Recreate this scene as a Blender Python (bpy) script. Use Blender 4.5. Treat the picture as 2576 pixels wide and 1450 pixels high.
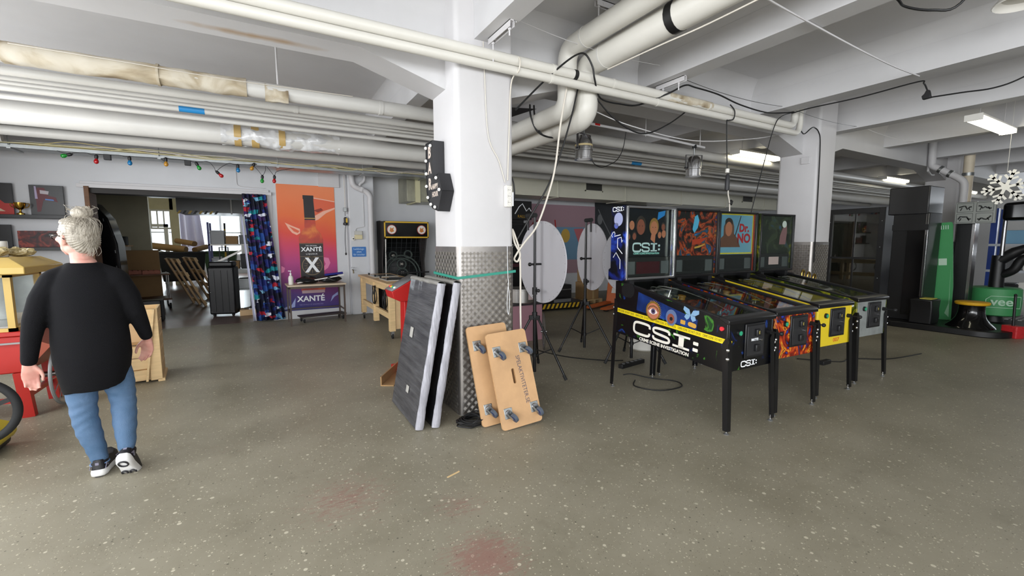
import bpy, bmesh, math, random
from math import sin, cos, pi, radians as rad
from mathutils import Vector as V, Matrix as MX, Euler, noise as mnoise
random.seed(7)
SC = bpy.context.scene
C = SC.collection
for o in list(bpy.data.objects): bpy.data.objects.remove(o)

# ---------------------------------------------------------------- camera, world, lights, exposure
cam = bpy.data.cameras.new('camera'); camo = bpy.data.objects.new('camera', cam); C.objects.link(camo)
YAW, PITCH, ROLL = rad(29.681), rad(5.94), rad(-0.147)
_F = V((sin(YAW)*cos(PITCH), cos(YAW)*cos(PITCH), -sin(PITCH)))
_R = V((cos(YAW), -sin(YAW), 0)); _U = _R.cross(_F)
R_ = _R*cos(ROLL)+_U*sin(ROLL); U_ = _U*cos(ROLL)-_R*sin(ROLL)
camo.matrix_world = MX(((R_.x, U_.x, -_F.x, 0), (R_.y, U_.y, -_F.y, 0), (R_.z, U_.z, -_F.z, 1.5), (0, 0, 0, 1)))
cam.sensor_width = 36; cam.lens = 1095.84/2576*36; cam.clip_start = .05; cam.clip_end = 200
SC.camera = camo
w = bpy.data.worlds.new('sky'); SC.world = w; w.use_nodes = True
w.node_tree.nodes['Background'].inputs[0].default_value = (.80, .90, 1, 1)
w.node_tree.nodes['Background'].inputs[1].default_value = 2.2
SC.view_settings.view_transform = 'Standard'; SC.view_settings.look = 'None'
SC.view_settings.gamma = 1; SC.view_settings.use_curve_mapping = False
SC.view_settings.exposure = -0.2
def area(name, loc, rot, sx, sy, power, col):
    l = bpy.data.lights.new(name, 'AREA'); l.shape = 'RECTANGLE'; l.size = sx; l.size_y = sy
    l.energy = power; l.color = col
    o = bpy.data.objects.new(name, l); o.location = loc; o.rotation_euler = rot; C.objects.link(o); return o
DAY = (.96, .98, 1)
# daylight entering by the windows behind the camera (openings in wall_back and wall_left)
WB = [(-2.7, 1.9), (-.3, 1.9), (2.1, 1.9), (4.5, 1.9)]
for i, (x, wd) in enumerate(WB):
    area('window_south_offscreen', (x, -6.02, 1.95), (rad(90), 0, 0), wd-.1, 2.0, (120, 115, 105, 100)[i], DAY)
WW = [(-4.4, 1.9), (-1.9, 1.9), (.9, 1.9), (3.4, 1.9), (6.0, 1.9)]
for y, wd in WW:
    area('window_west_offscreen', (-3.77, y, 1.95), (rad(90), 0, rad(-90)), 1.8, 2.0, {-4.4: 260, -1.9: 225, .9: 85, 3.4: 110, 6.0: 115}[y], DAY)
# windows of the workshop beyond the doorway, and of the far end of the hall
# (the two bright workshop windows are seen through the doorway)
area('window_workshop', (-5.6, 26.01, 2.0), (rad(-90), 0, 0), 4.2, 2.0, 300, (.85, .95, 1))
area('window_workshop', (-1.75, 26.01, 2.0), (rad(-90), 0, 0), 1.5, 2.0, 170, (.85, .95, 1))
area('window_east_offscreen', (21.02, 1.0, 1.95), (rad(90), 0, rad(90)), 4.0, 2.0, 150, (.9, .95, 1))

# ---------------------------------------------------------------- materials
def lin(h):
    if not isinstance(h, str): return tuple(h)
    h = h.lstrip('#'); r = []
    for i in (0, 2, 4):
        c = int(h[i:i+2], 16)/255; r.append(c/12.92 if c <= .04045 else ((c+.055)/1.055)**2.4)
    return tuple(r)
MATS = {}
def nodes_of(name):
    m = bpy.data.materials.new(name); m.use_nodes = True; nt = m.node_tree
    return m, nt, nt.nodes['Principled BSDF']
def N(nt, t, **kw):
    n = nt.nodes.new('ShaderNode'+t)
    for k, v in kw.items():
        if k.startswith('_'): setattr(n, k[1:], v)
        else:
            k2 = k.replace('__', ' ')
            n.inputs[int(k2[1:]) if k2[0] == 'i' and k2[1:].isdigit() else k2].default_value = v
    return n
def mat(name, col, rough=.55, metal=0, var=0, vs=4, bump=0, bs=60, emit=0, spec=.5, stretch=None, col2=None, coat=0):
    if name in MATS: return MATS[name]
    m, nt, b = nodes_of(name); c = lin(col)
    b.inputs['Base Color'].default_value = (*c, 1); b.inputs['Roughness'].default_value = rough
    b.inputs['Metallic'].default_value = metal; b.inputs['Specular IOR Level'].default_value = spec
    if coat: b.inputs['Coat Weight'].default_value = coat; b.inputs['Coat Roughness'].default_value = .08
    if emit: b.inputs['Emission Color'].default_value = (*c, 1); b.inputs['Emission Strength'].default_value = emit
    L = nt.links.new
    if var or bump:
        tc = N(nt, 'TexCoord'); src = tc.outputs['Object']
        if stretch:
            mp = N(nt, 'Mapping'); mp.inputs['Scale'].default_value = stretch; L(src, mp.inputs[0]); src = mp.outputs[0]
    if var:
        n = N(nt, 'TexNoise', Scale=vs, Detail=6.0, Roughness=.62); L(src, n.inputs['Vector'])
        r = N(nt, 'ValToRGB'); c2 = lin(col2) if col2 else tuple(x*(1-var) for x in c)
        r.color_ramp.elements[0].position = .32; r.color_ramp.elements[1].position = .68
        r.color_ramp.elements[0].color = (*c2, 1)
        r.color_ramp.elements[1].color = (*(c if col2 else tuple(min(1, x*(1+var*.5)) for x in c)), 1)
        L(n.outputs['Fac'], r.inputs[0]); L(r.outputs[0], b.inputs['Base Color'])
    if bump:
        n2 = N(nt, 'TexNoise', Scale=bs, Detail=4.0); L(src, n2.inputs['Vector'])
        bp = N(nt, 'Bump', Strength=bump, Distance=.01); L(n2.outputs['Fac'], bp.inputs['Height']); L(bp.outputs[0], b.inputs['Normal'])
    MATS[name] = m; return m
def ramp(r, stops):
    e = r.color_ramp.elements
    while len(e) > 1: e.remove(e[-1])
    e[0].position = stops[0][0]; e[0].color = (*lin(stops[0][1]), 1)
    for p, c in stops[1:]:
        x = e.new(p); x.color = (*lin(c), 1)
def artmat(name, stops, scale=6, dist=1.5, rough=.35, kind='noise', stretch=(1, 1, 1), off=(0, 0, 0), detail=5.0, interp='LINEAR'):
    """printed artwork: colour bands driven by distorted noise / voronoi in object space"""
    if name in MATS: return MATS[name]
    m, nt, b = nodes_of(name); L = nt.links.new
    tc = N(nt, 'TexCoord'); mp = N(nt, 'Mapping'); mp.inputs['Scale'].default_value = stretch; mp.inputs['Location'].default_value = off
    L(tc.outputs['Object'], mp.inputs[0])
    n = N(nt, 'TexNoise', Scale=scale, Detail=detail, Distortion=dist)
    L(mp.outputs[0], n.inputs['Vector']); f = n.outputs['Fac']
    if kind == 'vor':
        vv = N(nt, 'TexVoronoi', Scale=scale*1.5); mx = N(nt, 'VectorMath', _operation='ADD')
        L(mp.outputs[0], mx.inputs[0]); L(n.outputs['Color'], mx.inputs[1]); L(mx.outputs[0], vv.inputs['Vector'])
        sp = N(nt, 'SeparateColor'); L(vv.outputs['Color'], sp.inputs[0]); f = sp.outputs[0]
    r = N(nt, 'ValToRGB'); r.color_ramp.interpolation = interp; ramp(r, stops); L(f, r.inputs[0]); L(r.outputs[0], b.inputs['Base Color'])
    b.inputs['Roughness'].default_value = rough
    MATS[name] = m; return m
def glassmat(name, tint='#ffffff', gl=.12, rough=.02):
    if name in MATS: return MATS[name]
    m, nt, b = nodes_of(name); L = nt.links.new; nt.nodes.remove(b)
    t = N(nt, 'BsdfTransparent'); t.inputs[0].default_value = (*lin(tint), 1)
    g = N(nt, 'BsdfGlossy'); g.inputs['Roughness'].default_value = rough
    fr = N(nt, 'LayerWeight'); pw = N(nt, 'Math', _operation='POWER', i1=4.5); L(fr.outputs['Facing'], pw.inputs[0])
    ad = N(nt, 'Math', _operation='MULTIPLY_ADD', i1=.85, i2=gl*.3+.02); L(pw.outputs[0], ad.inputs[0])
    mx = N(nt, 'MixShader'); L(ad.outputs[0], mx.inputs[0]); L(t.outputs[0], mx.inputs[1]); L(g.outputs[0], mx.inputs[2])
    L(mx.outputs[0], nt.nodes['Material Output'].inputs[0]); MATS[name] = m; return m

# ---------------------------------------------------------------- geometry builder
class G:
    def __init__(s): s.v = []; s.f = []
    def add(s, vs, fs, M=None):
        n = len(s.v)
        s.v += [tuple(M @ V(p)) for p in vs] if M else [tuple(p) for p in vs]
        s.f += [tuple(i+n for i in f) for f in fs]; return s
    def box(s, x0, x1, y0, y1, z0, z1, M=None):
        return s.add([(x0, y0, z0), (x1, y0, z0), (x1, y1, z0), (x0, y1, z0), (x0, y0, z1), (x1, y0, z1), (x1, y1, z1), (x0, y1, z1)],
                     [(0, 3, 2, 1), (4, 5, 6, 7), (0, 1, 5, 4), (1, 2, 6, 5), (2, 3, 7, 6), (3, 0, 4, 7)], M)
    def cb(s, c, d, M=None):
        return s.box(c[0]-d[0]/2, c[0]+d[0]/2, c[1]-d[1]/2, c[1]+d[1]/2, c[2]-d[2]/2, c[2]+d[2]/2, M)
    def cyl(s, p0, p1, r, r2=None, n=12, M=None):
        return s.tube([p0, p1], [r, r if r2 is None else r2], n, M=M)
    def tube(s, pts, r, n=8, M=None, cap=True, closed=False):
        P = [V(p) for p in pts]; k = len(P); rr = r if isinstance(r, (list, tuple)) else [r]*k
        if closed: T = [(P[(i+1) % k]-P[i-1]).normalized() for i in range(k)]
        else: T = [((P[min(i+1, k-1)]-P[max(i-1, 0)]).normalized()) for i in range(k)]
        up = V((0, 0, 1)) if abs(T[0].z) < .9 else V((1, 0, 0))
        a = T[0].cross(up).normalized(); vs = []; fs = []
        for i in range(k):
            a = (a-T[i]*a.dot(T[i])).normalized(); b = T[i].cross(a)
            for j in range(n):
                t = 2*pi*j/n; vs.append(P[i]+(a*cos(t)+b*sin(t))*rr[i])
        for i in range(k if closed else k-1):
            i2 = (i+1) % k
            for j in range(n):
                fs.append((i*n+j, i2*n+j, i2*n+(j+1) % n, i*n+(j+1) % n))
        if cap and not closed:
            fs.append(tuple(range(n))); fs.append(tuple((k-1)*n+j for j in reversed(range(n))))
        return s.add(vs, fs, M)
    def bar(s, p0, p1, a, b, up=(0, 0, 1), M=None):
        """rectangular bar, width a sideways, b along up"""
        p0, p1, up = V(p0), V(p1), V(up); t = (p1-p0).normalized()
        sd = t.cross(up).normalized(); u = sd.cross(t)
        vs = [p+sd*i*a/2+u*j*b/2 for p in (p0, p1) for i, j in ((-1, -1), (1, -1), (1, 1), (-1, 1))]
        return s.add(vs, [(0, 1, 2, 3), (7, 6, 5, 4), (0, 4, 5, 1), (1, 5, 6, 2), (2, 6, 7, 3), (3, 7, 4, 0)], M)
    def lathe(s, prof, c=(0, 0, 0), n=24, M=None):
        vs = []; fs = []; k = len(prof)
        for r, z in prof:
            for j in range(n):
                t = 2*pi*j/n; vs.append((c[0]+r*cos(t), c[1]+r*sin(t), c[2]+z))
        for i in range(k-1):
            for j in range(n):
                fs.append((i*n+j, i*n+(j+1) % n, (i+1)*n+(j+1) % n, (i+1)*n+j))
        fs.append(tuple(reversed(range(n)))); fs.append(tuple((k-1)*n+j for j in range(n)))
        return s.add(vs, fs, M)
    def prism(s, poly, h0, h1, ax='z', M=None):
        n = len(poly)
        f = {'z': lambda a, b, h: (a, b, h), 'y': lambda a, b, h: (a, h, b), 'x': lambda a, b, h: (h, a, b)}[ax]
        vs = [f(a, b, h0) for a, b in poly]+[f(a, b, h1) for a, b in poly]
        fs = [tuple(reversed(range(n))), tuple(range(n, 2*n))]+[(i, (i+1) % n, n+(i+1) % n, n+i) for i in range(n)]
        return s.add(vs, fs, M)
    def loft(s, rings, cap=True, M=None):
        n = len(rings[0]); vs = [p for r in rings for p in r]; fs = []
        for i in range(len(rings)-1):
            for j in range(n):
                fs.append((i*n+j, i*n+(j+1) % n, (i+1)*n+(j+1) % n, (i+1)*n+j))
        if cap: fs.append(tuple(reversed(range(n)))); fs.append(tuple((len(rings)-1)*n+j for j in range(n)))
        return s.add(vs, fs, M)
    def sph(s, c, r, n=16, m=10, M=None):
        r = r if isinstance(r, (tuple, list)) else (r, r, r)
        rings = []
        for i in range(m+1):
            t = -pi/2+pi*i/m; q = max(.002, cos(t))
            rings.append([(c[0]+r[0]*q*cos(2*pi*j/n), c[1]+r[1]*q*sin(2*pi*j/n), c[2]+r[2]*sin(t)) for j in range(n)])
        return s.loft(rings, M=M)
    def sheet(s, fn, nu, nv, M=None):
        vs = [fn(i/nu, j/nv) for i in range(nu+1) for j in range(nv+1)]
        fs = [(i*(nv+1)+j, (i+1)*(nv+1)+j, (i+1)*(nv+1)+j+1, i*(nv+1)+j+1) for i in range(nu) for j in range(nv)]
        return s.add(vs, fs, M)
    def build(s, name, m, parent=None, bev=0, smooth=True, ang=40, thick=0, sub=0, seg=2):
        me = bpy.data.meshes.new(name); me.from_pydata(s.v, [], s.f); me.update()
        bm = bmesh.new(); bm.from_mesh(me); bmesh.ops.recalc_face_normals(bm, faces=bm.faces); bm.to_mesh(me); bm.free()
        if smooth: me.shade_smooth(); me.set_sharp_from_angle(angle=rad(ang))
        me.materials.append(m if not isinstance(m, str) else MATS[m])
        o = bpy.data.objects.new(name, me); C.objects.link(o); o.parent = parent
        if thick: md = o.modifiers.new('thick', 'SOLIDIFY'); md.thickness = thick; md.offset = 0
        if bev: md = o.modifiers.new('bevel', 'BEVEL'); md.width = bev; md.segments = seg; md.limit_method = 'ANGLE'; md.angle_limit = rad(40)
        if sub: md = o.modifiers.new('sub', 'SUBSURF'); md.levels = sub; md.render_levels = sub
        return o
def bake(o):
    """replace the object's mesh by its modified mesh"""
    dg = bpy.context.evaluated_depsgraph_get(); dg.update()
    me = bpy.data.meshes.new_from_object(o.evaluated_get(dg)); o.modifiers.clear(); o.data = me; return o
def thing(name, label, cat, loc=(0, 0, 0), rz=0, group=None):
    o = bpy.data.objects.new(name, None); C.objects.link(o); o.location = loc; o.rotation_euler = (0, 0, rz)
    o.empty_display_size = .1; return tag(o, label, cat, group)
def tag(o, label, cat, group=None, kind=None):
    o['label'] = label; o['category'] = cat
    if group: o['group'] = group
    if kind: o['kind'] = kind
    return o
def struct(o, label=None):
    o['kind'] = 'structure'
    if label: o['label'] = label
    return o
def dup(o, parent=None, **kw):
    c = o.copy(); C.objects.link(c); c.parent = parent
    for ch in list(o.children): dup(ch, c)
    for k, v in kw.items(): setattr(c, k, v)
    return c
def spline(pts, n=6, closed=False):
    P = [V(p) for p in pts]; k = len(P); out = []
    for i in range(k if closed else k-1):
        g = (lambda q: P[q % k]) if closed else (lambda q: P[max(0, min(k-1, q))])
        a, b, c, d = g(i-1), g(i), g(i+1), g(i+2)
        for j in range(n):
            t = j/n; out.append(.5*((2*b)+(c-a)*t+(2*a-5*b+4*c-d)*t*t+(3*b-a-3*c+d)*t**3))
    if not closed: out.append(P[-1])
    return out
def sag(p0, p1, d, n=12):
    p0, p1 = V(p0), V(p1)
    return [p0.lerp(p1, i/n)+V((0, 0, -4*d*(i/n)*(1-i/n))) for i in range(n+1)]
def text(s, size, m, parent=None, M=None, ex=.0008, align='CENTER', name='lettering', sx=1, bold=0, spacing=1):
    cu = bpy.data.curves.new('t', 'FONT'); cu.body = s; cu.size = size; cu.extrude = ex; cu.align_x = align; cu.align_y = 'CENTER'
    cu.offset = bold; cu.space_character = spacing; cu.resolution_u = 3
    t = bpy.data.objects.new('t', cu); C.objects.link(t)
    dg = bpy.context.evaluated_depsgraph_get(); dg.update(); me = bpy.data.meshes.new_from_object(t.evaluated_get(dg))
    bpy.data.objects.remove(t); me.transform(MX.Diagonal((sx, 1, 1, 1)))
    if M: me.transform(M)
    me.materials.clear(); me.materials.append(MATS[m] if isinstance(m, str) else m); me.name = name
    o = bpy.data.objects.new(name, me); C.objects.link(o); o.parent = parent; return o
def FR(o, x, y):
    """matrix whose local x,y are the given directions, origin o"""
    x, y = V(x).normalized(), V(y).normalized(); z = x.cross(y); o = V(o)
    return MX(((x.x, y.x, z.x, o.x), (x.y, y.y, z.y, o.y), (x.z, y.z, z.z, o.z), (0, 0, 0, 1)))
RX = (1, 0, 0); RY = (0, 1, 0); RZ = (0, 0, 1); NX = (-1, 0, 0); NY = (0, -1, 0); NZ = (0, 0, -1)
def T(x, y, z): return MX.Translation((x, y, z))
def RM(ax, deg): return MX.Rotation(rad(deg), 4, ax)
def circ(r, n=24, c=(0, 0), ry=None, a0=0, a1=360):
    full = abs(a1-a0) >= 360
    return [(c[0]+r*cos(rad(a0+(a1-a0)*i/(n if full else n-1))), c[1]+(ry or r)*sin(rad(a0+(a1-a0)*i/(n if full else n-1)))) for i in range(n)]
def rrect(w, h, r, n=4, c=(0, 0)):
    o = []
    for sx, sy, a in ((1, 1, 0), (-1, 1, 90), (-1, -1, 180), (1, -1, 270)):
        for i in range(n+1):
            t = rad(a+90*i/n); o.append((c[0]+sx*(w/2-r)+r*cos(t), c[1]+sy*(h/2-r)+r*sin(t)))
    return o
# common materials
white = mat('white_paint', '#d0cecf', .5, var=.05, vs=1.3, bump=.06, bs=25)
ceilm = mat('ceiling_paint', '#cdcccd', .6, var=.07, vs=.8, bump=.05, bs=18)
pipem = mat('pipe_paint', '#d6d4cf', .4, var=.06, vs=2.0)
pipec = mat('cream_pipe_paint', '#dad7cf', .38, var=.05, vs=2.0)
wallm = mat('wall_paint', '#d2d3d6', .6, var=.05, vs=1.0, bump=.05, bs=20)
black = mat('black_plastic', '#141416', .45)
blackm = mat('black_metal', '#101012', .32, bump=.03, bs=200)
blackg = mat('black_gloss', '#0b0b0c', .12)
blackf = mat('black_fabric', '#121216', .9, bump=.25, bs=300)
rubber = mat('rubber', '#1b1c1d', .75)
chrome = mat('chrome', '#d8d8da', .16, 1)
steel = mat('steel', '#9c9c9e', .32, 1, var=.1, vs=8)
galv = mat('galvanised_steel', '#a3a6a6', .38, .9, var=.14, vs=6)
alu = mat('aluminium', '#b4b1ae', .3, .95, var=.1, vs=5)
grey = mat('grey_plastic', '#6f7072', .5)
offw = mat('off_white_plastic', '#e4e1da', .4)
redp = mat('red_paint', '#b81d1a', .4, var=.08)
wood = mat('plywood', '#d6b487', .55, var=.12, vs=3, stretch=(1, 6, 1), bump=.04)
pine = mat('pine_wood', '#dcbd8c', .6, var=.16, vs=3.2, stretch=(1, 1, 9), bump=.06)
dwood = mat('brown_wood', '#6f4a2c', .6, var=.25, vs=4, stretch=(1, 1, 8))
card = mat('cardboard', '#a6845a', .8, var=.08)
cablek = mat('black_cable', '#151516', .5)
cablew = mat('white_cable', '#d9d2c6', .5)
glass = glassmat('clear_glass')
# ================================================================ SETTING
def floor_mat():
    m, nt, b = nodes_of('hall_floor'); L = nt.links.new
    tc = N(nt, 'TexCoord'); P = tc.outputs['Object']
    n1 = N(nt, 'TexNoise', Scale=1.1, Detail=8.0, Roughness=.65); L(P, n1.inputs['Vector'])
    r1 = N(nt, 'ValToRGB'); ramp(r1, [(.3, '#7d7766'), (.5, '#8b8574'), (.72, '#96907f')]); L(n1.outputs['Fac'], r1.inputs[0])
    col = r1.outputs[0]
    def mix(fac, c, base):
        x = N(nt, 'MixRGB'); x.inputs[2].default_value = (*lin(c), 1); L(fac, x.inputs[0]); L(base, x.inputs[1]); return x.outputs[0]
    def thr(sock, lo, hi):
        q = N(nt, 'MapRange'); q.inputs[1].default_value = lo; q.inputs[2].default_value = hi; L(sock, q.inputs[0]); return q.outputs[0]
    def mul(a, c):
        q = N(nt, 'Math', _operation='MULTIPLY'); L(a, q.inputs[0])
        if isinstance(c, float): q.inputs[1].default_value = c
        else: L(c, q.inputs[1])
        return q.outputs[0]
    wn = N(nt, 'TexNoise', Scale=9.0, Detail=3.0); L(P, wn.inputs['Vector'])
    for sc, keep, size, c, off in ((30, .78, .33, '#bfb8a4', 0), (55, .70, .30, '#bfb7a1', 3), (46, .80, .26, '#5d594d', 7), (95, .66, .32, '#b3ab96', 5), (120, .7, .3, '#6a6454', 2)):
        mp = N(nt, 'Mapping'); mp.inputs['Location'].default_value = (off, off*.7, 0); L(P, mp.inputs[0])
        v = N(nt, 'TexVoronoi', Scale=float(sc), Randomness=1.0); L(mp.outputs[0], v.inputs['Vector'])
        sp = N(nt, 'SeparateColor'); L(v.outputs['Color'], sp.inputs[0])
        a = thr(sp.outputs[0], keep, keep+.02)
        sz = mul(sp.outputs[1], size); df = N(nt, 'Math', _operation='SUBTRACT'); L(sz, df.inputs[0]); L(v.outputs['Distance'], df.inputs[1])
        col = mix(mul(a, thr(df.outputs[0], -.03, .03)), c, col)
    # worn spots where an older red paint shows: a few places along the walkway
    sep = N(nt, 'SeparateXYZ'); L(P, sep.inputs[0]); tot = None
    for cx, cy, rr, am in ((.85, 1.75, .45, 1.0), (.35, 2.6, .8, .75), (-.35, 3.7, .9, .5), (.35, 5.2, .8, .5), (-.9, 7.6, 1.4, .6), (.9, 2.2, .5, .7), (1.9, 2.2, .3, .4), (-1.0, 2.4, .5, .3), (3.6, 2.8, .6, .35)):
        dv = N(nt, 'VectorMath', _operation='DISTANCE'); dv.inputs[1].default_value = (cx, cy, 0); L(P, dv.inputs[0])
        k = mul(thr(dv.outputs['Value'], rr, 0), float(am))
        if tot is None: tot = k
        else:
            q = N(nt, 'Math', _operation='MAXIMUM'); L(tot, q.inputs[0]); L(k, q.inputs[1]); tot = q.outputs[0]
    mp = N(nt, 'Mapping'); mp.inputs['Scale'].default_value = (1, 3.0, 1); mp.inputs['Rotation'].default_value = (0, 0, rad(20)); L(P, mp.inputs[0])
    n2 = N(nt, 'TexNoise', Scale=15.0, Detail=14.0, Roughness=.92); L(mp.outputs[0], n2.inputs['Vector'])
    sm = N(nt, 'Math', _operation='MULTIPLY_ADD', i1=.30, i2=-.115); L(tot, sm.inputs[0])
    ad = N(nt, 'Math', _operation='ADD'); L(sm.outputs[0], ad.inputs[0]); L(n2.outputs['Fac'], ad.inputs[1])
    col = mix(mul(thr(ad.outputs[0], .565, .625), .62), '#8a5a54', col)
    n3 = N(nt, 'TexNoise', Scale=2.6, Detail=10.0, Roughness=.75); L(P, n3.inputs['Vector'])
    col = mix(mul(thr(n3.outputs['Fac'], .56, .72), .35), '#625c4e', col)
    L(col, b.inputs['Base Color'])
    rr = N(nt, 'MapRange'); rr.inputs[3].default_value = .34; rr.inputs[4].default_value = .6; L(n1.outputs['Fac'], rr.inputs[0]); L(rr.outputs[0], b.inputs['Roughness'])
    bp = N(nt, 'Bump', Strength=.08, Distance=.004); L(wn.outputs['Fac'], bp.inputs['Height']); L(bp.outputs[0], b.inputs['Normal'])
    b.inputs['Specular IOR Level'].default_value = .4
    MATS['hall_floor'] = m; return m
struct(G().box(-3.9, 21, -6.2, 9.62, -.2, 0).build('floor', floor_mat()), 'worn olive grey speckled concrete floor with reddish scuffs')
struct(G().box(2.09, 21, 9.62, 10.6, -.2, 0).build('floor', MATS['hall_floor']), 'strip of concrete floor behind the pinball hall pier')
room2f = mat('workshop_floor', '#6d655e', .3, var=.3, vs=1.6, col2='#6b4a44', bump=.04)
struct(G().box(-9, 2.09, 9.62, 26.2, -.2, 0).build('floor', room2f), 'dark reddish workshop floor beyond the doorway')

# walls
g = G(); g.box(-3.75, -2.39, 9.6, 9.85, 0, 3.7); g.box(.12, 1.57, 9.6, 9.85, 0, 3.7); g.box(-2.39, .12, 9.6, 9.85, 2.42, 3.7)
wn = struct(g.build('wall_north', wallm), 'white painted wall with the wide workshop doorway')
g = G(); g.box(1.57, 2.09, 9.5, 10.6, 0, 3.7); struct(g.build('wall_pier', wallm, bev=.02), 'white wall pier carrying the blue sign and drain pipe')
struct(G().box(2.09, 4.5, 9.92, 10.45, 0, 3.7).build('wall_north_recess', wallm), 'shallow recessed white wall behind the ball-rolling machine')
struct(G().box(2.09, 21, 10.4, 10.6, 0, 3.7).build('wall_northeast', wallm), 'recessed white back wall behind the arcade machines')
# wall_west has two window openings (y -4.4, -1.9), wall_south six
def wall_with_windows(name, horiz, a0, a1, t0, t1, wins, z0, z1, H, label):
    """solid wall from a0..a1 with rectangular openings"""
    g = G(); cur = a0
    def bx(p, q, lo, hi):
        if horiz: g.box(p, q, t0, t1, lo, hi)
        else: g.box(t0, t1, p, q, lo, hi)
    for c, wd in wins:
        bx(cur, c-wd/2, 0, H); bx(c-wd/2, c+wd/2, 0, z0); bx(c-wd/2, c+wd/2, z1, H); cur = c+wd/2
    bx(cur, a1, 0, H); return struct(g.build(name, wallm), label)
wall_with_windows('wall_south', True, -3.95, 21.2, -6.2, -6.0, [(a, b) for a, b in WB], .9, 3.0, 3.7, 'white wall with tall windows opposite the column')
wall_with_windows('wall_west', False, -6.2, 9.85, -3.95, -3.75, WW, .9, 3.0, 3.7, 'white side wall beside the popcorn cart')
wall_with_windows('wall_east', False, -6.2, 10.6, 21, 21.2, [(1.0, 4.4)], .9, 3.0, 3.7, 'far white wall with a window')
frame = mat('window_frame', '#e8e8e6', .4)
k = 0
def window(horiz, c, wd, t, z0=.9, z1=3.0):
    global k; k += 1
    g = G(); M = T(c, t, 0) if horiz else T(t, c, 0) @ RM('Z', 90)
    h = wd/2
    for a, b in ((-h, -h+.06), (h-.06, h), (-.03, .03)): g.box(a, b, -.04, .04, z0, z1, M)
    for a, b in ((z0, z0+.06), (z1-.06, z1), (2.2, 2.25)): g.box(-h, h, -.04, .04, a, b, M)
    o = struct(g.build('window_%d' % k, frame), 'white framed window')
    for a, b in ((-h+.06, -.03), (.03, h-.06)):
        for p, q in ((z0+.06, 2.2), (2.25, z1-.06)): G().box(a, b, -.004, .004, p, q, M).build('pane', glass, o)
for x, wd in WB: window(True, x, wd, -6.1)
for y, wd in WW: window(False, y, wd, -3.85)
window(False, 1.0, 4.4, 21.1)

# ceiling slab, girders with haunches, secondary beams with coved joints
struct(G().box(-3.95, 21.2, -6.2, 10.6, 3.55, 3.75).build('ceiling', ceilm), 'white painted concrete ceiling slab')
COLX = [(-4.2, -3.66), (1.414, 1.955), (7.01, 7.50), (12.6, 13.1), (18.2, 18.7)]
def cove(g, ax, a0, a1, pos, sgn, r, zt=3.55):
    """concave fillet between slab and the face of a beam"""
    pts = [(0, 0), (0, -r)]+[(sgn*(r-r*cos(t)), -r+r*sin(t)) for t in [i*pi/2/8 for i in range(9)]]
    poly = [(pos+p, zt+.005+q) for p, q in pts]
    g.prism(poly, a0, a1, 'y' if ax == 'y' else 'x')
def girder_mat():
    """ceiling paint with the old brown water stain on the underside left of the column"""
    m = ceilm.copy(); m.name = 'girder_paint'; nt = m.node_tree; b = nt.nodes['Principled BSDF']; L = nt.links.new
    tc = N(nt, 'TexCoord'); mp = N(nt, 'Mapping'); mp.inputs['Location'].default_value = (-.05/.55, -3.80/.06, -2.99/.1); mp.inputs['Scale'].default_value = (1/.55, 1/.06, 10); L(tc.outputs['Object'], mp.inputs[0])
    ln = N(nt, 'VectorMath', _operation='LENGTH'); L(mp.outputs[0], ln.inputs[0]); n = N(nt, 'TexNoise', Scale=6.0, Detail=6.0); L(tc.outputs['Object'], n.inputs['Vector'])
    a = N(nt, 'Math', _operation='ADD'); L(ln.outputs['Value'], a.inputs[0]); L(n.outputs['Fac'], a.inputs[1])
    r = N(nt, 'MapRange'); r.inputs[1].default_value = 1.5; r.inputs[2].default_value = .7; r.inputs[4].default_value = .8; L(a.outputs[0], r.inputs[0])
    old = b.inputs['Base Color'].links[0].from_socket; mx = N(nt, 'MixRGB'); mx.inputs[2].default_value = (*lin('#a98a63'), 1); L(r.outputs[0], mx.inputs[0]); L(old, mx.inputs[1]); L(mx.outputs[0], b.inputs['Base Color'])
    return m
prof = [(-3.9, 3.6), (-3.9, 2.99)]
for a, b in COLX[1:]: prof += [(a-.68, 2.99), (a+.02, 2.785), (b-.02, 2.785), (b+.68, 2.99)]
prof += [(21.1, 2.99), (21.1, 3.6)]
g = G().prism(prof, 3.61, 3.93, 'y')
cove(g, 'x', -3.9, 21, 3.93, 1, .28); cove(g, 'x', -3.9, 21, 3.61, -1, .2)
struct(g.build('ceiling_girder', girder_mat(), ang=25), 'white concrete girder with sloped haunches at the columns')
g = G().box(-3.9, 21, 7.6, 7.9, 3.12, 3.6); cove(g, 'x', -3.9, 21, 7.6, -1, .43)
struct(g.build('ceiling_girder', ceilm, ang=25), 'coved concrete beam above the pipe rack')
for x0, x1 in ((-.47, -.28), (1.585, 1.765), (3.635, 3.85), (5.69, 5.915), (7.6, 7.82), (9.6, 9.82), (11.65, 11.87), (13.7, 13.9), (15.75, 15.95)):
    g = G()
    for a, b in ((-6.1, 3.62), (3.92, 10.45)):
        if a > 3 and x0 < 1: continue
        g.box(x0, x1, a, b, 3.15, 3.6); cove(g, 'y', a, b, x1, 1, .16); cove(g, 'y', a, b, x0, -1, .16)
    struct(g.build('ceiling_beam', ceilm, bev=.012, ang=25), 'white concrete ceiling beam')
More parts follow.
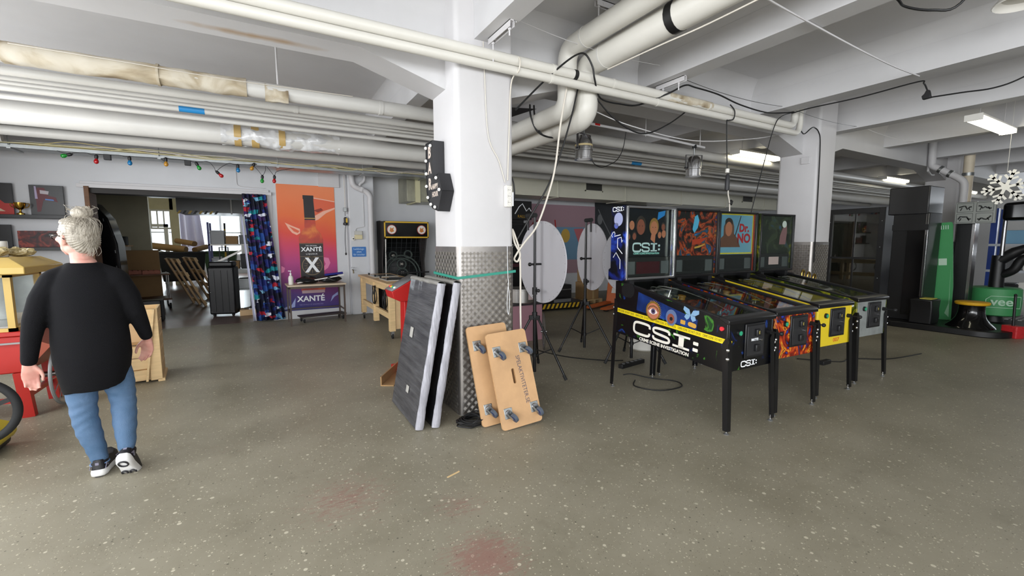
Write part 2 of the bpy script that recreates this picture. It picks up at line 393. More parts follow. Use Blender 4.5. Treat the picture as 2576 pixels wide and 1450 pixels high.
# ---- columns with aluminium tread plate
tread = mat('tread_plate', '#9c9793', .38, .9, var=.18, vs=7, bump=.05, bs=120)
treadb = mat('tread_bar', '#bab6b0', .3, .95)
def tread_bars(x0, x1, y0, y1, z0, z1, faces, parent, sep=21):
    g = G(); c = .0345; h = .0022
    cells = {}
    def face(o, u, w, nrm, wid, sep=0):
        o, u, w, nrm = V(o), V(u), V(w), V(nrm); nu = int(wid/c); nv = int((z1-z0)/c); mu = (wid-nu*c)/2
        for i in range(nu):
            for j in range(nv):
                ce = o+u*(mu+(i+.5)*c)+w*((j+.5)*c); s = 1 if (i+j) % 2 else -1
                d = (u+w*s).normalized(); p = (w*1-u*s).normalized()
                one = sep and j >= nv-sep
                if one and s in cells: lz = cells[s].copy(); C.objects.link(lz); lz.location = ce; continue
                gg = G() if one else g; q0 = V((0, 0, 0)) if one else ce
                for kx in range(-2, 3):
                    q = q0+p*kx*.0052; L = .0150-.0012*abs(kx)
                    a, b = q-d*L, q+d*L
                    gg.add([a-p*.0018, b-p*.0018, b+p*.0018, a+p*.0018, a+d*.002+nrm*h, b-d*.002+nrm*h],
                          [(0, 1, 5, 4), (2, 3, 4, 5), (1, 2, 5), (3, 0, 4)])
                if one: cells[s] = gg.build('tread_lozenge', treadb, parent, smooth=False); cells[s].location = ce
    for f in faces:
        if f == 'f': face((x0+.03, y0, z0), RX, RZ, NY, x1-x0-.06, sep if 'r' in faces else 0)
        if f == 'l': face((x0, y1-.02, z0), NY, RZ, NX, y1-y0-.05)
        if f == 'r': face((x1, y0+.03, z0), RY, RZ, RX, y1-y0-.05)
    o = g.build('tread_bars', treadb, parent, smooth=False); o['kind'] = 'stuff'; return o
y0, y1 = 3.394, 3.955
for ci, (a, b) in enumerate(COLX[1:4]):
    M = T((a+b)/2, (y0+y1)/2, 0)
    col = struct(G().prism(rrect(b-a, y1-y0, .045), 0, 3.58, 'z', M).build('column', white, ang=50),
                 ('white concrete column with the bar sign and leaning boards', 'white concrete column behind the fourth pinball machine', 'white concrete column near the drain pipes')[ci])
    if ci < 2:
        ht = (1.468, 1.5)[ci]
        pl = G().prism(rrect(b-a+.008, y1-y0+.008, .045), .004, ht, 'z', M).build('tread_plate', tread, col, ang=50)
        tread_bars(a-.004, b+.004, y0-.004, y1+.004, .01, ht-.01, 'flr' if ci == 0 else 'fl', col)
green = mat('green_tape', '#2f8f7c', .45)
def hoop(x0, x1, ya, yb, zs, h, t, M=None):
    """band round a rectangle: zs heights at the corners FL, FR, BR, BL"""
    g = G(); P = [(x0, ya), (x1, ya), (x1, yb), (x0, yb)]
    for i in range(4):
        p, q = P[i], P[(i+1) % 4]; za, zb = zs[i], zs[(i+1) % 4]
        g.bar((p[0], p[1], za), (q[0], q[1], zb), t, h)
    return g
tag(hoop(1.404, 1.966, 3.384, 3.966, [1.205, 1.245, 1.23, 1.22], .022, .005).build('strap', green), 'green strap wound round the tread plate of the column', 'strap')

# ---- workshop beyond the doorway
rw = mat('workshop_wall', '#d9d2b4', .6, var=.05); rc = mat('workshop_ceiling', '#b7b7b2', .7, var=.08)
struct(G().box(-9.2, 2.3, 9.85, 26.2, 3.3, 3.5).build('ceiling', rc), 'grey workshop ceiling')
struct(G().box(-9.2, -9, 9.6, 26.2, 0, 3.5).build('wall_workshop_west', rw), 'cream workshop side wall')
struct(G().box(-9.0, -2.85, 16.5, 16.65, 0, 3.4).build('wall_workshop_partition', rw), 'cream partition wall in the workshop')
struct(G().box(2.09, 2.3, 10.4, 26.2, 0, 3.5).build('wall_workshop_east', wallm), 'white workshop side wall')
struct(G().box(-9.2, -3.75, 9.6, 9.85, 0, 3.5).build('wall_workshop_south', wallm), 'white wall beside the workshop doorway')
g = G(); g.box(-9.2, -7.8, 26, 26.2, 0, 3.5); g.box(-3.4, -2.6, 26, 26.2, 0, 3.5); g.box(-.9, 2.3, 26, 26.2, 0, 3.5); g.box(-7.8, -.9, 26, 26.2, 0, .9); g.box(-7.8, -.9, 26, 26.2, 3.1, 3.5)
struct(g.build('wall_workshop_north', wallm), 'far workshop wall with bright windows')
for (a, b, n) in ((-7.8, -3.4, 4), (-2.6, -.9, 2)):
    k += 1; g = G()
    for i in range(n+1):
        x = a+(b-a)*i/n; g.box(x-.04, x+.04, 26.02, 26.1, .9, 3.1)
    for z in (.9, 2.0, 3.04): g.box(a, b, 26.02, 26.1, z, z+.06)
    o = struct(g.build('window_%d' % k, frame), 'bright white framed workshop window')
    for i in range(n):
        x = a+(b-a)*i/n; w_ = (b-a)/n
        for p, q in ((.96, 2.0), (2.06, 3.04)): G().box(x+.04, x+w_-.04, 26.05, 26.056, p, q).build('pane', glass, o)
# cream stub wall with a slatted transom above a door, deep in the workshop
k += 1
g = G().box(-4.25, -2.75, 20.0, 20.1, 2.72, 3.35).box(-4.6, -4.15, 20.0, 20.1, 0, 2.8).box(-2.85, -2.6, 20.0, 20.1, 0, 3.35)
struct(g.build('wall_workshop_screen', rw), 'cream screen wall with a slatted transom')
g = G(); g.box(-4.15, -2.85, 20.02, 20.08, 2.02, 2.08).box(-4.15, -2.85, 20.02, 20.08, 2.66, 2.72)
for i in range(8): x = -4.15+1.3*i/7; g.box(x-.02, x+.02, 20.02, 20.08, 2.08, 2.66)
o = struct(g.build('window_%d' % k, frame), 'white transom window with upright glazing bars')
for i in range(7): G().box(-4.13+1.3*i/7, -4.17+1.3*(i+1)/7, 20.045, 20.055, 2.08, 2.66).build('pane', glass, o)

# ---- doorway trim, curtain rail
g = G(); g.box(-2.43, -2.37, 9.52, 9.88, 0, 2.42); struct(g.build('trim_1', dwood, bev=.004), 'brown wooden jamb of the workshop doorway')
struct(G().box(-2.39, .12, 9.58, 9.88, 2.32, 2.42).build('trim_2', mat('dark_lintel', '#1d1714', .6)), 'dark lintel of the workshop doorway')
g = G().box(-2.52, .2, 9.545, 9.6, 2.42, 2.455).box(-2.52, .2, 9.54, 9.55, 2.40, 2.46).box(-2.48, .16, 9.57, 9.6, 2.455, 2.50)
tag(g.build('curtain_rail', white, bev=.003), 'white curtain rail along the top of the workshop doorway', 'rail')
struct(G().box(.12, .2, 9.585, 9.6, 0, 2.42).build('trim_3', white), 'white door casing beside the curtain')
# ================================================================ PIPES, CABLES AND LAMPS UNDER THE CEILING
torn = artmat('torn_insulation', [(.25, '#7c6a50'), (.42, '#b3a58c'), (.55, '#cfc6b4'), (.75, '#d9d3c6')], 2.6, 1.2, .8)
wrap = mat('plastic_wrap', '#dcdcdc', .16, bump=.9, bs=9, spec=.8)
def xpipe(y, z, r, x0, x1, label, name='ceiling_pipe', m=pipem, joints=(), grp='pipe rack under the ceiling'):
    t = thing(name, label, 'pipe', (0, 0, 0), group=grp)
    G().tube([(x0, y, z), (x1, y, z)], r, 20).build('pipe', m, t)
    for j in joints: G().tube([(j-.02, y, z), (j+.02, y, z)], r+.004, 20).build('joint', m, t)
    return t
def rough_tube(x0, x1, y, z, r, amp, n=60, k=24, seed=0, gap=None):
    def fn(u, v):
        x = x0+(x1-x0)*u; a = 2*pi*v; q = mnoise.noise(V((x*5+seed, cos(a)*1.5, sin(a)*1.5)))+.5*mnoise.noise(V((x*15+seed, cos(a)*4, sin(a)*4)))
        e = 0
        if u < .001 or u > .999: e = .0
        return (x+e, y+cos(a)*(r+amp*q), z+sin(a)*(r+amp*q))
    return G().sheet(fn, n, k)
E_ = 20.98
t = xpipe(5.0, 2.97, .074, -3.8, E_, 'thick white pipe with torn brown insulation, front of the rack', joints=(1.2, 3.1))
rough_tube(-1.66, -.05, 5.0, 2.97, .082, .010).build('torn_insulation', torn, t)
rough_tube(.10, .30, 5.0, 2.955, .078, .016, 14, 20, 4).build('torn_insulation', torn, t)
G().tube([(-.72, 5.0, 2.97), (-.70, 5.0, 2.97)], .091, 20).build('insulation_band', torn, t)
G().tube(spline([(-1.6, 4.925, 3.02), (-.9, 4.915, 3.01), (-.2, 4.92, 3.0), (.9, 4.92, 3.02)]), .004, 6).build('wire', cablew, t)
xpipe(5.47, 2.96, .038, -3.8, E_, 'medium white pipe next to the torn insulated pipe', joints=(.4, 2.4))
xpipe(5.72, 2.965, .02, -3.8, E_, 'thin white pipe second of the narrow pair')
xpipe(5.88, 2.965, .017, -3.8, E_, 'thinnest white pipe of the rack')
t = xpipe(6.08, 2.97, .034, -3.8, E_, 'cream pipe with a blue tape marking')
blue = mat('blue_tape', '#2f8fd0', .35)
G().tube([(-.71, 6.08, 2.97), (-.48, 6.08, 2.97)], .0355, 18).build('tape', blue, t)
G().tube([(6.0, 6.08, 2.97), (6.25, 6.08, 2.97)], .0355, 18).build('tape', blue, t)
xpipe(6.40, 2.96, .028, -3.8, E_, 'narrow white pipe beside the big wrapped pipe')
t = xpipe(7.16, 2.965, .133, -3.8, E_, 'biggest white pipe with crumpled plastic wrap', joints=(2.65,))
rough_tube(-.40, 1.08, 7.16, 2.965, .139, .03, 70, 30, 11).build('plastic_wrap', wrap, t)
for a, b in ((-.25, -.17), (-.05, .04), (.28, .36)): G().tube([(a, 7.16, 2.965), (b, 7.16, 2.965)], .146, 24).build('tape', mat('brown_tape', '#c3a468', .4), t)
xpipe(8.2, 2.955, .066, -3.55, E_, 'white pipe at the back of the rack above the cable tray')
# elbows of two pipes at the west end
for i, (y, r, dz) in enumerate(((8.2, .066, 0), (8.45, .05, -.06))):
    p = spline([(-3.2+.3*i, y, 2.955+dz), (-3.5, y-.05, 2.95+dz), (-3.62, y-.3, 2.93+dz), (-3.66, y-1.6, 2.9+dz), (-3.66, y-4, 2.9+dz)])
    tag(G().tube(p, r+.003, 14).build('ceiling_pipe', pipem), ('white pipe elbow bending along the side wall', 'lower white pipe elbow bending along the side wall')[i], 'pipe')
# near pair of heating pipes in front of the columns
def heat(z, r, x1, label, joints):
    t = thing('heating_pipe', label, 'pipe', group='heating pipes in front of the column')
    pts = [(-3.8, 3.3, z), (x1-.12, 3.3, z)]+[(x1-.12+.12*sin(a), 3.3, z+.12-.12*cos(a)) for a in [i*pi/2/6 for i in range(1, 7)]]+[(x1, 3.3, 3.56)]
    G().tube(pts, r, 18).build('pipe', pipec, t)
    for j in joints: G().tube([(j-.012, 3.3, z), (j+.012, 3.3, z)], r+.0035, 18).build('joint', pipec, t)
    return t
ht = heat(3.012, .043, 6.16, 'upper cream heating pipe crossing the column front', (2.3, 3.0, 4.4))
rough_tube(3.75, 4.45, 3.3, 3.015, .045, .003, 30, 20, 2).build('stained_insulation', torn, ht)
heat(2.931, .036, 6.29, 'lower cream heating pipe crossing the column front', (2.28, 3.6))
blktape = mat('black_tape', '#131313', .5)
tag(G().tube([(2.52, 3.3, 3.012), (2.56, 3.3, 3.012)], .0445, 18).build('tape_patch', blktape), 'black tape patch wrapped on the upper heating pipe', 'tape')
# two big pipes running under the slab that drop and pass below the girder
for i, x in enumerate((2.59, 2.82)):
    z0 = (3.31, 3.205)[i]; z1 = (2.76, 2.72)[i]; r = (.09, .115)[i]
    pts = [(x, -5.9, z0), (x, 3.36, z0)]+[(x, 3.36+.12*sin(a), z0-.12+.12*cos(a)) for a in [k_*pi/2/6 for k_ in range(1, 7)]]
    pts += [(x, 3.48+.12-.12*cos(a), z1+.12-.12*sin(a)) for a in [k_*pi/2/6 for k_ in range(0, 7)]]
    pts += [(x, 6.4, z1), (x, 6.55, z1+.06), (x, 6.6, z1+.2), (x, 6.6, 3.56)]
    t = thing('ceiling_pipe', ('white insulated pipe dropping under the girder, next to the column', 'white insulated pipe with black tape dropping under the girder')[i], 'pipe')
    G().tube(pts, r, 20).build('pipe', pipec, t)
    for yy in (1.6, 3.2): G().tube([(x, yy-.01, z0), (x, yy+.01, z0)], r+.003, 20).build('joint', pipem, t)
    if i: G().tube([(x, 2.38, z0), (x, 2.45, z0)], r+.003, 20).build('tape', blktape, t)
tag(G().tube(spline([(2.84, 3.2, 3.082), (2.86, 2.6, 3.075), (2.92, 2.2, 3.09), (2.9, 1.5, 3.08), (2.93, .8, 3.09), (2.9, -1, 3.09)]), .006, 6).build('cable', cablew), 'thin white cable strapped under the taped ceiling pipe', 'cable')
# hangers: channel bracket with two threaded rods
def hanger(x, y, z, ax, L, drops, label):
    t = thing('pipe_hanger', label, 'hanger', (x, y, z), 0 if ax == 'x' else pi/2)
    g = G().box(-L/2, L/2, -.02, -.015, -.05, 0).box(-L/2, L/2, .015, .02, -.05, 0).box(-L/2, L/2, -.02, .02, -.006, 0)
    g.build('channel', white, t)
    for dx, dl in drops:
        r_ = G().cyl((dx, 0, 0), (dx, 0, -dl), .006, n=8).build('rod', white, t); G().cyl((dx, 0, -.06), (dx, 0, -.045), .013, n=6).build('nut', white, r_)
    for s in (-.3, .3): G().cyl((s*L, -.022, -.025), (s*L, .022, -.025), .01, n=8).build('bolt', white, t)
    return t
hanger(2.735, 3.05, 3.55, 'x', .34, [(-.14, .16), (.14, .25)], 'white pipe hanger with two rods above the big pipes')
hanger(1.70, 3.15, 3.15, 'y', .36, [(-.14, .1), (.13, .22)], 'white pipe hanger bolted below the beam at the column')
hanger(3.74, 3.25, 3.15, 'y', .36, [(-.1, .12), (.1, .12)], 'white pipe hanger below the second ceiling beam')
tag(G().cyl((.215, 5.0, 3.04), (.215, 5.0, 3.56), .009, n=8).build('pipe_hanger', white), 'single white rod holding the torn insulated pipe', 'hanger')
tag(G().bar((1.74, 2.98, 3.146), (1.74, 3.3, 3.146), .008, .008).build('bracket', white), 'white wire bracket under the beam beside the column', 'bracket')

def cable(pts, r, m, label, cat='cable', n=6, name='cable', grp=None, smooth=6):
    return tag(G().tube(spline(pts, smooth), r, n).build(name, m), label, cat, grp)
cable([(1.96, 3.37, 2.64), (2.2, 3.36, 2.88), (2.34, 3.24, 3.03), (2.5, 3.22, 3.15), (2.6, 3.22, 3.17), (2.68, 3.22, 3.08), (2.72, 3.235, 2.98), (2.9, 3.36, 2.88), (3.17, 3.37, 2.87), (3.42, 3.37, 2.90), (3.7, 3.24, 3.02), (3.92, 3.22, 3.13), (4.12, 3.25, 3.15), (4.5, 3.25, 3.14), (4.9, 3.25, 3.09), (5.4, 3.24, 3.07), (5.8, 3.24, 3.12), (6.02, 3.24, 3.16)], .0085, cablek, 'long black cable draped from the column along the heating pipes')
cable([(2.72, 3.37, 3.02), (2.77, 3.38, 2.96), (3.08, 3.4, 2.75), (3.38, 3.4, 2.64), (3.61, 3.4, 2.65), (3.9, 3.39, 2.78), (4.12, 3.36, 2.93), (4.2, 3.36, 3.0)], .008, cablek, 'black cable loop hanging below the heating pipes')
cable([(2.66, 3.37, 3.0), (2.64, 3.38, 2.93), (2.56, 3.37, 2.66), (2.45, 3.4, 2.29), (2.34, 3.45, 2.0), (2.2, 3.5, 1.75), (2.06, 3.55, 1.5), (1.98, 3.6, 1.35), (1.96, 3.62, 1.2)], .008, cablek, 'black cable slanting down from the pipes to the column side')
cable([(2.54, 3.38, 3.0), (2.5, 3.38, 2.86), (2.44, 3.38, 2.55), (2.39, 3.38, 2.2), (2.33, 3.4, 1.95), (2.22, 3.42, 1.66), (2.08, 3.42, 1.5), (2.0, 3.42, 1.40), (1.985, 3.44, 1.35), (2.02, 3.44, 1.33), (2.04, 3.43, 1.40), (1.99, 3.44, 1.5), (1.975, 3.46, 1.62), (2.0, 3.45, 1.56), (2.04, 3.44, 1.42), (2.05, 3.44, 1.2), (2.05, 3.44, .9), (2.05, 3.43, .5), (2.03, 3.41, .2), (2.02, 3.40, .02)], .009, cablew, 'white cable looped and hanging beside the column down to the floor', n=8)
cable([(1.66, 3.378, 3.14), (1.67, 3.38, 2.9), (1.70, 3.38, 2.4), (1.80, 3.38, 2.2), (1.86, 3.38, 2.02)], .004, cablew, 'thin pink-white wire running down the column to the socket strip')
cable([(1.92, 3.36, 3.06), (1.93, 3.25, 3.02), (1.925, 3.255, 2.92), (1.92, 3.375, 2.85), (1.90, 3.38, 2.4), (1.885, 3.38, 2.04)], .006, cablew, 'white flex tied round the heating pipes down to the socket strip')
cable([(1.96, 3.5, 2.14), (2.01, 3.5, 2.05), (2.02, 3.5, 1.9), (1.96, 3.5, 1.82)], .007, cablek, 'short black cable loop on the side of the column')
# drop with in-line connector above the third pinball machine
t = thing('cable_drop', 'black cable drop with a dark in-line socket over the pinball machines', 'cable')
G().tube(spline([(4.72, 3.245, 3.06), (4.80, 3.24, 3.0), (4.79, 3.245, 2.91), (4.70, 3.25, 2.885), (4.68, 3.25, 2.86), (4.70, 3.25, 2.6), (4.73, 3.25, 2.33)]), .007, 6).build('flex', cablek, t)
G().cyl((4.73, 3.25, 2.30), (4.735, 3.25, 2.345), .022, n=12).build('plug_tape', offw, t)
G().lathe([(.012, .19), (.022, .17), (.026, .1), (.026, .02), (.02, 0)], (4.742, 3.25, 2.10), 12).build('connector', mat('dark_grey_plastic', '#2b2b2e', .5), t)
G().tube(spline([(4.765, 3.25, 2.12), (4.77, 3.25, 2.05), (4.80, 3.25, 1.97), (4.81, 3.25, 1.86)]), .007, 6).build('white_flex', cablew, t)
G().cb((0, 0, 0), (.04, .03, .055), T(4.825, 3.25, 1.965) @ RM('Y', 25)).build('plug', black, t, bev=.006)
cable([(6.0, 3.24, 3.15), (5.75, 3.24, 3.07), (5.6, 3.24, 2.92), (5.48, 3.28, 2.44), (5.36, 3.31, 1.95), (5.34, 3.32, 1.84)], .006, cablek, 'slanting black cable dropping behind the third pinball machine')
cable([(5.98, 3.24, 3.14), (5.93, 3.0, 3.135), (5.95, 2.5, 3.125), (5.96, 2.0, 3.14), (6.0, 1.96, 3.12), (6.0, 1.93, 3.05), (6.0, 1.92, 3.02)], .007, cablek, 'black cable along the ceiling beam ending in a plug')
t = thing('power_plug', 'black power plug and coupler hanging under the ceiling beam', 'plug', (6.0, 1.92, 2.99))
G().prism([(-.03, -.03), (.035, -.035), (.045, 0), (.025, .02), (.012, .05), (-.012, .05), (-.02, .02)], -.02, .02, 'x').build('body', black, t, bev=.004)
cable([(6.0, 1.9, 2.965), (6.0, 1.66, 2.945), (6.0, 1.45, 2.925), (6.0, 1.27, 2.965), (5.95, 1.0, 3.1), (5.9, .7, 3.145)], .007, cablek, 'black cable swinging from the plug to the next beam')
cable([(3.9, 1.7, 3.5), (3.98, 1.5, 3.22), (4.15, 1.5, 3.2), (4.39, 1.42, 3.2), (4.49, 1.3, 3.22), (4.46, 1.1, 3.5)], .009, cablek, 'loose black cable loop hanging below the slab')
cable([(2.5, 1.8, 3.13), (3.04, 1.85, 3.125), (3.86, 1.9, 3.135), (4.55, 1.91, 3.12), (5.2, 1.92, 3.12), (5.75, 1.92, 3.135)], .007, white, 'white painted conduit crossing under the ceiling beams')
cable(sag((1.765, 3.2, 3.3), (3.63, 3.3, 3.3), .05), .003, white, 'thin tension wire from the column bracket to the second beam', smooth=1)
cable(sag((3.85, 3.2, 3.18), (5.68, 3.2, 3.17), .04), .003, steel, 'thin tension wire between the second and third ceiling beams', smooth=1)
cable(sag((5.92, 3.2, 3.17), (7.6, 3.2, 3.17), .03), .003, steel, 'thin tension wire from the third beam past the far column', smooth=1)
cable(sag((7.82, 3.2, 3.18), (9.6, 3.2, 3.17), .03), .0035, white, 'thin white wire between the two beams near the ceiling lamp', smooth=1)
cable([(2.95, 3.55, 2.83), (3.5, 3.55, 2.74), (4.5, 3.56, 2.7), (5.6, 3.56, 2.84), (6.3, 3.58, 2.98), (6.6, 3.59, 3.05)], .006, white, 'long white cable swag below the girder')
cable([(6.4, 3.36, 3.06), (6.5, 3.38, 3.0), (6.6, 3.39, 2.99), (6.74, 3.38, 3.08), (6.85, 3.39, 3.1), (6.95, 3.385, 3.05), (7.0, 3.38, 2.9), (7.03, 3.38, 2.3), (7.04, 3.378, 1.7), (7.05, 3.378, 1.2)], .008, cablek, 'black cable running down the corner of the far column')
tag(G().box(6.985, 7.012, 3.5, 3.62, 2.64, 2.74).build('junction_box', white, bev=.006), 'white junction box under the haunch of the far column', 'junction box')
tag(G().add([(2.0, 4.0, 2.90), (2.35, 4.2, 2.93), (2.75, 4.25, 2.99), (2.6, 4.6, 2.96), (2.2, 4.7, 2.86), (1.98, 4.5, 2.80), (2.3, 4.4, 2.99)], [(0, 1, 6), (1, 2, 6), (2, 3, 6), (3, 4, 6), (4, 5, 6), (5, 0, 6), (0, 5, 4, 3, 2, 1)]).build('black_sheet', black), 'crumpled black plastic sheet stuffed under the girder behind the column', 'plastic sheet')
for i in range(2): cable([(2.5+.05*i, 4.0, 2.93), (2.48+.05*i, 3.95, 2.8), (2.56+.04*i, 3.95, 2.66-.01*i), (2.7, 3.96, 2.62), (2.85+.03*i, 3.98, 2.63)], .009, cablek, ('black cable loop under the dropped pipes, first of two', 'black cable loop under the dropped pipes, second of two')[i])

# PAR-can spotlights
lens = mat('lamp_lens', '#e8e8ea', .2)
def par(x, y, z, tilt, label, tape=True):
    t = thing('spotlight', label, 'spotlight', (x, y, z), rad(tilt), 'metal stage spotlights below the pipes')
    g = G(); n = 24
    prof = [(.06, .13), (.085, .10), (.098, .07), (.105, .03), (.105, -.03), (.112, -.035), (.112, -.05), (.105, -.055), (.105, -.14), (.112, -.145), (.112, -.155), (.1, -.155)]
    G().lathe(prof, n=n).build('can', chrome, t)
    G().lathe([(.1, -.15), (.06, -.165), (.001, -.17)], n=n).build('lens', lens, t)
    yk = G().bar((-.125, 0, -.05), (-.125, 0, .15), .004, .03, RY).bar((.125, 0, -.05), (.125, 0, .15), .004, .03, RY).bar((-.125, 0, .15), (.125, 0, .15), .03, .005)
    yk.build('yoke', steel, t)
    for s in (-1, 1): G().cyl((s*.105, 0, -.03), (s*.14, 0, -.03), .012, n=10).build('knob', black, t)
    G().cyl((0, 0, .15), (0, 0, .26), .012, n=8).build('hook', galv, t); G().cb((0, 0, .27), (.05, .04, .05)).build('clamp', black, t, bev=.005)
    if tape: G().lathe([(.107, 0), (.107, .022)], (0, 0, .0), n).build('tape', mat('masking_tape', '#cbb98a', .7), t)
    return t
par(3.46, 4.3, 2.66, 15, 'chrome stage spotlight with a strip of tape, under the dropped pipes')
par(5.48, 4.3, 2.60, -20, 'chrome stage spotlight without tape, nearer the far column', False)
t = thing('lighting_bar', 'white lighting bar carrying the two chrome spotlights', 'bar')
G().tube([(3.2, 4.3, 2.95), (4.4, 4.3, 2.93), (5.7, 4.3, 2.88)], .017, 10).build('bar', white, t)
G().tube([(3.62, 4.3, 2.945), (3.7, 4.3, 2.944)], .0185, 10).build('tape', redp, t)
for x in (3.3, 4.5, 5.6): G().cyl((x, 4.3, 2.9), (x, 4.3, 3.56), .006, n=6).build('rod', white, t)
cable([(3.57, 4.3, 2.66), (3.6, 4.3, 2.5), (3.72, 4.3, 2.44), (3.85, 4.3, 2.47), (4.0, 4.3, 2.55), (4.1, 4.3, 2.7), (4.15, 4.3, 2.93)], .005, cablek, 'black lead hanging in a loop beside the taped spotlight')

# fluorescent ceiling lamps
tubem = mat('lamp_diffuser', (1.0, .93, .70), .4, emit=10)
def fluor(x, y, z, L, label, p=1.0, rz=0):
    t = thing('ceiling_lamp', label, 'lamp', (x, y, z), rz, 'fluorescent ceiling lamps')
    G().box(-L/2, L/2, -.09, .09, .02, .05).build('housing', offw, t, bev=.008)
    G().prism([(-.085, .02), (-.085, -.01), (-.06, -.035), (.06, -.035), (.085, -.01), (.085, .02)], -L/2+.01, L/2-.01, 'x').build('diffuser', tubem, t)
    for s in (-1, 1): G().box(s*L/2-.012, s*L/2+.012, -.09, .09, -.036, .05).build('end_cap', offw, t, bev=.005)
    for s in (-.35, .35): G().cyl((s*L, 0, .05), (s*L, 0, 3.56-z), .006, n=6).build('suspension', white, t)
    return t
fluor(7.85, 4.82, 3.05, 1.3, 'glowing fluorescent lamp just behind the far column')
fluor(8.86, 2.12, 3.10, 1.46, 'glowing fluorescent lamp in front of the high striker')
fluor(13.9, 4.95, 3.05, 1.3, 'glowing fluorescent lamp above the glass cabinet')
fluor(19.2, 5.0, 3.05, 1.3, 'glowing fluorescent lamp farthest behind the drain pipes')
t = thing('ceiling_lamp', 'white round lampshade high above the pinball row', 'lamp', (4.86, 1.06, 3.22))
G().lathe([(.03, .12), (.06, .11), (.14, .04), (.17, 0), (.165, -.005), (.12, .035)], n=24).build('shade', offw, t); G().cyl((0, 0, .1), (0, 0, .34), .008, n=8).build('stem', white, t)

# cable tray with loose cables, and festoon lights
t = thing('cable_tray', 'galvanised cable tray along the wall above the doorway', 'cable tray')
g = G().box(-3.74, 3.05, 8.62, 8.95, 2.80, 2.803).box(-3.74, 3.05, 8.62, 8.623, 2.80, 2.85).box(-3.74, 3.05, 8.947, 8.95, 2.80, 2.85)
g.build('tray', galv, t)
for x in (-2.9, -1.3, .3, 1.7, 2.9): G().cyl((x, 8.6, 2.83), (x, 8.6, 3.56), .006, n=6).build('rod', galv, t); G().box(x-.02, x+.02, 8.59, 8.98, 2.785, 2.80).build('bracket', galv, t)
cc = [mat('cream_cable', '#d8cfa2', .5), cablew, mat('grey_cable', '#a9a8a2', .5), mat('yellow_cable', '#cdbb7d', .5), cablek]
for i in range(13):
    y = 8.6+.027*i; zz = [2.86+.02*(i % 3)+.035*mnoise.noise(V((i*3.1, kx*.9, 0))) for kx in range(12)]
    pts = [(-3.7+6.7*kx/11, y+.035*mnoise.noise(V((kx*.7, i*5.3, 1))), zz[kx]) for kx in range(12)]
    cable(pts, .006+.002*(i % 2), cc[i % 5], 'loose %s cable lying in the tray above the doorway' % ('cream', 'white', 'grey', 'yellowish', 'black')[i % 5], grp='cables in the tray')
for i in range(7):
    x0 = -2.6+i*.75; pts = [(x0, 8.60, 2.86), (x0+.3, 8.59, 2.93-.02*i % 3), (x0+.7, 8.585, 2.9), (x0+1.1, 8.59, 2.87), (x0+1.3, 8.61, 2.85)]
    cable(pts, .005, cc[(i+3) % 4], 'slack %s cable bulging over the tray edge' % ('yellowish', 'cream', 'white', 'grey')[i % 4], grp='cables bulging over the tray edge')
t = thing('festoon_lights', 'string of coloured festoon bulbs hanging under the cable tray', 'lights')
BC = {'g': '#1f8f33', 'r': '#b3161c', 'b': '#1d77b0', 'a': '#c08a2e'}
B_ = [(-2.31, 2.71, 'g', 70), (-2.02, 2.70, 'r', 5), (-1.65, 2.71, 'b', 0), (-1.22, 2.73, 'a', 0), (-.83, 2.70, 'g', -25), (-.56, 2.59, 'r', -45), (-.28, 2.71, 'b', 0), (-.06, 2.75, 'a', 25), (.06, 2.56, 'g', 5), (.24, 2.57, 'r', 5)]
pts = []
for i, (x, z, c, a) in enumerate(B_):
    q = T(x, 8.60, z+.045) @ RM('Y', a)
    top = q @ V((0, 0, .035))
    pts += [(x-.12, 8.6, 2.80), (x-.05, 8.6, (2.8+top.z)/2-.01), tuple(top), (x+.05, 8.6, (2.8+top.z)/2)]
    so = G().lathe([(.018, .0), (.022, .012), (.022, .045), (.012, .055), (.012, .065)], n=12, M=q @ T(0, 0, -.02)).build('socket', black, t)
    bm_ = mat('bulb_'+c, BC[c], .12, coat=.6)
    G().lathe([(.014, 0), (.018, -.012), (.027, -.03), (.030, -.046), (.025, -.064), (.012, -.075), (.001, -.078)], n=14, M=q @ T(0, 0, -.016)).build('bulb', bm_, so)
pts += [(.55, 8.6, 2.80)]
G().tube(spline(pts, 5), .004, 6).build('cord', cablek, t)
for x in (-1.9, -.95): tag(G().box(x-.04, x+.04, 8.58, 8.64, 2.72, 2.80).build('connector_box', black, bev=.004), ('small black box under the tray between red and blue bulbs', 'small black box under the tray above the green bulb')[x > -1], 'box')

# long white air duct on the back wall with grilles
ductm = mat('duct_paint', '#d9d6c4', .32, var=.03)
t = thing('air_duct', 'long white air duct with grilles along the back wall', 'duct')
G().box(3.6, 16.0, 9.0, 9.75, 2.63, 3.2).build('body', ductm, t, bev=.005)
for x in (4.2, 6.45, 8.72, 11.0, 13.1, 15.25): G().box(x-.02, x+.02, 8.985, 9.76, 2.615, 3.215).build('flange', ductm, t, bev=.003)
for x in (7.6, 14.25):
    f = G()
    for a, b, p, q in ((-.30, -.27, 2.82, 3.06), (.27, .30, 2.82, 3.06), (-.30, .30, 2.82, 2.85), (-.30, .30, 3.03, 3.06)): f.box(x+a, x+b, 8.985, 9.0, p, q)
    fo = f.build('grille_frame', ductm, t)
    G().box(x-.27, x+.27, 8.996, 9.002, 2.85, 3.03).build('grille_back', mat('grille_dark', '#3a3936', .7), fo)
    for i in range(9): G().box(x-.27, x+.27, 8.988, 8.996, 2.855+.02*i, 2.862+.02*i).build('slat', mat('grille_slat', '#55534d', .6), fo)
for x in (5.0, 9.2, 12.4, 15.6): G().cyl((x, 9.3, 3.2), (x, 9.3, 3.56), .008, n=6).build('rod', galv, t)
t = thing('air_duct', 'dented galvanised duct box near the ball-rolling machine', 'duct')
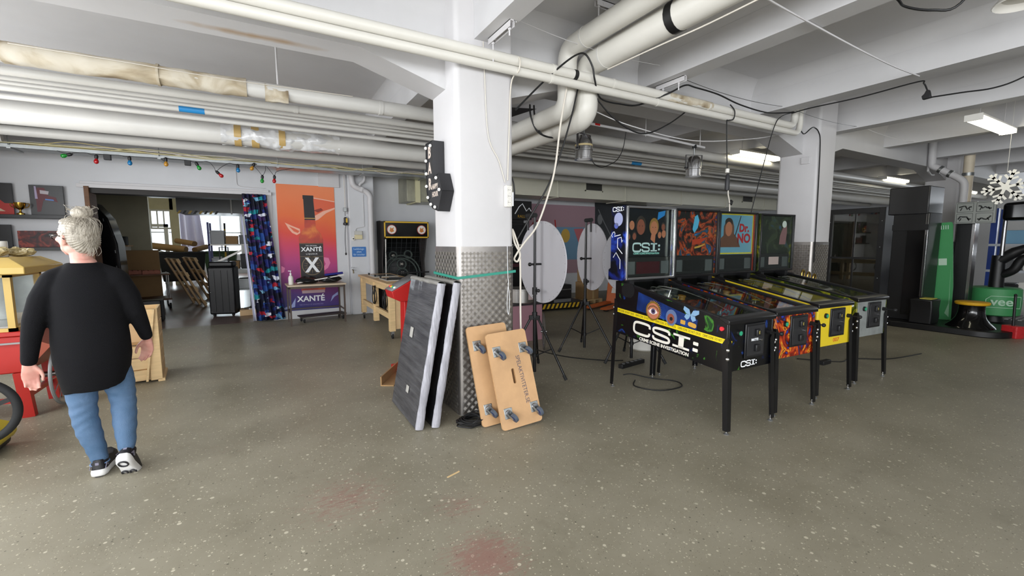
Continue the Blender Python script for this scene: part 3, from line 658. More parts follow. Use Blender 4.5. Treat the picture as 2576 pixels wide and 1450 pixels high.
G().box(2.72, 3.6, 9.25, 9.92, 2.38, 2.92).build('body', mat('old_galvanised', '#a4a28f', .4, .6, var=.25, vs=3), t, bev=.004)
G().box(2.9, 3.0, 9.22, 9.92, 2.36, 2.94).build('flange', mat('flange_yellowish', '#cfcaa4', .5), t)
G().cyl((3.2, 9.6, 2.92), (3.2, 9.6, 3.56), .01, n=6).build('rod', galv, t)
# ================================================================ PINBALL MACHINES
def ribbon(g, pts, w, M, t=.001):
    P = [V((p[0], p[1], 0)) for p in pts]; k = len(P); L, R = [], []
    for i in range(k):
        d = (P[min(i+1, k-1)]-P[max(i-1, 0)]).normalized(); n = V((-d.y, d.x, 0))
        L.append(P[i]+n*w/2); R.append(P[i]-n*w/2)
    for i in range(k-1):
        q = [L[i], R[i], R[i+1], L[i+1]]; vs = [tuple(p) for p in q]+[(p.x, p.y, t) for p in q]
        g.add(vs, [(0, 1, 2, 3), (7, 6, 5, 4), (0, 4, 5, 1), (1, 5, 6, 2), (2, 6, 7, 3), (3, 7, 4, 0)], M)
class Letters(list):
    def build(s, name, m, parent): return [g.build(name, m, parent) for g in s]
def csi(h, wd, M, w=.2, sub=True):
    """slab letters C S I : centred on M, cap height h, total width wd"""
    gs = []; lw = wd*.285; gap = wd*.04; x = -wd/2
    Cp = [(.97, .66), (.96, .86), (.80, .96), (.25, .96), (.06, .84), (.02, .6), (.02, .4), (.06, .16), (.25, .04), (.80, .04), (.96, .14), (.97, .32)]
    Sp = [(.93, .68), (.92, .86), (.75, .96), (.25, .96), (.06, .86), (.07, .64), (.22, .54), (.78, .46), (.93, .34), (.93, .13), (.75, .04), (.25, .04), (.08, .13), (.07, .30)]
    for pts in (Cp, Sp):
        g = G(); gs.append(g); ribbon(g, [(x+p[0]*lw, (p[1]-.5)*h) for p in [tuple(q)[:2] for q in spline([(a, b, 0) for a, b in pts], 3)]], w*h, M); x += lw+gap
    cx = x+lw*.42; g = G(); gs.append(g)
    for a, b, c_, d in ((-.13*lw, .13*lw, -.5, .5), (-.42*lw, .42*lw, .5-w*.8, .5), (-.42*lw, .42*lw, -.5, -.5+w*.8)): g.box(cx+a, cx+b, c_*h, d*h, 0, .001, M)
    cx = x+lw*1.12
    for s in (-.26, .2): g = G(); gs.append(g); g.prism(rrect(lw*.24, h*.24, h*.05, 3, (cx, s*h)), 0, .001, 'z', M)
    return Letters(gs)
ink = mat('cream_print', '#e9e4d8', .4); inkw = mat('white_print', '#f1f3f6', .4); yel = mat('tape_yellow_print', '#e8cf1d', .4)
tealp = mat('teal_print', '#9fe0dc', .4)
csiart = artmat('night_art', [(.28, '#123a18'), (.31, '#3f7f2a'), (.345, '#08090b'), (.60, '#07080c'), (.645, '#0b1a44'), (.67, '#1a4390'), (.69, '#0b0d12')], 4.6, 2.0, .3)
csibox = artmat('night_box_art', [(.3, '#050507'), (.5, '#080b18'), (.58, '#12226e'), (.66, '#2a4fbf'), (.72, '#0a0d1e')], 3.4, 1.0, .3)
fireart = artmat('fire_art', [(.28, '#1d1a5e'), (.36, '#2a3fae'), (.42, '#24140f'), (.5, '#8f2212'), (.56, '#c4531a'), (.60, '#dca52c'), (.64, '#7c1f12'), (.72, '#2d4a2a'), (.8, '#3a2458')], 6, 2.5, .3)
monart = artmat('city_fire_art', [(.28, '#0d0c12'), (.42, '#1d1a1a'), (.5, '#7a2412'), (.56, '#c4552a'), (.61, '#2c3a2a'), (.68, '#1f57a0'), (.78, '#5ab0df')], 5.5, 2.2, .25)
skyart = artmat('sky_blue_art', [(.3, '#5c92b8'), (.5, '#76a9c8'), (.7, '#93bdd4')], 2, .3, .25)
junart = artmat('jungle_art', [(.25, '#0b0f0a'), (.42, '#1d2b14'), (.52, '#3d4a14'), (.6, '#8c8a1c'), (.66, '#23401f'), (.76, '#2f7f8d')], 5, 1.8, .3)
jtl = artmat('jungle_night_art', [(.3, '#0a0f12'), (.48, '#1b2417'), (.6, '#39432a'), (.7, '#1f4f86'), (.82, '#3a6f9c')], 4, 1.2, .25)
yelc = mat('yellow_cabinet', '#e0c52b', .35); redt = mat('red_trim', '#b23a2a', .4)
pf1 = artmat('playfield_night', [(.3, '#17140f'), (.45, '#3c342a'), (.52, '#6b6256'), (.6, '#1f2024'), (.7, '#8a8472'), (.8, '#3f4f62')], 9, 2.0, .3, 'vor')
pf2 = artmat('playfield_fire', [(.2, '#1c1512'), (.4, '#5b2e20'), (.55, '#3a3a36'), (.7, '#6d6a5c'), (.85, '#8c4a2a')], 9, 2.0, .3, 'vor')
pf3 = artmat('playfield_grey', [(.2, '#1c1c1a'), (.4, '#43423c'), (.6, '#77756a'), (.8, '#5a3c30')], 9, 2.0, .3, 'vor')
skin_p = mat('printed_skin', '#b87257', .45); skin_d = mat('printed_skin_dark', '#8a4a3a', .45); hair_p = mat('printed_hair', '#8f6a35', .45); hair_k = mat('printed_dark_hair', '#2b211d', .45)
pglass = glassmat('playfield_glass', '#f2f6f2', .02)
redbtn = mat('red_button', '#d8303a', .3)
greenb = mat('green_button', '#2f9a72', .3)
goldp = mat('gold_print', '#c99a43', .35); bluep = artmat('blue_print', [(.3, '#081433'), (.5, '#123070'), (.65, '#2a57a8'), (.8, '#0a1c48')], 3.5, .8, .35); blueg = mat('pale_blue_print', '#7fa3c4', .4); eyew = mat('eye_white_print', '#e8dfd8', .35); iris = mat('iris_print', '#5b4a6a', .3)
W2 = .285; BW = .335
def decal(polys, m, M, parent, name='print', t=.0008):
    g = G()
    for p in polys: g.prism(p, 0, t, 'z', M)
    return g.build(name, m, parent)
def pinball(label, loc, rz, side, front, box, trim, tl, pf, rail, extra):
    t = thing('pinball_machine', label, 'pinball machine', loc, rad(rz), 'row of pinball machines')
    S = [(0, .487), (0, .892), (1.27, 1.112), (1.27, .586)]
    for s in (-1, 1):
        G().prism(S, s*W2-.010, s*W2+.010, 'x').build('side_panel', side, t, bev=.003)
    G().box(-W2+.01, W2-.01, 0, .02, .487, .892).build('front_panel', front, t, bev=.003)
    G().box(-W2+.01, W2-.01, 1.25, 1.27, .586, 1.112).build('back_panel', black, t)
    G().prism([(0.02, .5), (.02, .515), (1.25, .615), (1.25, .6)], -W2+.01, W2-.01, 'x').build('bottom_panel', black, t)
    # playfield with furniture
    pl = G().prism([(.10, .80), (.10, .812), (1.18, 1.012), (1.18, 1.0)], -W2+.012, W2-.012, 'x').build('playfield', pf, t)
    A = math.atan2(.2, 1.08); PM = T(0, .10, .812) @ MX.Rotation(A, 4, 'X')
    G().prism([(-.26, .0), (.26, 0), (.26, .07), (.10, .13), (-.10, .13), (-.26, .07)], .004, .02, 'z', PM).build('apron', extra.get('apron', mat('apron_dark', '#3b3a36', .4)), pl, bev=.003)
    G().prism([(-.20, .02), (-.06, .02), (-.06, .08), (-.20, .09)], .02, .022, 'z', PM).build('card', extra.get('card', mat('card_yellow', '#b8a830', .5)), pl)
    G().prism([(.06, .02), (.20, .02), (.20, .09), (.06, .08)], .02, .022, 'z', PM).build('card', mat('card_grey', '#9a9a98', .5), pl)
    for x in (-.09, .09): G().prism([(x-.04, .19), (x+.04, .16), (x+.05, .17), (x-.03, .21)], .005, .02, 'z', PM).build('flipper', offw, pl)
    rnd = random.Random(len(label)+int(loc[0]*10))
    for i in range(3):
        x, y = -.13+.13*i, .72+.06*(i % 2); G().lathe([(.035, .005), (.03, .03), (.038, .035), (.036, .045), (.01, .05)], (x, y, 0), 14, PM).build('bumper', [redp, offw, mat('amber_cap', '#c08a2e', .3)][i], pl)
    for i in range(6):
        x = rnd.uniform(-.22, .22); y = rnd.uniform(.28, .95); a = rnd.uniform(-40, 40)
        G().cb((0, 0, .035), (rnd.uniform(.05, .11), rnd.uniform(.02, .05), .004), PM @ T(x, y, 0) @ RM('Z', a)).build('plastic', [mat('p_blue', '#33619a', .3), mat('p_tan', '#b0a888', .3), offw, mat('p_red', '#8f2b20', .3), mat('p_grey', '#777c7c', .3), yel][i], pl)
        G().cyl((x, y, 0), (x, y, .034), .006, n=6, M=PM).build('post', offw, pl)
    for sx in (-1, 1):
        G().tube([PM @ V(p) for p in spline([(sx*.20, .25, .03), (sx*.21, .5, .06), (sx*.17, .8, .075), (sx*.05, .95, .075), (-sx*.1, .85, .06)], 5)], .006, 6).build('wire_ramp', chrome, pl)
    G().prism([(.02, .888), (1.2, 1.092), (1.2, 1.096), (.02, .892)], -W2+.012, W2-.012, 'x').build('glass', pglass, t)
    for s in (-1, 1):
        G().prism([(.03, .886), (1.19, 1.086), (1.19, 1.112), (.03, .912)], s*(W2-.012)-.016, s*(W2-.012)+.026*s if s > 0 else s*(W2-.012)+.016, 'x').build('side_rail', rail, t, bev=.003)
    G().prism([(-.018, .868), (-.018, .898), (-.005, .912), (.07, .924), (.075, .905), (.0, .868)], -W2-.018, W2+.018, 'x').build('lockdown_bar', extra.get('bar', blackm), t, bev=.005)
    # coin door, buttons, plunger
    cd = G().box(-.085, .165, -.012, 0, .575, .855).build('coin_door', black, t, bev=.012)
    G().box(-.065, .145, -.017, -.012, .595, .835).build('door_plate', mat('door_grey', '#262628', .45, bump=.05, bs=300), cd, bev=.006)
    for z in (.78, .655): G().box(.02, .075, -.04, -.014, z-.028, z+.028).build('coin_slot', black, cd, bev=.006)
    text('E', .035, mat('amber_print', '#c7b45c', .4), cd, FR((.048, -.0405, .78), RX, RZ))
    if extra.get('csi'): text('MATTE', .028, inkw, cd, FR((.025, -.0175, .722), RX, RZ), bold=.001)
    G().cyl((.10, -.03, .715), (.10, -.012, .715), .009, n=10).build('lock', chrome, cd)
    G().cyl((-.155, -.016, .79), (-.155, 0, .79), .024, .026, n=16).build('button_ring', black, t)
    G().cyl((-.155, -.02, .79), (-.155, -.012, .79), .018, n=16).build('start_button', greenb, t)
    pn = G().cyl((.225, -.03, .765), (.225, 0, .765), .02, n=12).cyl((.225, -.11, .765), (.225, -.03, .765), .006, n=8).build('plunger', black, t)
    G().lathe([(.006, 0), (.016, .006), (.018, .018), (.012, .028), (.004, .03)], n=12, M=FR((.225, -.095, .765), RX, RZ) @ T(0, 0, 0)).build('knob', black, pn)
    for s in (-1, 1):
        G().cyl((s*(W2+.010), .045, .83), (s*(W2+.022), .045, .83), .017, n=14).build('flipper_button', extra.get('btn', redbtn), t)
    # legs
    for sx in (-1, 1):
        for yf, zt, zb in ((0, .76, .028), (1.27, .93, .028)):
            sy = -1 if yf == 0 else 1; cx, cy = sx*(W2+.012), yf+sy*.012; fx, fy = sx*(W2+.02), yf+sy*.045
            prof = [(0, 0), (-.052, 0), (-.052, .004), (-.012, .004), (-.004, .012), (-.004, .052), (0, .052)]
            rings = []
            for (px, py, z, k_) in ((fx, fy, zb, .8), (cx, cy, zt-.05, 1), (cx, cy, zt, .45)):
                rings.append([(px+sx*a*k_, py-sy*b*k_, z) for a, b in prof])
            lg = G().loft(rings).build('leg', blackm, t, smooth=False)
            G().cyl((fx-sx*.02, fy-sy*.02, .004), (fx-sx*.02, fy-sy*.02, .05), .006, n=8).build('leveler_stem', chrome, lg)
            G().lathe([(.021, 0), (.021, .004), (.008, .012), (.007, .02)], (fx-sx*.02, fy-sy*.02, 0), 14).build('leveler', mat('foot_grey', '#8f9090', .3, .7), lg)
            for z in (zt-.09, zt-.16):
                q = FR((cx-sx*.006, cy-sy*-.006+sy*-.0, z), RX, RY); G().lathe([(.013, 0), (.013, .004), (.007, .010), (.001, .011)], n=10, M=T(cx+sx*.001, cy+sy*.001, z) @ RM('Z', math.degrees(math.atan2(sy, sx))) @ RM('Y', 90)).build('bolt', chrome, lg)
    # backbox
    y0, y1, z0, z1 = 1.09, 1.31, 1.125, 1.855
    for s in (-1, 1):
        G().prism([(y0, z0+.02), (y0, z1), (y1-.01, z1), (y1-.01, z0+.12), (y1+.02, z0+.1), (y1+.02, z0), (y0+.03, z0)], s*BW-.009, s*BW+.009, 'x').build('backbox_side', box, t, bev=.003)
    G().box(-BW+.009, BW-.009, y0, y1, z1-.018, z1).build('backbox_top', black, t)
    G().box(-BW+.009, BW-.009, y1-.025, y1-.012, z0, z1-.018).build('backbox_back', black, t)
    G().box(-BW+.009, BW-.009, y0+.01, y1, z0, z0+.02).build('backbox_floor', black, t)
    for s in (-1, 1): G().box(s*.24-.03, s*.24+.03, 1.1, 1.26, 1.05, z0+.01).build('backbox_bracket', black, t)
    yp = y0+.045
    tr = G().box(-BW+.01, BW-.01, yp, yp+.008, 1.355, z1-.02).build('translite', tl, t)
    sp = G().box(-BW+.01, BW-.01, yp-.005, yp+.01, z0+.02, 1.35).build('speaker_panel', mat('panel_black', '#1a1a1c', .35), t)
    for s in (-1, 1):
        G().cb((s*.235, yp-.009, 1.245), (.11, .008, .13)).build('speaker_grille', mat('speaker_grey', '#54575c', .45, bump=.5, bs=500), sp, bev=.02 if 0 else .003)
    G().box(-.16, .16, yp-.010, yp-.004, 1.185, 1.305).build('display', extra.get('dmd', mat('display_dark', '#121214', .1)), sp)
    G().box(-BW+.02, BW-.02, yp-.03, yp-.027, z0+.03, z1-.02).build('backglass', pglass, t)
    for a, b, c_, d in ((-BW, -BW+.022, z0+.01, z1), (BW-.022, BW, z0+.01, z1), (-BW, BW, z1-.024, z1), (-BW, BW, z0+.005, z0+.03)):
        G().box(a, b, y0-.012, y0+.016, c_, d).build('backbox_trim', trim, t, bev=.005)
    for s in (-1, 1): G().prism(circ(.07, 10, (1.06, 1.03), None, -90, 90)+[(1.25, 1.10), (1.25, .96)] if 0 else rrect(.17, .14, .06, 4, (1.09, 1.03)), s*(W2+.010)-.003, s*(W2+.010)+.003, 'x').build('hinge_bracket', black, t)
    return t, tr, yp
csired = mat('display_red', '#3d0d16', .15)
p1, tr1, yp = pinball('pinball machine with yellow crime scene tape along its black side', (3.365, 2.035, 0), -1.5, csiart, csiart, csibox, chrome, artmat('dark_blue_translite', [(.3, '#08090d'), (.6, '#0d121c'), (.7, '#16324f'), (.78, '#1a62b0')], 3, .8, .25), pf1, blackm, {'dmd': csired, 'csi': 1})
# side art of the first machine (left side faces the hall)
def side(y, z, ang=-4.5): return FR((-W2-.0105, y, z), NY, RZ) @ RM('Z', ang)
csi(.118, .74, side(.63, .662, -4.0)).build('lettering', ink, p1)
text('CRIME SCENE INVESTIGATION', .042, ink, p1, side(.635, .566, -3.2), sx=1.0, bold=.0012)
tapeM = side(.62, .776, -4.2)
tp = G().box(-.64, .625, -.021, .021, 0, .0008, tapeM).build('printed_tape', yel, p1)
dk = mat('dark_print', '#4a4210', .5)
for i in range(5): text('CRIME SCENE  DO NOT CROSS', .030, dk, tp, tapeM @ T(-.50+i*.255, 0, .0006), sx=.56)
text('E', .001, dk, tp, tapeM)
decal([[(-.36, -.09), (.33, -.09), (.33, .0), (-.36, .09)]], bluep, side(.60, .90, -6.5), p1)
e1 = side(.757, .872, 0) @ T(0, 0, .001)
decal([circ(.088, 28)], mat('brass_print', '#7d5f1e', .35), e1, p1)
decal([circ(.073, 28)], skin_p, e1 @ T(0, 0, .0006), p1)
decal([[(-.055, -.005)]+[(-.055+.11*i/8, -.005+.030*sin(pi*i/8)) for i in range(1, 8)]+[(.055, -.012)]+[(.055-.11*i/8, -.012-.02*sin(pi*i/8)) for i in range(1, 8)]], eyew, e1 @ T(0, 0, .0012), p1)
decal([circ(.026, 18, (.003, -.002))], iris, e1 @ T(0, 0, .0018), p1); decal([circ(.011, 14, (.003, -.002))], black, e1 @ T(0, 0, .0024), p1)
g = G(); ribbon(g, [(-.062, .012), (-.035, .040), (.01, .048), (.05, .032), (.066, .004)], .012, e1 @ T(0, 0, .0018)); g.build('print', dwood, p1)
for i in range(14):
    a = rad(-30+i*11); decal([[(.084*cos(a), .084*sin(a)), (.104*cos(a-.03), .104*sin(a-.03)), (.084*cos(a+.06), .084*sin(a+.06))]], goldp, e1, p1)
e2 = side(.545, .842, 0) @ T(0, 0, .001)
decal([circ(.062, 20, (0, 0), .072)], mat('face_blue_print', '#5d6f95', .4), e2, p1); decal([circ(.04, 18, (-.005, -.01), .045)], skin_d, e2 @ T(0, 0, .0006), p1); decal([circ(.017, 14, (0, -.01))], black, e2 @ T(0, 0, .0012), p1)
bf = side(.344, .893, -8) @ T(0, 0, .001)
decal([[(0, 0), (.02, .045), (.075, .06), (.08, .03), (.045, .004)], [(0, 0), (-.02, .045), (-.075, .06), (-.08, .03), (-.045, .004)], [(0, 0), (.045, 0), (.06, -.03), (.03, -.05), (.01, -.03)], [(0, 0), (-.045, 0), (-.06, -.03), (-.03, -.05), (-.01, -.03)]], blueg, bf, p1)
decal([rrect(.05, .036, .006, 3)], goldp, side(.42, .822, -6) @ T(0, 0, .001), p1); decal([rrect(.085, .038, .018, 4)], goldp, side(.325, .812, -10) @ T(0, 0, .001), p1)
# front
csi(.045, .20, FR((-.01, -.0008, .532), RX, RZ)).build('lettering', inkw, p1)
G().box(-.285, -.235, -.0012, 0, .68, .735).build('printed_tape', yel, p1)
# backglass: title and a generic cast of heads
TL = lambda x, z, d=.0: FR((x, yp-.0005-d, z), RX, RZ)
csi(.085, .37, TL(-.02, 1.45)).build('lettering', mat('pale_print', '#c5dbe4', .4), tr1)
text('CRIME SCENE INVESTIGATION', .026, tealp, tr1, TL(-.02, 1.388), bold=.0006)
for x, z, r, m1, m2 in ((-.105, 1.655, .062, skin_d, hair_k), (.075, 1.645, .058, skin_p, hair_p), (-.225, 1.66, .03, skin_p, skin_p), (-.19, 1.56, .027, skin_d, hair_k), (.155, 1.575, .027, skin_p, hair_k), (.215, 1.58, .026, skin_p, skin_p), (.205, 1.655, .028, skin_d, hair_k), (-.265, 1.555, .022, skin_d, hair_k)):
    decal([circ(r*1.12, 18, (0, r*.25), r*1.5)], m2, TL(x, z), tr1, 'printed_head'); decal([circ(r*.86, 18, (0, -r*.05), r*1.25)], m1, TL(x, z, .0008), tr1, 'printed_head')
    for s in (-1, 1): decal([circ(r*.12, 8, (s*r*.32, r*.12), r*.07)], hair_k, TL(x, z, .0014), tr1, 'printed_head')
decal([[(-.03, 0), (.03, .01), (.02, -.09), (-.04, -.05)]], skin_p, TL(.07, 1.58), tr1, 'printed_head')
decal([[(-.05, -.02), (.05, .03), (.06, .08), (-.04, .06)]], mat('glow_blue_print', '#1f7fd0', .4), TL(.17, 1.745), tr1)
# left backbox side of the first machine: title, skull-like disc and a chalk outline
BS = lambda y, z: FR((-BW-.0095, y, z), NY, RZ)
csi(.042, .155, BS(1.20, 1.825)).build('lettering', inkw, p1)
decal([circ(.062, 20, (0, 0), .066)], mat('moon_print', '#aab0d8', .4), BS(1.195, 1.725), p1); decal([circ(.03, 12, (-.03, -.06), .03)], mat('moon_blue_print', '#5a68b8', .4), BS(1.195, 1.725), p1)
g = G(); M_ = BS(1.2, 1.5)
ribbon(g, [(-.075, .05), (-.09, .07), (-.07, .10), (-.05, .105), (-.04, .085), (-.05, .06), (.04, .075)], .008, M_)
ribbon(g, [(.07, .02), (.06, -.0), (.05, .05), (-.0, .04), (.0, -.05), (.07, -.11)], .009, M_); ribbon(g, [(-.06, -.15), (-.02, -.10), (.04, -.17), (.04, -.26)], .008, M_)
g.build('print', inkw, p1)

p2, tr2, yp = pinball('pinball machine with fiery orange and blue artwork', (4.065, 2.06, 0), -3, fireart, fireart, fireart, blackm, monart, pf2, blackm, {'btn': black})
decal([[(.0, .12), (.04, .14), (.07, .08), (.05, .0), (.0, -.06), (-.03, -.02)]], mat('glow_ray_print', '#5ab4e6', .3), TL(0, 1.66), tr2)
decal([[(-.06, -.03), (.06, -.015), (.15, .03), (.15, .05), (.02, .035), (-.06, .03)]], mat('orange_red_print', '#b83a1e', .35), TL(.03, 1.5), tr2)
decal([[(-.09, -.01), (-.02, .0), (.07, .03), (.07, .045), (-.03, .02), (-.09, .01)]], goldp, TL(.1, 1.44), tr2)
p3, tr3, yp = pinball('pinball machine with a yellow cabinet and a light blue backglass', (4.84, 2.10, 0), -3.5, yelc, yelc, redt, blackm, skyart, pf3, blackm, {'btn': black})
for a, b, c_, d in ((-.325, .325, 1.36, 1.375), (-.325, .325, 1.82, 1.835), (-.325, -.31, 1.36, 1.835), (.31, .325, 1.36, 1.835)): G().box(a, b, yp-.001, yp, c_, d).build('print', yel, tr3)
text('Dr.', .13, mat('title_red_print', '#b8202c', .4), tr3, TL(.16, 1.665), bold=.006); text('NO', .15, MATS['title_red_print'], tr3, TL(.16, 1.54), bold=.006)
decal([[(-.28, -.14), (.1, -.14), (.05, -.04), (-.02, .02), (-.02, .10), (-.05, .17), (-.16, .17), (-.20, .10), (-.20, .0), (-.28, -.06)]], mat('portrait_brown_print', '#6d4636', .4), TL(0, 1.58), tr3)
decal([circ(.06, 18, (0, 0), .085)], skin_p, TL(-.115, 1.655, .0008), tr3, 'printed_head'); decal([circ(.066, 18, (0, 0), .05)], hair_k, TL(-.115, 1.735, .0004), tr3, 'printed_head')
decal([[(-.01, -.1), (.005, -.1), (.10, .15), (.085, .15)]], hair_k, TL(.0, 1.66), tr3)
text('007', .055, mat('orange_print', '#c96a2a', .4), p3, FR((.05, -.0008, .535), RX, RZ), sx=1.3, bold=.001)
p4, tr4, yp = pinball('pinball machine with dark jungle artwork and a grey front', (5.68, 2.12, 0), -4, junart, mat('stone_grey_front', '#8b8f8d', .4, var=.25, vs=9), junart, blackm, jtl, pf3, blackm, {'btn': inkw})
decal([[(-.06, -.13), (.07, -.13), (.09, .02), (.08, .12), (.0, .08), (-.05, -.02)]], mat('pink_jacket_print', '#9a6b72', .4), TL(.17, 1.60), tr4); decal([circ(.045, 16)], inkw, TL(.2, 1.73, .001), tr4)
decal([rrect(.20, .10, .004)], mat('pale_pink_print', '#d8b9bd', .4), TL(.0, 1.26, .012), tr4)
# cords and small box on the floor by the row
cable([(3.45, 3.35, .006), (3.3, 3.2, .006), (3.42, 2.98, .006), (3.7, 2.95, .006), (3.8, 3.1, .006), (3.66, 3.3, .006), (3.5, 3.45, .04), (3.42, 3.5, .03)], .006, cablek, 'thin black cord looped on the floor under the first pinball machine')
cable([(5.9, 2.95, .006), (6.2, 2.6, .006), (6.5, 2.6, .006), (6.9, 2.35, .006), (7.6, 2.25, .006)], .006, cablek, 'thin black cord trailing on the floor past the jungle pinball machine')
t = thing('power_adapter', 'small black adapter on the floor beneath the jungle pinball machine', 'adapter', (5.95, 2.65, 0)); G().box(-.09, .09, -.03, .03, 0, .05).build('body', black, t, bev=.005)
# ================================================================ THINGS AROUND THE NEAR COLUMN
# --- film-wrapped flat panels leaning on the column
film = mat('stretch_film', '#57575a', .42, bump=.9, bs=5, stretch=(1, 1, 10), coat=.15, var=.4, vs=2.2, col2='#35353a')
filmd = mat('dark_film', '#1a1a1d', .2, bump=.4, bs=10, coat=.4)
foam = mat('white_edge_wrap', '#a9a8b0', .4, bump=.8, bs=30, stretch=(3, 3, .4), var=.3, vs=14)
def panel(xb, xt, y0, y1, label, dark):
    t = thing('wrapped_panel', label, 'panel', (xb, y0, 0), 0, 'film wrapped panels leaning on the column')
    lean = math.atan2(xt-xb, 1.16); M = MX.Rotation(lean, 4, 'Y'); L = y1-y0; th = .055; Hh = 1.19
    z0 = .012
    def wob(p, s): return tuple(V(p)+V((mnoise.noise(V((p[1]*9+s, p[2]*7, 0)))*.004, 0, 0)))
    nu, nv = 16, 24
    g = G()
    for xs in (0, th): g.sheet(lambda u, v, xs=xs: wob((xs, L*u, z0+Hh*v), xs*50), nu, nv, M)
    for (a, b) in ((0, 0), (L, L)): g.add([(0, a, z0), (th, a, z0), (th, a, z0+Hh), (0, a, z0+Hh)], [(0, 1, 2, 3)], M)
    for z in (z0, z0+Hh): g.add([(0, 0, z), (th, 0, z), (th, L, z), (0, L, z)], [(0, 1, 2, 3)], M)
    g.build('board', filmd if dark else film, t)
    def edge(u, v):
        a = 2*pi*v; z = z0+Hh*u*.999; r = .034+.006*mnoise.noise(V((z*7, cos(a), sin(a))))+.003*mnoise.noise(V((z*30, cos(a)*2, sin(a)*2)))
        return (th/2+cos(a)*r, .006+sin(a)*r*.55, z)
    G().sheet(edge, 60, 12, M).build('edge_wrap', foam, t)
    def cap(u, v):
        a = 2*pi*v; r = .036+.005*mnoise.noise(V((u*9, cos(a)*2, sin(a)*2)))
        return (th/2+cos(a)*r, L*u, z0+Hh-.006+sin(a)*r*.6)
    G().sheet(cap, 30, 12, M).build('top_wrap', mat('grey_wrap', '#8f8d88', .4, bump=.6, bs=30), t)
    if not dark:
        for (y, z, w_, h_) in ((.42, .68, .07, .09), (.30, .22, .06, .06)): G().box(-.0125, -.006, y, y+w_, z, z+h_, M).build('label_sticker', mat('sticker', '#b5b3ad', .5), t, bev=.002)
    return t
panel(.985, 1.20, 3.29, 4.03, 'leaning flat panel wrapped in grey stretch film, outer one', False)
panel(1.115, 1.325, 3.27, 4.0, 'dark film wrapped panel leaning between the outer panel and column', True)
# --- wooden transport dollies
ply = mat('dolly_board', '#c79e72', .5, var=.16, vs=3, bump=.03)
plyd = mat('dolly_edge', '#8b6946', .6)
wheelr = mat('grey_wheel_rubber', '#4a525e', .5); wheelb = mat('blue_wheel_core', '#1f3058', .4)
def caster(parent, M, swivel):
    c = G().cb((0, 0, .002), (.075, .085, .004), M).build('caster_plate', galv, parent, bev=.004)
    for sx in (-1, 1):
        for sy in (-1, 1): G().cyl((sx*.028, sy*.033, .004), (sx*.028, sy*.033, .010), .006, n=6, M=M).build('bolt', galv, c)
    S_ = M @ RM('Z', swivel)
    G().lathe([(.026, .004), (.028, .012), (.024, .018)], n=16, M=S_).build('swivel', steel, c)
    f = G()
    for s in (-1, 1): f.add([(s*.017, -.02, .016), (s*.017, .024, .016), (s*.017, .052, .062), (s*.017, .036, .068), (s*.021, -.02, .016), (s*.021, .024, .016), (s*.021, .052, .062), (s*.021, .036, .068)],
                           [(0, 1, 2, 3), (7, 6, 5, 4), (0, 4, 5, 1), (1, 5, 6, 2), (2, 6, 7, 3), (3, 7, 4, 0)], S_)
    f.box(-.021, .021, -.02, .024, .014, .018, S_); f.build('fork', galv, c)
    W = S_ @ T(0, .042, .058) @ RM('Y', 90)
    G().lathe([(.034, -.013), (.038, -.010), (.038, .010), (.034, .013)], n=24, M=W).build('wheel', wheelr, c)
    G().lathe([(.020, -.0145), (.024, -.013), (.024, .013), (.020, .0145)], n=18, M=W).build('wheel_core', wheelb, c)
    G().cyl((-.024, .042, .058), (.024, .042, .058), .006, n=8, M=S_).build('axle', steel, c)
def dolly(label, x0, x1, yb, yt, H, roll, txt):
    t = thing('wooden_dolly', label, 'dolly', ((x0+x1)/2, yb, 0), 0, 'wooden transport dollies leaning on the column')
    L = H/math.cos(math.atan2(yt-yb, H)); w_ = x1-x0; lean = math.degrees(math.atan2(yt-yb, H))
    M = RM('Z', 0) @ RM('X', 90-lean) @ RM('Z', roll)   # board frame: x right, y up the board, z towards the viewer
    M = T(0, 0, .012) @ M
    P = rrect(w_, L, .028, 5, (0, L/2))
    hole = rrect(.028, .125, .013, 4, (.0, L*.52))
    bm = bmesh.new()
    # board with slot: build as ring faces between outer and inner outline
    def ringmesh(z):
        o_ = [bm.verts.new(M @ V((a, b, z))) for a, b in P]; i_ = [bm.verts.new(M @ V((a, b, z))) for a, b in hole]
        eo = [bm.edges.new((o_[k_], o_[(k_+1) % len(o_)])) for k_ in range(len(o_))]; ei = [bm.edges.new((i_[k_], i_[(k_+1) % len(i_)])) for k_ in range(len(i_))]
        bmesh.ops.triangle_fill(bm, use_beauty=True, edges=eo+ei); return o_, i_
    o0, i0 = ringmesh(0); o1, i1 = ringmesh(-.018)
    for A, B in ((o0, o1), (i0, i1)):
        for k_ in range(len(A)): bm.faces.new((A[k_], A[(k_+1) % len(A)], B[(k_+1) % len(A)], B[k_]))
    bmesh.ops.recalc_face_normals(bm, faces=bm.faces)
    me = bpy.data.meshes.new('board'); bm.to_mesh(me); bm.free(); me.materials.append(ply)
    o = bpy.data.objects.new('board', me); C.objects.link(o); o.parent = t
    for i, (sx, sy) in enumerate(((-1, .80), (1, .80), (-1, .16), (1, .16))):
        caster(t, M @ T(sx*(w_/2-.075)+(.02 if sx > 0 else 0), L*sy, 0), (-160, -150, -155, -165)[i])
    if txt: text('SPELAKTIVITETER.SE', .052, mat('pen_ink', '#4d4a58', .7), t, M @ T(.075, L*.47, .0004) @ RM('Z', -87), sx=.86, ex=.0003)
    return t
dolly('wooden four-wheel dolly with handwritten lettering, front one leaning', 1.585, 1.965, 2.93, 3.17, .745, 2.5, True)
dolly('wooden four-wheel dolly leaning behind the lettered dolly', 1.475, 1.855, 3.07, 3.33, .785, 2.0, False)
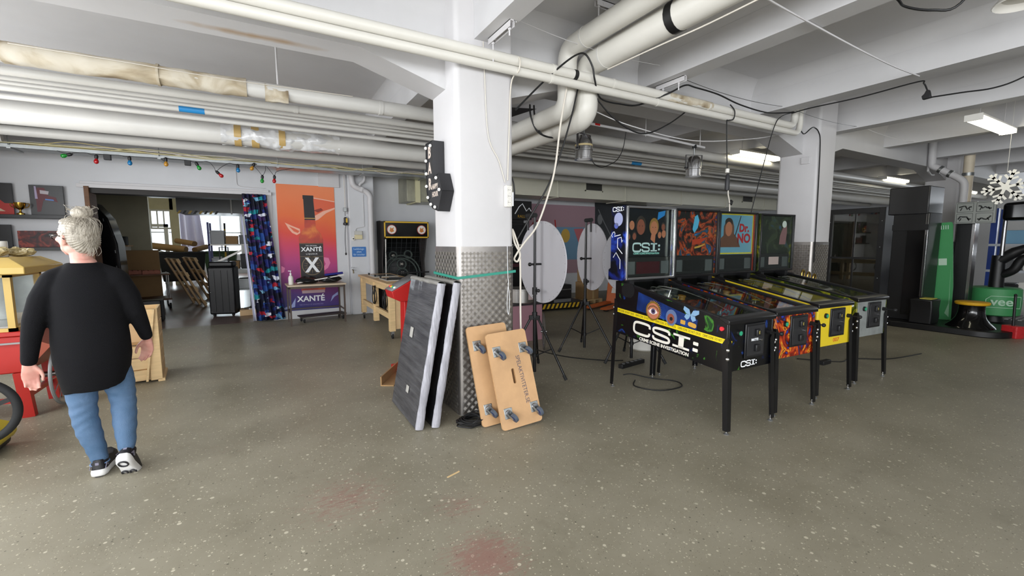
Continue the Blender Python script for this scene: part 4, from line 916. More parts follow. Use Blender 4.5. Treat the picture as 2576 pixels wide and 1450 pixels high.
# coil of black cable at the column foot
rc_ = random.Random(3); pts = []
for i in range(150):
    a = i*.42; r = .085+.05*mnoise.noise(V((i*.11, 0, 0)))+.02*rc_.random()
    pts.append((1.43+.02*sin(i*.05)+r*1.15*cos(a), 3.18+r*.85*sin(a), .008+.14*(i/150)*(.4+.6*abs(mnoise.noise(V((i*.2, 5, 0)))))))
tag(G().tube(spline(pts, 3), .006, 6).build('cable_coil', cablek), 'tangled coil of black cable on the floor by the column', 'cable')
# string down the tread plate
cable([(1.88, 3.382, 1.47), (1.885, 3.380, 1.2), (1.89, 3.378, 1.16), (1.88, 3.38, 1.05), (1.875, 3.38, .93), (1.89, 3.38, .86), (1.90, 3.38, 1.0), (1.885, 3.38, 1.14)], .0025, inkw, 'thin white string dangling on the tread plate')
# socket strip on the column
t = thing('socket_strip', 'white three-way socket strip fixed to the column edge', 'socket strip', (1.885, 3.394, 1.81))
G().box(-.033, .033, -.042, 0, 0, .185).build('body', offw, t, bev=.008)
for i in range(3):
    s_ = G().lathe([(.024, -.002), (.024, .002), (.019, .002), (.019, -.004), (.001, -.004)], n=18, M=FR((0, -.043, .04+.053*i), RX, RZ)).build('socket', offw, t)
    for d in (-.008, .008): G().cyl((d, -.044, .04+.053*i), (d, -.040, .04+.053*i), .003, n=6).build('hole', black, s_)
G().box(.034, .052, -.03, 0, .01, .13).build('label_tag', inkw, t, bev=.002)
tag(G().box(1.955, 1.985, 3.48, 3.50, 2.36, 2.40).build('bracket', white, bev=.004), 'small white metal bracket on the column side', 'bracket')
# BAR arrow sign on the left face of the column
t = thing('bar_sign', 'black arrow-shaped bar sign with round bulbs on the column', 'sign', (1.41, 3.70, 2.08))
sgn = mat('sign_black', '#232326', .5, bump=.1, bs=60); sl = mat('sign_letter', '#d9c9bd', .5); bulbw = mat('sign_bulb', '#f4f2ee', .3)
# outline in (y, z): view from -x, +y is to the left
out = [(.13, .29), (-.04, .29), (-.04, -.02), (-.17, .0), (-.25, -.15), (-.15, -.31), (-.02, -.28), (.10, -.20), (.13, -.12)]
G().prism(out, -.10, -.015, 'x').build('back_panel', sgn, t)
rim = G()
for i in range(len(out)):
    a, b = out[i], out[(i+1) % len(out)]; rim.bar((-.053, a[0], a[1]), (-.053, b[0], b[1]), .006, .106, RX)
rim.build('rim', sgn, t)
for i, ch in enumerate('BAR'): text(ch, .135, sl, t, FR((-.1012, .048, .20-.135*i), NY, RZ), sx=.9, bold=.004)
text('HAPPY', .06, sl, t, FR((-.1012, -.075, -.10), NY, RZ), sx=.8, bold=.001); text('HOUR', .062, sl, t, FR((-.1012, -.075, -.165), NY, RZ), sx=.8, bold=.001)
for y, z in ((.105, .25), (-.015, .25), (.105, .14), (.105, .03), (.105, -.08), (.075, -.18), (.0, -.245), (-.10, -.275), (-.14, -.035), (-.21, -.14)):
    s_ = G().cyl((-.105, y, z), (-.10, y, z), .013, n=10).build('bulb_socket', black, t); G().sph((-.113, y, z), .0145, 12, 8).build('bulb', bulbw, s_)

# --- white discs on tripod stands
disc_m = mat('white_disc', '#c3c1c6', .45)
def tripod(parent, H, foot=.0, spread=.42, ang0=0):
    G().cyl((0, 0, .03), (0, 0, .95), .019, n=12).build('pole', blackm, parent)
    G().cyl((0, 0, .95), (0, 0, H), .015, n=12).build('upper_pole', blackm, parent)
    col = G().cyl((0, 0, .66), (0, 0, .72), .030, n=12).build('leg_collar', black, parent)
    for a in range(3): G().cb((.04, 0, .66), (.05, .03, .05), RM('Z', ang0+120*a)).build('collar_lug', black, col, bev=.004)
    G().cyl((0, 0, .20), (0, 0, .24), .026, n=12).build('brace_collar', black, parent)
    cl = G().cyl((0, 0, .92), (0, 0, 1.0), .028, n=12).build('height_clamp', black, parent); G().cyl((.02, 0, .96), (.07, 0, .97), .009, n=8).sph((.075, 0, .97), .02, 8, 6).build('clamp_knob', black, cl)
    for a in range(3):
        R = RM('Z', ang0+120*a)
        lg = G().tube([(.045, 0, .66), (spread, 0, .03)], .0135, 10, R).build('leg', blackm, parent)
        G().tube([(spread-.025, 0, .065), (spread+.008, 0, .016)], .018, 10, R).build('foot', rubber, lg)
        q = .52; G().bar((.02, 0, .22), (.045+(spread-.045)*q, 0, .66+(.03-.66)*q), .012, .005, RY, R).build('brace', blackm, parent)
def disc(label, loc, face, cz, H, ang0, front, hoff):
    """face: heading (deg) of the disc normal; pole stands in front of the disc when front is True"""
    t = thing('disc_stand', label, 'disc on stand', loc, rad(face+90), 'white discs on tripod stands')
    tripod(t, H, ang0=ang0)
    s = 1 if front else -1
    D = G().prism(circ(.46, 64, (0, cz)), s*.085, s*.085+.012, 'y').build('disc', disc_m, t)
    for i in range(32):
        a = 2*pi*i/32; y_ = s*.035 if s > 0 else -.035+.012
        yy = (.085 if s > 0 else -.085)
        G().cyl((.44*cos(a), yy-.002 if s > 0 else yy-.001, cz+.44*sin(a)), (.44*cos(a), yy+.003, cz+.44*sin(a)), .0045, n=6).build('rivet', mat('rivet_grey', '#8d8b90', .4), D)
    hb = G().cyl((0, -.06 if s > 0 else .0, cz-.02), (0, s*.088, cz-.02), .012, n=8).build('disc_bolt', black, t); G().sph((0, -.065 if s > 0 else .06, cz-.02), .022, 10, 8).build('knob', black, hb)
    hd = G().tube([(0, 0, H-.02), (0, 0, H), (hoff, .0, H), (hoff, 0, H-.16)], .013, 10).build('handle_bracket', black, t)
    G().tube([(-.015*(1 if hoff > 0 else -1), 0, H), (hoff+.02*(1 if hoff > 0 else -1), 0, H)], .026, 12).build('foam_grip', rubber, hd)
    return t
disc('white disc on a tripod stand, nearest the tread plate column', (2.63, 4.10, 0), 181, 1.28, 1.80, 20, True, -.14)
disc('white riveted disc on a tripod stand in the middle of the three', (3.86, 4.72, 0), 167, 1.30, 1.80, 40, True, .14)
disc('white riveted disc on a tripod stand behind the first pinball machine', (4.02, 3.98, 0), -107, 1.29, 1.76, 75, False, -.14)
# ================================================================ NORTH WALL: CURTAIN, POSTER, TABLE, PIER, BENCH
def curtain_mat():
    m, nt, b = nodes_of('curtain_print'); L = nt.links.new
    tc = N(nt, 'TexCoord'); mp = N(nt, 'Mapping'); mp.inputs['Scale'].default_value = (12, .01, 15); L(tc.outputs['Object'], mp.inputs[0])
    v = N(nt, 'TexVoronoi', Scale=1.0); v.distance = 'CHEBYCHEV'; n = N(nt, 'TexNoise', Scale=1.4, Detail=4.0)
    L(mp.outputs[0], n.inputs['Vector']); ad = N(nt, 'VectorMath', _operation='ADD'); L(mp.outputs[0], ad.inputs[0]); L(n.outputs['Color'], ad.inputs[1]); L(ad.outputs[0], v.inputs['Vector'])
    sp = N(nt, 'SeparateColor'); L(v.outputs['Color'], sp.inputs[0])
    r = N(nt, 'ValToRGB'); r.color_ramp.interpolation = 'CONSTANT'
    ramp(r, [(0, '#14133a'), (.16, '#1d2a72'), (.30, '#0d0e24'), (.44, '#28509a'), (.54, '#10162f'), (.64, '#1f8f9a'), (.70, '#3a1f5e'), (.78, '#b8283a'), (.83, '#151a3c'), (.92, '#7fb7d8'), (.96, '#e2e6f2')])
    L(sp.outputs[0], r.inputs[0])
    L(r.outputs[0], b.inputs['Base Color']); b.inputs['Roughness'].default_value = .7; return m
def cur(u, v):
    x = -.28+.12*(1-v)+(.38+.10*(1-v))*u; z = .03+2.38*v
    return (x, 9.50+.035*sin(u*34+2*v)*(.6+.4*(1-v))+.01*sin(v*5+u*9), z)
t = thing('curtain', 'printed city night curtain gathered beside the doorway', 'curtain')
G().sheet(cur, 90, 24).build('cloth', curtain_mat(), t, thick=.003)
G().sheet(lambda u, v: (-.30+.10*(1-v)-.02+.05*u*(1-v*.6), 9.515+.02*sin(u*3), .03+2.0*v), 4, 12).build('lining', mat('lining_pale', '#c9cbe0', .7), t, thick=.003)

# --- bottle poster
def poster_mat():
    m, nt, b = nodes_of('poster_print'); L = nt.links.new
    tc = N(nt, 'TexCoord'); sep = N(nt, 'SeparateXYZ'); L(tc.outputs['Object'], sep.inputs[0])
    n = N(nt, 'TexNoise', Scale=1.6, Detail=3.0); L(tc.outputs['Object'], n.inputs['Vector'])
    a = N(nt, 'MapRange'); a.inputs[1].default_value = .165; a.inputs[2].default_value = 2.635; L(sep.outputs[2], a.inputs[0])
    x = N(nt, 'Math', _operation='MULTIPLY_ADD', i1=.06, i2=-.04); L(sep.outputs[0], x.inputs[0]); ad = N(nt, 'Math', _operation='ADD'); L(a.outputs[0], ad.inputs[0]); L(x.outputs[0], ad.inputs[1])
    s = N(nt, 'Math', _operation='MULTIPLY_ADD', i1=.12, i2=-.06); L(n.outputs['Fac'], s.inputs[0]); a2 = N(nt, 'Math', _operation='ADD'); L(ad.outputs[0], a2.inputs[0]); L(s.outputs[0], a2.inputs[1])
    r = N(nt, 'ValToRGB'); ramp(r, [(.02, '#2c2c74'), (.12, '#4b2a72'), (.24, '#7d2a70'), (.38, '#b03a7c'), (.52, '#cf3f62'), (.62, '#dd4a3a'), (.75, '#e8703a'), (1, '#ee8a5a')]); L(a2.outputs[0], r.inputs[0]); L(r.outputs[0], b.inputs['Base Color'])
    b.inputs['Roughness'].default_value = .55; return m
po = thing('poster', 'tall orange to purple poster of a liqueur bottle on the wall', 'poster', (0, 9.598, 0))
G().box(.28, 1.32, -.006, 0, .165, 2.635).build('sheet', poster_mat(), po)
PM_ = lambda d=0: FR((0, -.0065-d, 0), RX, RZ)
def dc(poly, m, d=0, name='print'): return decal([poly], m, PM_(d), po, name)
amber = artmat('amber_bottle_print', [(.3, '#8f1f14'), (.5, '#c23a18'), (.65, '#e07a2a'), (.8, '#c23a18')], 3, .5, .4); blk = mat('poster_black', '#1c181c', .5)
lipm = mat('lip_print', '#e0623f', .5); lipl = mat('lip_light_print', '#f2b49c', .5); lipp = mat('lip_pink_print', '#e07aa6', .5)
dc([(.90, 2.40), (1.1, 2.37), (1.32, 2.33), (1.32, 2.20), (1.15, 2.12), (1.0, 1.98), (.90, 1.94), (.86, 2.1)], lipm); dc([(.90, 2.02), (1.1, 2.14), (1.32, 2.22), (1.32, 2.19), (1.15, 2.10), (1.0, 1.97), (.9, 1.93)], lipl, .0008)
dc([(.9, 2.41), (1.1, 2.38), (1.32, 2.345), (1.32, 2.325), (1.1, 2.36), (.9, 2.385)], lipl, .0008); dc([(.92, 2.15), (1.06, 2.2), (1.1, 2.16), (1.0, 2.11)], mat('lip_dark_print', '#8f2f1f', .5), .0008)
dc([(.40, 1.90), (.52, 1.84), (.66, 1.78), (.66, 1.70), (.60, 1.66), (.52, 1.70), (.46, 1.78)], lipl); dc([(.47, 1.83), (.56, 1.79), (.65, 1.74), (.62, 1.70), (.55, 1.73)], lipm, .0008)
dc([(1.05, 1.22), (1.16, 1.2), (1.19, 1.1), (1.14, 1.0), (1.05, .93), (1.05, 1.0), (1.1, 1.08), (1.07, 1.16)], lipp); dc([(.30, 1.06), (.36, 1.02), (.34, .94), (.29, .92)], lipp)
dc([(1.06, .6), (1.31, .78), (1.31, .74), (1.1, .58)], lipp) if 0 else None
dc([(.30, .19), (.5, .24), (.52, .42), (.44, .28), (.3, .23)], mat('lip_blue_print', '#9aa6d8', .5)); dc([(1.31, .5), (1.2, .42), (1.16, .3), (1.24, .40), (1.31, .44)], MATS['lip_blue_print'])
# bottle
dc([(.63, .55), (.63, 1.60), (.66, 1.70), (.74, 1.80), (.75, 1.98), (.94, 1.98), (.95, 1.80), (1.03, 1.70), (1.07, 1.58), (1.07, .55), (1.03, .50), (.67, .50)], amber, .0016, 'bottle_print')
dc([(.75, 1.96), (.745, 2.36), (.735, 2.37), (.735, 2.44), (.93, 2.44), (.93, 2.37), (.925, 2.36), (.945, 1.96)], blk, .0026, 'cap_print')
dc([(.747, 2.0), (.747, 1.985), (.945, 1.985), (.945, 2.0)], goldp, .0034)
dc([(.635, .62), (.635, 1.50), (1.065, 1.50), (1.065, .62)], mat('label_black', '#231c1e', .5), .0026, 'label_print')
dc([(.64, .56), (.64, .50), (1.06, .50), (1.06, .56)], mat('bottle_glass_print', '#b99aa0', .4), .0026)
dc(circ(.19, 30, (.85, 1.05)), mat('label_gold', '#7d6a4c', .5), .0034, 'label_print'); dc(circ(.175, 30, (.85, 1.05)), MATS['label_black'], .0042, 'label_print')
for i in range(16):
    a = 2*pi*i/16; dc([(.85+.09*cos(a-.08), 1.05+.09*sin(a-.08)), (.85+.165*cos(a), 1.05+.165*sin(a)), (.85+.09*cos(a+.08), 1.05+.09*sin(a+.08))], MATS['label_gold'], .0046, 'label_print')
for z in (1.485, 1.23, .78): dc([(.64, z), (.64, z+.008), (1.06, z+.008), (1.06, z)], MATS['label_gold'], .0034, 'label_print')
text('X', .40, inkw, po, PM_(.0054) @ T(.85, 1.05, 0), bold=.012, sx=.82); text('XANTÉ', .115, inkw, po, PM_(.004) @ T(.85, 1.375, 0), bold=.003)
text('THE ORIGINAL', .032, inkw, po, PM_(.004) @ T(.85, 1.45, 0)); text('LIQUEUR', .042, inkw, po, PM_(.004) @ T(.85, 1.285, 0), spacing=1.3)
text('PREMIUM SPIRIT', .03, inkw, po, PM_(.004) @ T(.85, .735, 0)); text('COGNAC & PEAR', .055, inkw, po, PM_(.004) @ T(.86, .67, 0))
text('XANTÉ', .155, inkw, po, PM_(.001) @ T(.80, .385, 0), bold=.004); text('THE WORLD OF UNEXPECTED', .032, mat('pale_violet_print', '#8f86b8', .5), po, PM_(.001) @ T(.80, .27, 0))

# --- folding table with things on it
t = thing('work_table', 'narrow table with steel legs in front of the bottle poster', 'table', (.84, 9.03, 0), rad(2))
G().box(-.50, .50, -.30, .30, .715, .745).build('table_top', mat('laminate', '#c9b8a0', .45, var=.06), t, bev=.004)
leg_m = mat('brown_steel', '#4d4038', .45)
G().box(-.48, .48, -.28, -.255, .675, .715).box(-.48, .48, .255, .28, .675, .715).box(-.48, -.455, -.28, .28, .675, .715).box(.455, .48, -.28, .28, .675, .715).build('apron', leg_m, t)
for sx in (-1, 1):
    for sy in (-1, 1): G().bar((sx*.465, sy*.265, 0), (sx*.465, sy*.265, .715), .028, .028, RX).build('leg', leg_m, t)
    G().bar((sx*.465, -.265, .24), (sx*.465, .265, .24), .022, .022).build('stretcher', leg_m, t)
G().bar((-.465, .265, .24), (.465, .265, .24), .022, .022).build('stretcher', leg_m, t)
t = thing('pump_bottle', 'white pump bottle of sanitiser at the table end', 'bottle', (.42, 8.93, .745))
G().lathe([(.04, 0), (.043, .01), (.043, .12), (.032, .155), (.014, .17), (.014, .185)], n=20).build('bottle', offw, t)
pp = G().lathe([(.018, .185), (.018, .205), (.006, .21), (.006, .245)], n=12).build('collar', inkw, t); G().cb((-.012, 0, .25), (.055, .018, .014)).build('pump_head', inkw, pp, bev=.004)
def bag(name, label, loc, sx, sy, h, seed, m, rz=0):
    def f(u, v):
        a = 2*pi*u; k_ = sin(pi*min(1, v*1.02))**.5 if v < .98 else 0
        r = (.25+.75*k_)*(1-.25*v); q = 1+.25*mnoise.noise(V((cos(a)*1.5+seed, sin(a)*1.5, v*3)))
        return (sx*cos(a)*r*q, sy*sin(a)*r*q, max(0, h*v*(1+.35*mnoise.noise(V((cos(a)*2, sin(a)*2+seed, 1))))))
    o = G().sheet(f, 40, 12).build(name, m); o.location = loc; o.rotation_euler = (0, 0, rz); return tag(o, label, 'bag')
bagm = mat('bag_nylon', '#131315', .35, bump=.4, bs=40)
bag('fabric_bag', 'crumpled black bag on the table beside the pump bottle', (.70, 8.98, .745), .22, .13, .12, 1, bagm)
bag('fabric_bag', 'puffed black bag on the table under the blue tube', (1.10, 9.02, .745), .22, .14, .155, 6, bagm)
tag(G().cyl((1.0, 8.93, .90), (1.33, 9.0, .925), .022, n=14).build('blue_tube', mat('blue_roll', '#2a2f8a', .4)), 'dark blue tube lying on the black bag', 'tube')
tag(G().bar((.52, 8.90, .77), (1.34, 8.92, .89), .012, .018).build('white_rod', offw), 'long white rod resting across the bags on the table', 'rod')
t = thing('platform_dolly', 'low flat wooden dolly on casters below the poster table', 'dolly', (.95, 9.18, 0), rad(10))
G().box(-.42, .42, -.15, .15, .10, .122).build('deck', mat('dark_deck', '#3d3632', .6, var=.2), t, bev=.003)
for sx in (-1, 1):
    for sy in (-1, 1):
        c_ = G().cyl((sx*.36-.012, sy*.11, .04), (sx*.36+.012, sy*.11, .04), .04, n=16).build('wheel', rubber, t); G().box(sx*.36-.02, sx*.36+.02, sy*.11-.02, sy*.11+.02, .06, .10).build('fork', steel, c_)
tag(G().box(.15, .21, 9.57, 9.6, 1.15, 1.235).build('light_switch', offw, bev=.004), 'white light switch between curtain and poster', 'switch')
tag(G().box(1.03, 1.42, 9.56, 9.6, 2.62, 2.92).build('wall_cabinet', white, bev=.004), 'flat white access panel above the poster', 'panel')
cable([(-.35, 9.59, 2.95), (-.35, 9.59, 2.65), (-.33, 9.59, 2.56), (-.2, 9.59, 2.54), (.1, 9.59, 2.53)], .006, white, 'thin white conduit on the wall above the doorway', smooth=3)
# --- pier: drain pipe, conduits, socket, sign, hanging plug, tap
t = thing('drain_pipe', 'white drain pipe with an S-bend down the wall pier', 'pipe')
G().tube(spline([(1.64, 9.42, 2.95), (1.64, 9.42, 2.78), (1.68, 9.42, 2.66), (1.80, 9.42, 2.60), (1.92, 9.42, 2.55), (1.985, 9.42, 2.46), (1.99, 9.42, 2.3), (1.99, 9.42, 1.2), (1.99, 9.42, .02)], 6), .055, 16).build('pipe', white, t)
G().cyl((1.99, 9.42, 2.30), (1.99, 9.42, 2.38), .062, n=16).build('joint', white, t); G().tube([(1.81, 9.42, 2.55), (1.84, 9.42, 2.63)], .06, 16).build('joint', white, t)
cable([(1.9, 9.42, 2.95), (1.88, 9.42, 2.78), (1.80, 9.43, 2.70), (1.78, 9.44, 2.62)], .03, white, 'short white pipe stub joining the drain pipe bend', n=10)
cable([(1.86, 9.485, 2.5), (1.86, 9.485, 1.9), (1.85, 9.485, 1.84), (1.70, 9.485, 1.80), (1.69, 9.485, 1.7)], .008, white, 'painted white conduit down the pier to the socket', smooth=3)
tag(G().box(1.52, 1.545, 9.57, 9.6, 2.1, 2.9).build('conduit', white), 'slim white cable duct at the edge of the pier', 'conduit')
t = thing('wall_socket', 'beige double socket box on the wall pier', 'socket', (1.74, 9.5, 1.60))
G().box(-.075, .075, -.05, 0, .07, .15).build('clear_cover', mat('smoky_cover', '#b6b4ac', .25), t, bev=.005); G().box(-.075, .075, -.055, 0, -.02, .07).build('cream_box', mat('cream_plastic', '#d9cda4', .45), t, bev=.006)
G().box(-.13, -.08, -.04, 0, -.05, .03).build('switch_box', offw, t, bev=.006); G().cyl((-.105, -.042, -.01), (-.105, -.038, -.01), .014, n=12).build('hole', black, t)
t = thing('wall_sign', 'blue sign about the truck charging place on the pier', 'sign', (1.745, 9.495, 1.32))
G().prism(rrect(.28, .205, .012), 0, .004, 'z', FR((0, 0, 0), RX, RZ)).build('plate', mat('sign_blue', '#2b6fb8', .4), t)
for i, s_ in enumerate(('Laddnings-', 'plats', 'för truckar')): text(s_, .052, mat('sign_pale', '#b5cfe6', .5), t, FR((0, -.0045, .058-.058*i), RX, RZ), bold=.0006)
t = thing('extension_plug', 'yellow and black plug hanging on a cord beside the poster', 'plug')
G().tube([(1.50, 9.5, 2.85), (1.505, 9.5, 2.5), (1.50, 9.5, 2.2)], .006, 6).build('flex', cablew, t); G().box(1.47, 1.53, 9.47, 9.53, 2.14, 2.22).build('box', galv, t, bev=.004)
G().tube([(1.50, 9.5, 2.14), (1.50, 9.5, 2.05)], .005, 6).build('short_lead', cablek, t)
G().lathe([(.02, 0), (.045, .01), (.045, .05), (.03, .06), (.03, .15), (.012, .17)], (1.50, 9.5, 1.86), 12).build('coupler', black, t); G().cb((1.52, 9.46, 1.96), (.03, .02, .09)).build('yellow_grip', mat('warn_yellow', '#d8b02a', .4), t, bev=.004)
G().tube(spline([(1.50, 9.5, 1.86), (1.485, 9.5, 1.7), (1.48, 9.5, 1.5), (1.485, 9.5, 1.3)]), .006, 6).build('lead', cablek, t); G().sph((1.485, 9.5, 1.28), (.018, .018, .028), 10, 8).build('lead_end', black, t)
t = thing('water_tap', 'old brass wall tap low on the pier', 'tap', (1.60, 9.5, .95))
G().tube([(0, 0, 0), (0, -.06, 0), (0, -.10, -.02), (0, -.11, -.07)], .012, 8).build('spout', mat('dull_brass', '#6f6448', .4, .7), t); G().bar((-.035, -.06, .05), (.035, -.06, .05), .012, .012).cyl((0, -.06, 0), (0, -.06, .05), .006, n=6).build('handle', steel, t)
cable([(1.53, 9.585, 2.05), (1.54, 9.585, 1.2), (1.53, 9.585, .02)], .012, white, 'thin white pipe running down beside the pier', smooth=2)
# --- plywood bench on casters with trays and cables
t = thing('plywood_bench', 'long plywood workbench on casters beside the pier', 'bench', (1.66, 6.75, 0))
G().box(-.03, .62, -.05, 2.34, .835, .875).build('bench_top', wood, t, bev=.004)
for x in (0, .50):
    for y in (.0, 1.1, 2.2): G().box(x, x+.09, y, y+.09, .12, .835).build('leg', pine, t, bev=.004)
    G().box(x+.02, x+.06, .09, 2.2, .30, .39).build('rail', pine, t); G().box(x+.02, x+.06, .09, 2.2, .74, .83).build('rail', pine, t)
G().box(.09, .50, .02, .05, .15, .80).build('end_panel', wood, t)
for x in (.045, .545):
    for y in (.045, 2.245):
        c_ = G().cyl((x-.012, y, .045), (x+.012, y, .045), .045, n=14).build('caster_wheel', rubber, t); G().box(x-.022, x+.022, y-.03, y+.03, .06, .125).build('caster_fork', steel, c_)
for i, (y, l_) in enumerate(((.45, .55), (1.35, .6))):
    tr = thing('flat_tray', ('shallow clear tray with black knobs, front one on the bench', 'shallow clear tray with black knobs, rear one on the bench')[i], 'tray', (1.96, 6.75+y, .875))
    G().box(-.22, .22, 0, l_, 0, .012).build('base', mat('tray_grey', '#b9b8b0', .3), tr, bev=.003); G().box(-.18, .18, .05, l_-.05, .012, .018).build('glass_lid', glass, tr)
    for sx, yy in ((-.2, .02), (-.2, l_-.05)): G().cyl((sx, yy+.02, .012), (sx, yy+.02, .05), .012, .018, n=10).build('knob', black, tr)
    if i == 0: G().cyl((-.12, .25, .035), (.14, .10, .035), .016, n=10).build('bar_handle', black, tr)
for j, y in enumerate((7.0, 7.75)):
    pts = [(1.655+.02*sin(i*1.3), y+.09*cos(i*.9)+.02*i % .05, .60+.16*sin(i*.9)) for i in range(22)]
    cable(pts, .007, cablek, ('bundle of black cable hung on the bench side near its end panel', 'bundle of black cable hung on the bench side near the pier')[j], smooth=3)
# --- ball-rolling arcade machine
t = thing('arcade_machine', 'tall dark ball-rolling arcade machine with a yellow edged marquee', 'arcade machine', (2.68, 9.2, 0))
pan = mat('dark_laminate', '#3a3534', .5); yt = mat('yellow_edge', '#d8ad2c', .4)
side_p = [(.25, 0), (.70, 0), (.70, 1.98), (.45, 1.98), (.0, 1.93), (.0, 1.62), (.12, 1.58), (.30, 1.1), (.25, .6)]
for s in (-1, 1): G().prism(side_p, s*.46-.012, s*.46+.012, 'x').build('side_panel', pan, t, bev=.003)
G().box(-.45, .45, .67, .70, 0, 1.95).build('back_panel', black, t); G().box(-.45, .45, .10, .70, 1.93, 1.96).build('top_panel', pan, t)
G().box(-.45, .45, .0, .03, 1.63, 1.93).build('marquee', blackg, t)
for a, b, c_, d in ((-.475, .475, 1.92, 1.95), (-.475, .475, 1.605, 1.635), (-.475, -.45, 1.605, 1.95), (.45, .475, 1.605, 1.95)): G().box(a, b, -.012, .02, c_, d).build('yellow_trim', yt, t, bev=.003)
for x in (-.32, .32):
    em = G().prism(circ(.10, 28, (x, 1.78)), -.004, 0, 'y').build('emblem_ring', mat('emblem_red', '#a8332a', .4), t); G().prism(circ(.088, 28, (x, 1.78)), -.007, -.003, 'y').build('emblem_disc', offw, em)
    G().prism([(x-.05, 1.75), (x-.01, 1.72), (x+.05, 1.745), (x+.03, 1.78), (x+.045, 1.83), (x, 1.80), (x-.03, 1.83), (x-.035, 1.79)], -.009, -.006, 'y').build('emblem_figure', mat('emblem_orange', '#c77a38', .4), em)
tg = mat('target_green', '#4b5550', .5)
G().add([(-.44, .35, .55), (.44, .35, .55), (.44, .66, 1.6), (-.44, .66, 1.6)], [(0, 1, 2, 3)]).build('target_board', mat('target_black', '#191b1b', .6), t, thick=.01)
TB = FR((0, .343, .55), RX, (0, .31, 1.05))
for r, c_ in ((.40, (0, .30)), (.33, (0, .30)), (.12, (0, .28)), (.10, (0, .50)), (.085, (-.17, .70)), (.085, (.17, .72))):
    q = [(c_[0]+r*cos(2*pi*i/32), c_[1]+r*sin(2*pi*i/32), .012) for i in range(32)]
    G().tube(q, .016, 6, TB, closed=True).build('target_ring', tg, t)
for s_, x, y in (('40', -.17, .70), ('30', 0, .50), ('50', 0, .30), ('20', 0, .10)): text(s_, .07, ink, t, TB @ T(x, y, .008))
cage = G()
for i in range(9): x = -.42+.105*i; cage.tube([(x, .03, 1.6), (x, .16, 1.2), (x, .30, .75)], .0025, 4)
for i in range(8): z = .8+.1*i; yy = .03+(.27)*(1.6-z)/.85; cage.tube([(-.44, yy, z), (.44, yy, z)], .0025, 4)
cage.build('net', mat('net_grey', '#33373a', .6), t); G().bar((-.44, .06, 1.58), (-.40, .28, .80), .02, .02, RX).build('light_strip', offw, t)
G().box(-.45, .45, -.08, .66, .25, .52).build('ball_ramp', pan, t); G().bar((-.46, -.02, .87), (.46, -.02, .87), .03, .03).build('crossbar', black, t)
tag(G().box(-.05, .05, -.02, .02, 0, 1.35, T(2.145, 9.89, .0) @ RM('Y', .5)).build('white_board', offw), 'narrow white board leaning in the corner by the arcade machine', 'board')
# --- red console stand behind the wrapped panels
t = thing('control_console', 'red control stand with a sloped grey button panel behind the wrapped panels', 'console', (1.42, 5.0, 0))
G().prism([(-.18, .88), (-.20, .96), (.10, 1.12), (.16, 1.08), (.16, .86), (-.10, .84)], -.17, .15, 'y').build('head', redp, t, bev=.006)
G().add([(-.20, -.165, .967), (-.20, .145, .967), (.10, .145, 1.127), (.10, -.165, 1.127)], [(0, 1, 2, 3)]).build('button_panel', grey, t, thick=.008)
for i, c_ in enumerate((offw, greenb, mat('warn_yellow', '#d8b02a'), redbtn)): G().sph((-.15, -.11+.065*i, 1.0), (.02, .02, .016), 10, 6).build('button', c_, t)
G().prism([(-.05, 0), (.10, 0), (.13, .86), (-.04, .86)], -.09, .09, 'y').build('post', redp, t, bev=.005); G().box(-.14, .22, -.22, .22, 0, .04).build('base', redp, t, bev=.006)
tag(G().prism([(0, 0), (.14, 0), (.14, .012), (.012, .012), (.012, .10), (0, .10)], 0, .60, 'y', T(1.0, 4.55, .002) @ RM('Z', -32)).build('cardboard_angle', card), 'brown cardboard edge strip lying behind the wrapped panels', 'cardboard')
tag(G().box(-.05, .05, -.005, .005, 0, .004, T(1.0, 2.53, .0) @ RM('Z', 18)).build('wood_stick', pine), 'small splinter of wood lying on the open floor', 'stick')
# ================================================================ PERSON WALKING TO THE DOORWAY
def limb(g, pts, n=14, M=None):
    """chain of (x, y, z, r): tapered tube with round joints"""
    for i in range(len(pts)-1):
        a, b = pts[i], pts[i+1]; g.tube([a[:3], b[:3]], [a[3], b[3]], n, M)
    for p in pts: g.sph(p[:3], p[3]*.995, n, 10, M)
def remesh(g, name, m, parent, vox, it=6, fac=.5):
    o = g.build(name, m, parent, smooth=False)
    r = o.modifiers.new('r', 'REMESH'); r.mode = 'VOXEL'; r.voxel_size = vox; r.use_smooth_shade = True
    s = o.modifiers.new('s', 'SMOOTH'); s.iterations = it; s.factor = fac
    bake(o); o.data.shade_smooth(); return o
def ell(g, c, r, M=None, n=20, m=14): g.sph(c, r, n, m, M)
def skinmat():
    m, nt, b = nodes_of('skin'); L = nt.links.new
    tc = N(nt, 'TexCoord'); n = N(nt, 'TexNoise', Scale=14.0, Detail=3.0); L(tc.outputs['Object'], n.inputs['Vector'])
    r = N(nt, 'ValToRGB'); ramp(r, [(.3, '#c98d80'), (.7, '#dcab9b')]); L(n.outputs['Fac'], r.inputs[0]); L(r.outputs[0], b.inputs['Base Color'])
    b.inputs['Roughness'].default_value = .5; b.inputs['Subsurface Weight'].default_value = .12; b.inputs['Subsurface Radius'].default_value = (.01, .004, .002); return m
skin = skinmat(); MATS['skin'] = skin
pr = thing('person', 'person in a long black top and blue jeans walking away', 'person', (-.99, 3.75, 0))
B = G()
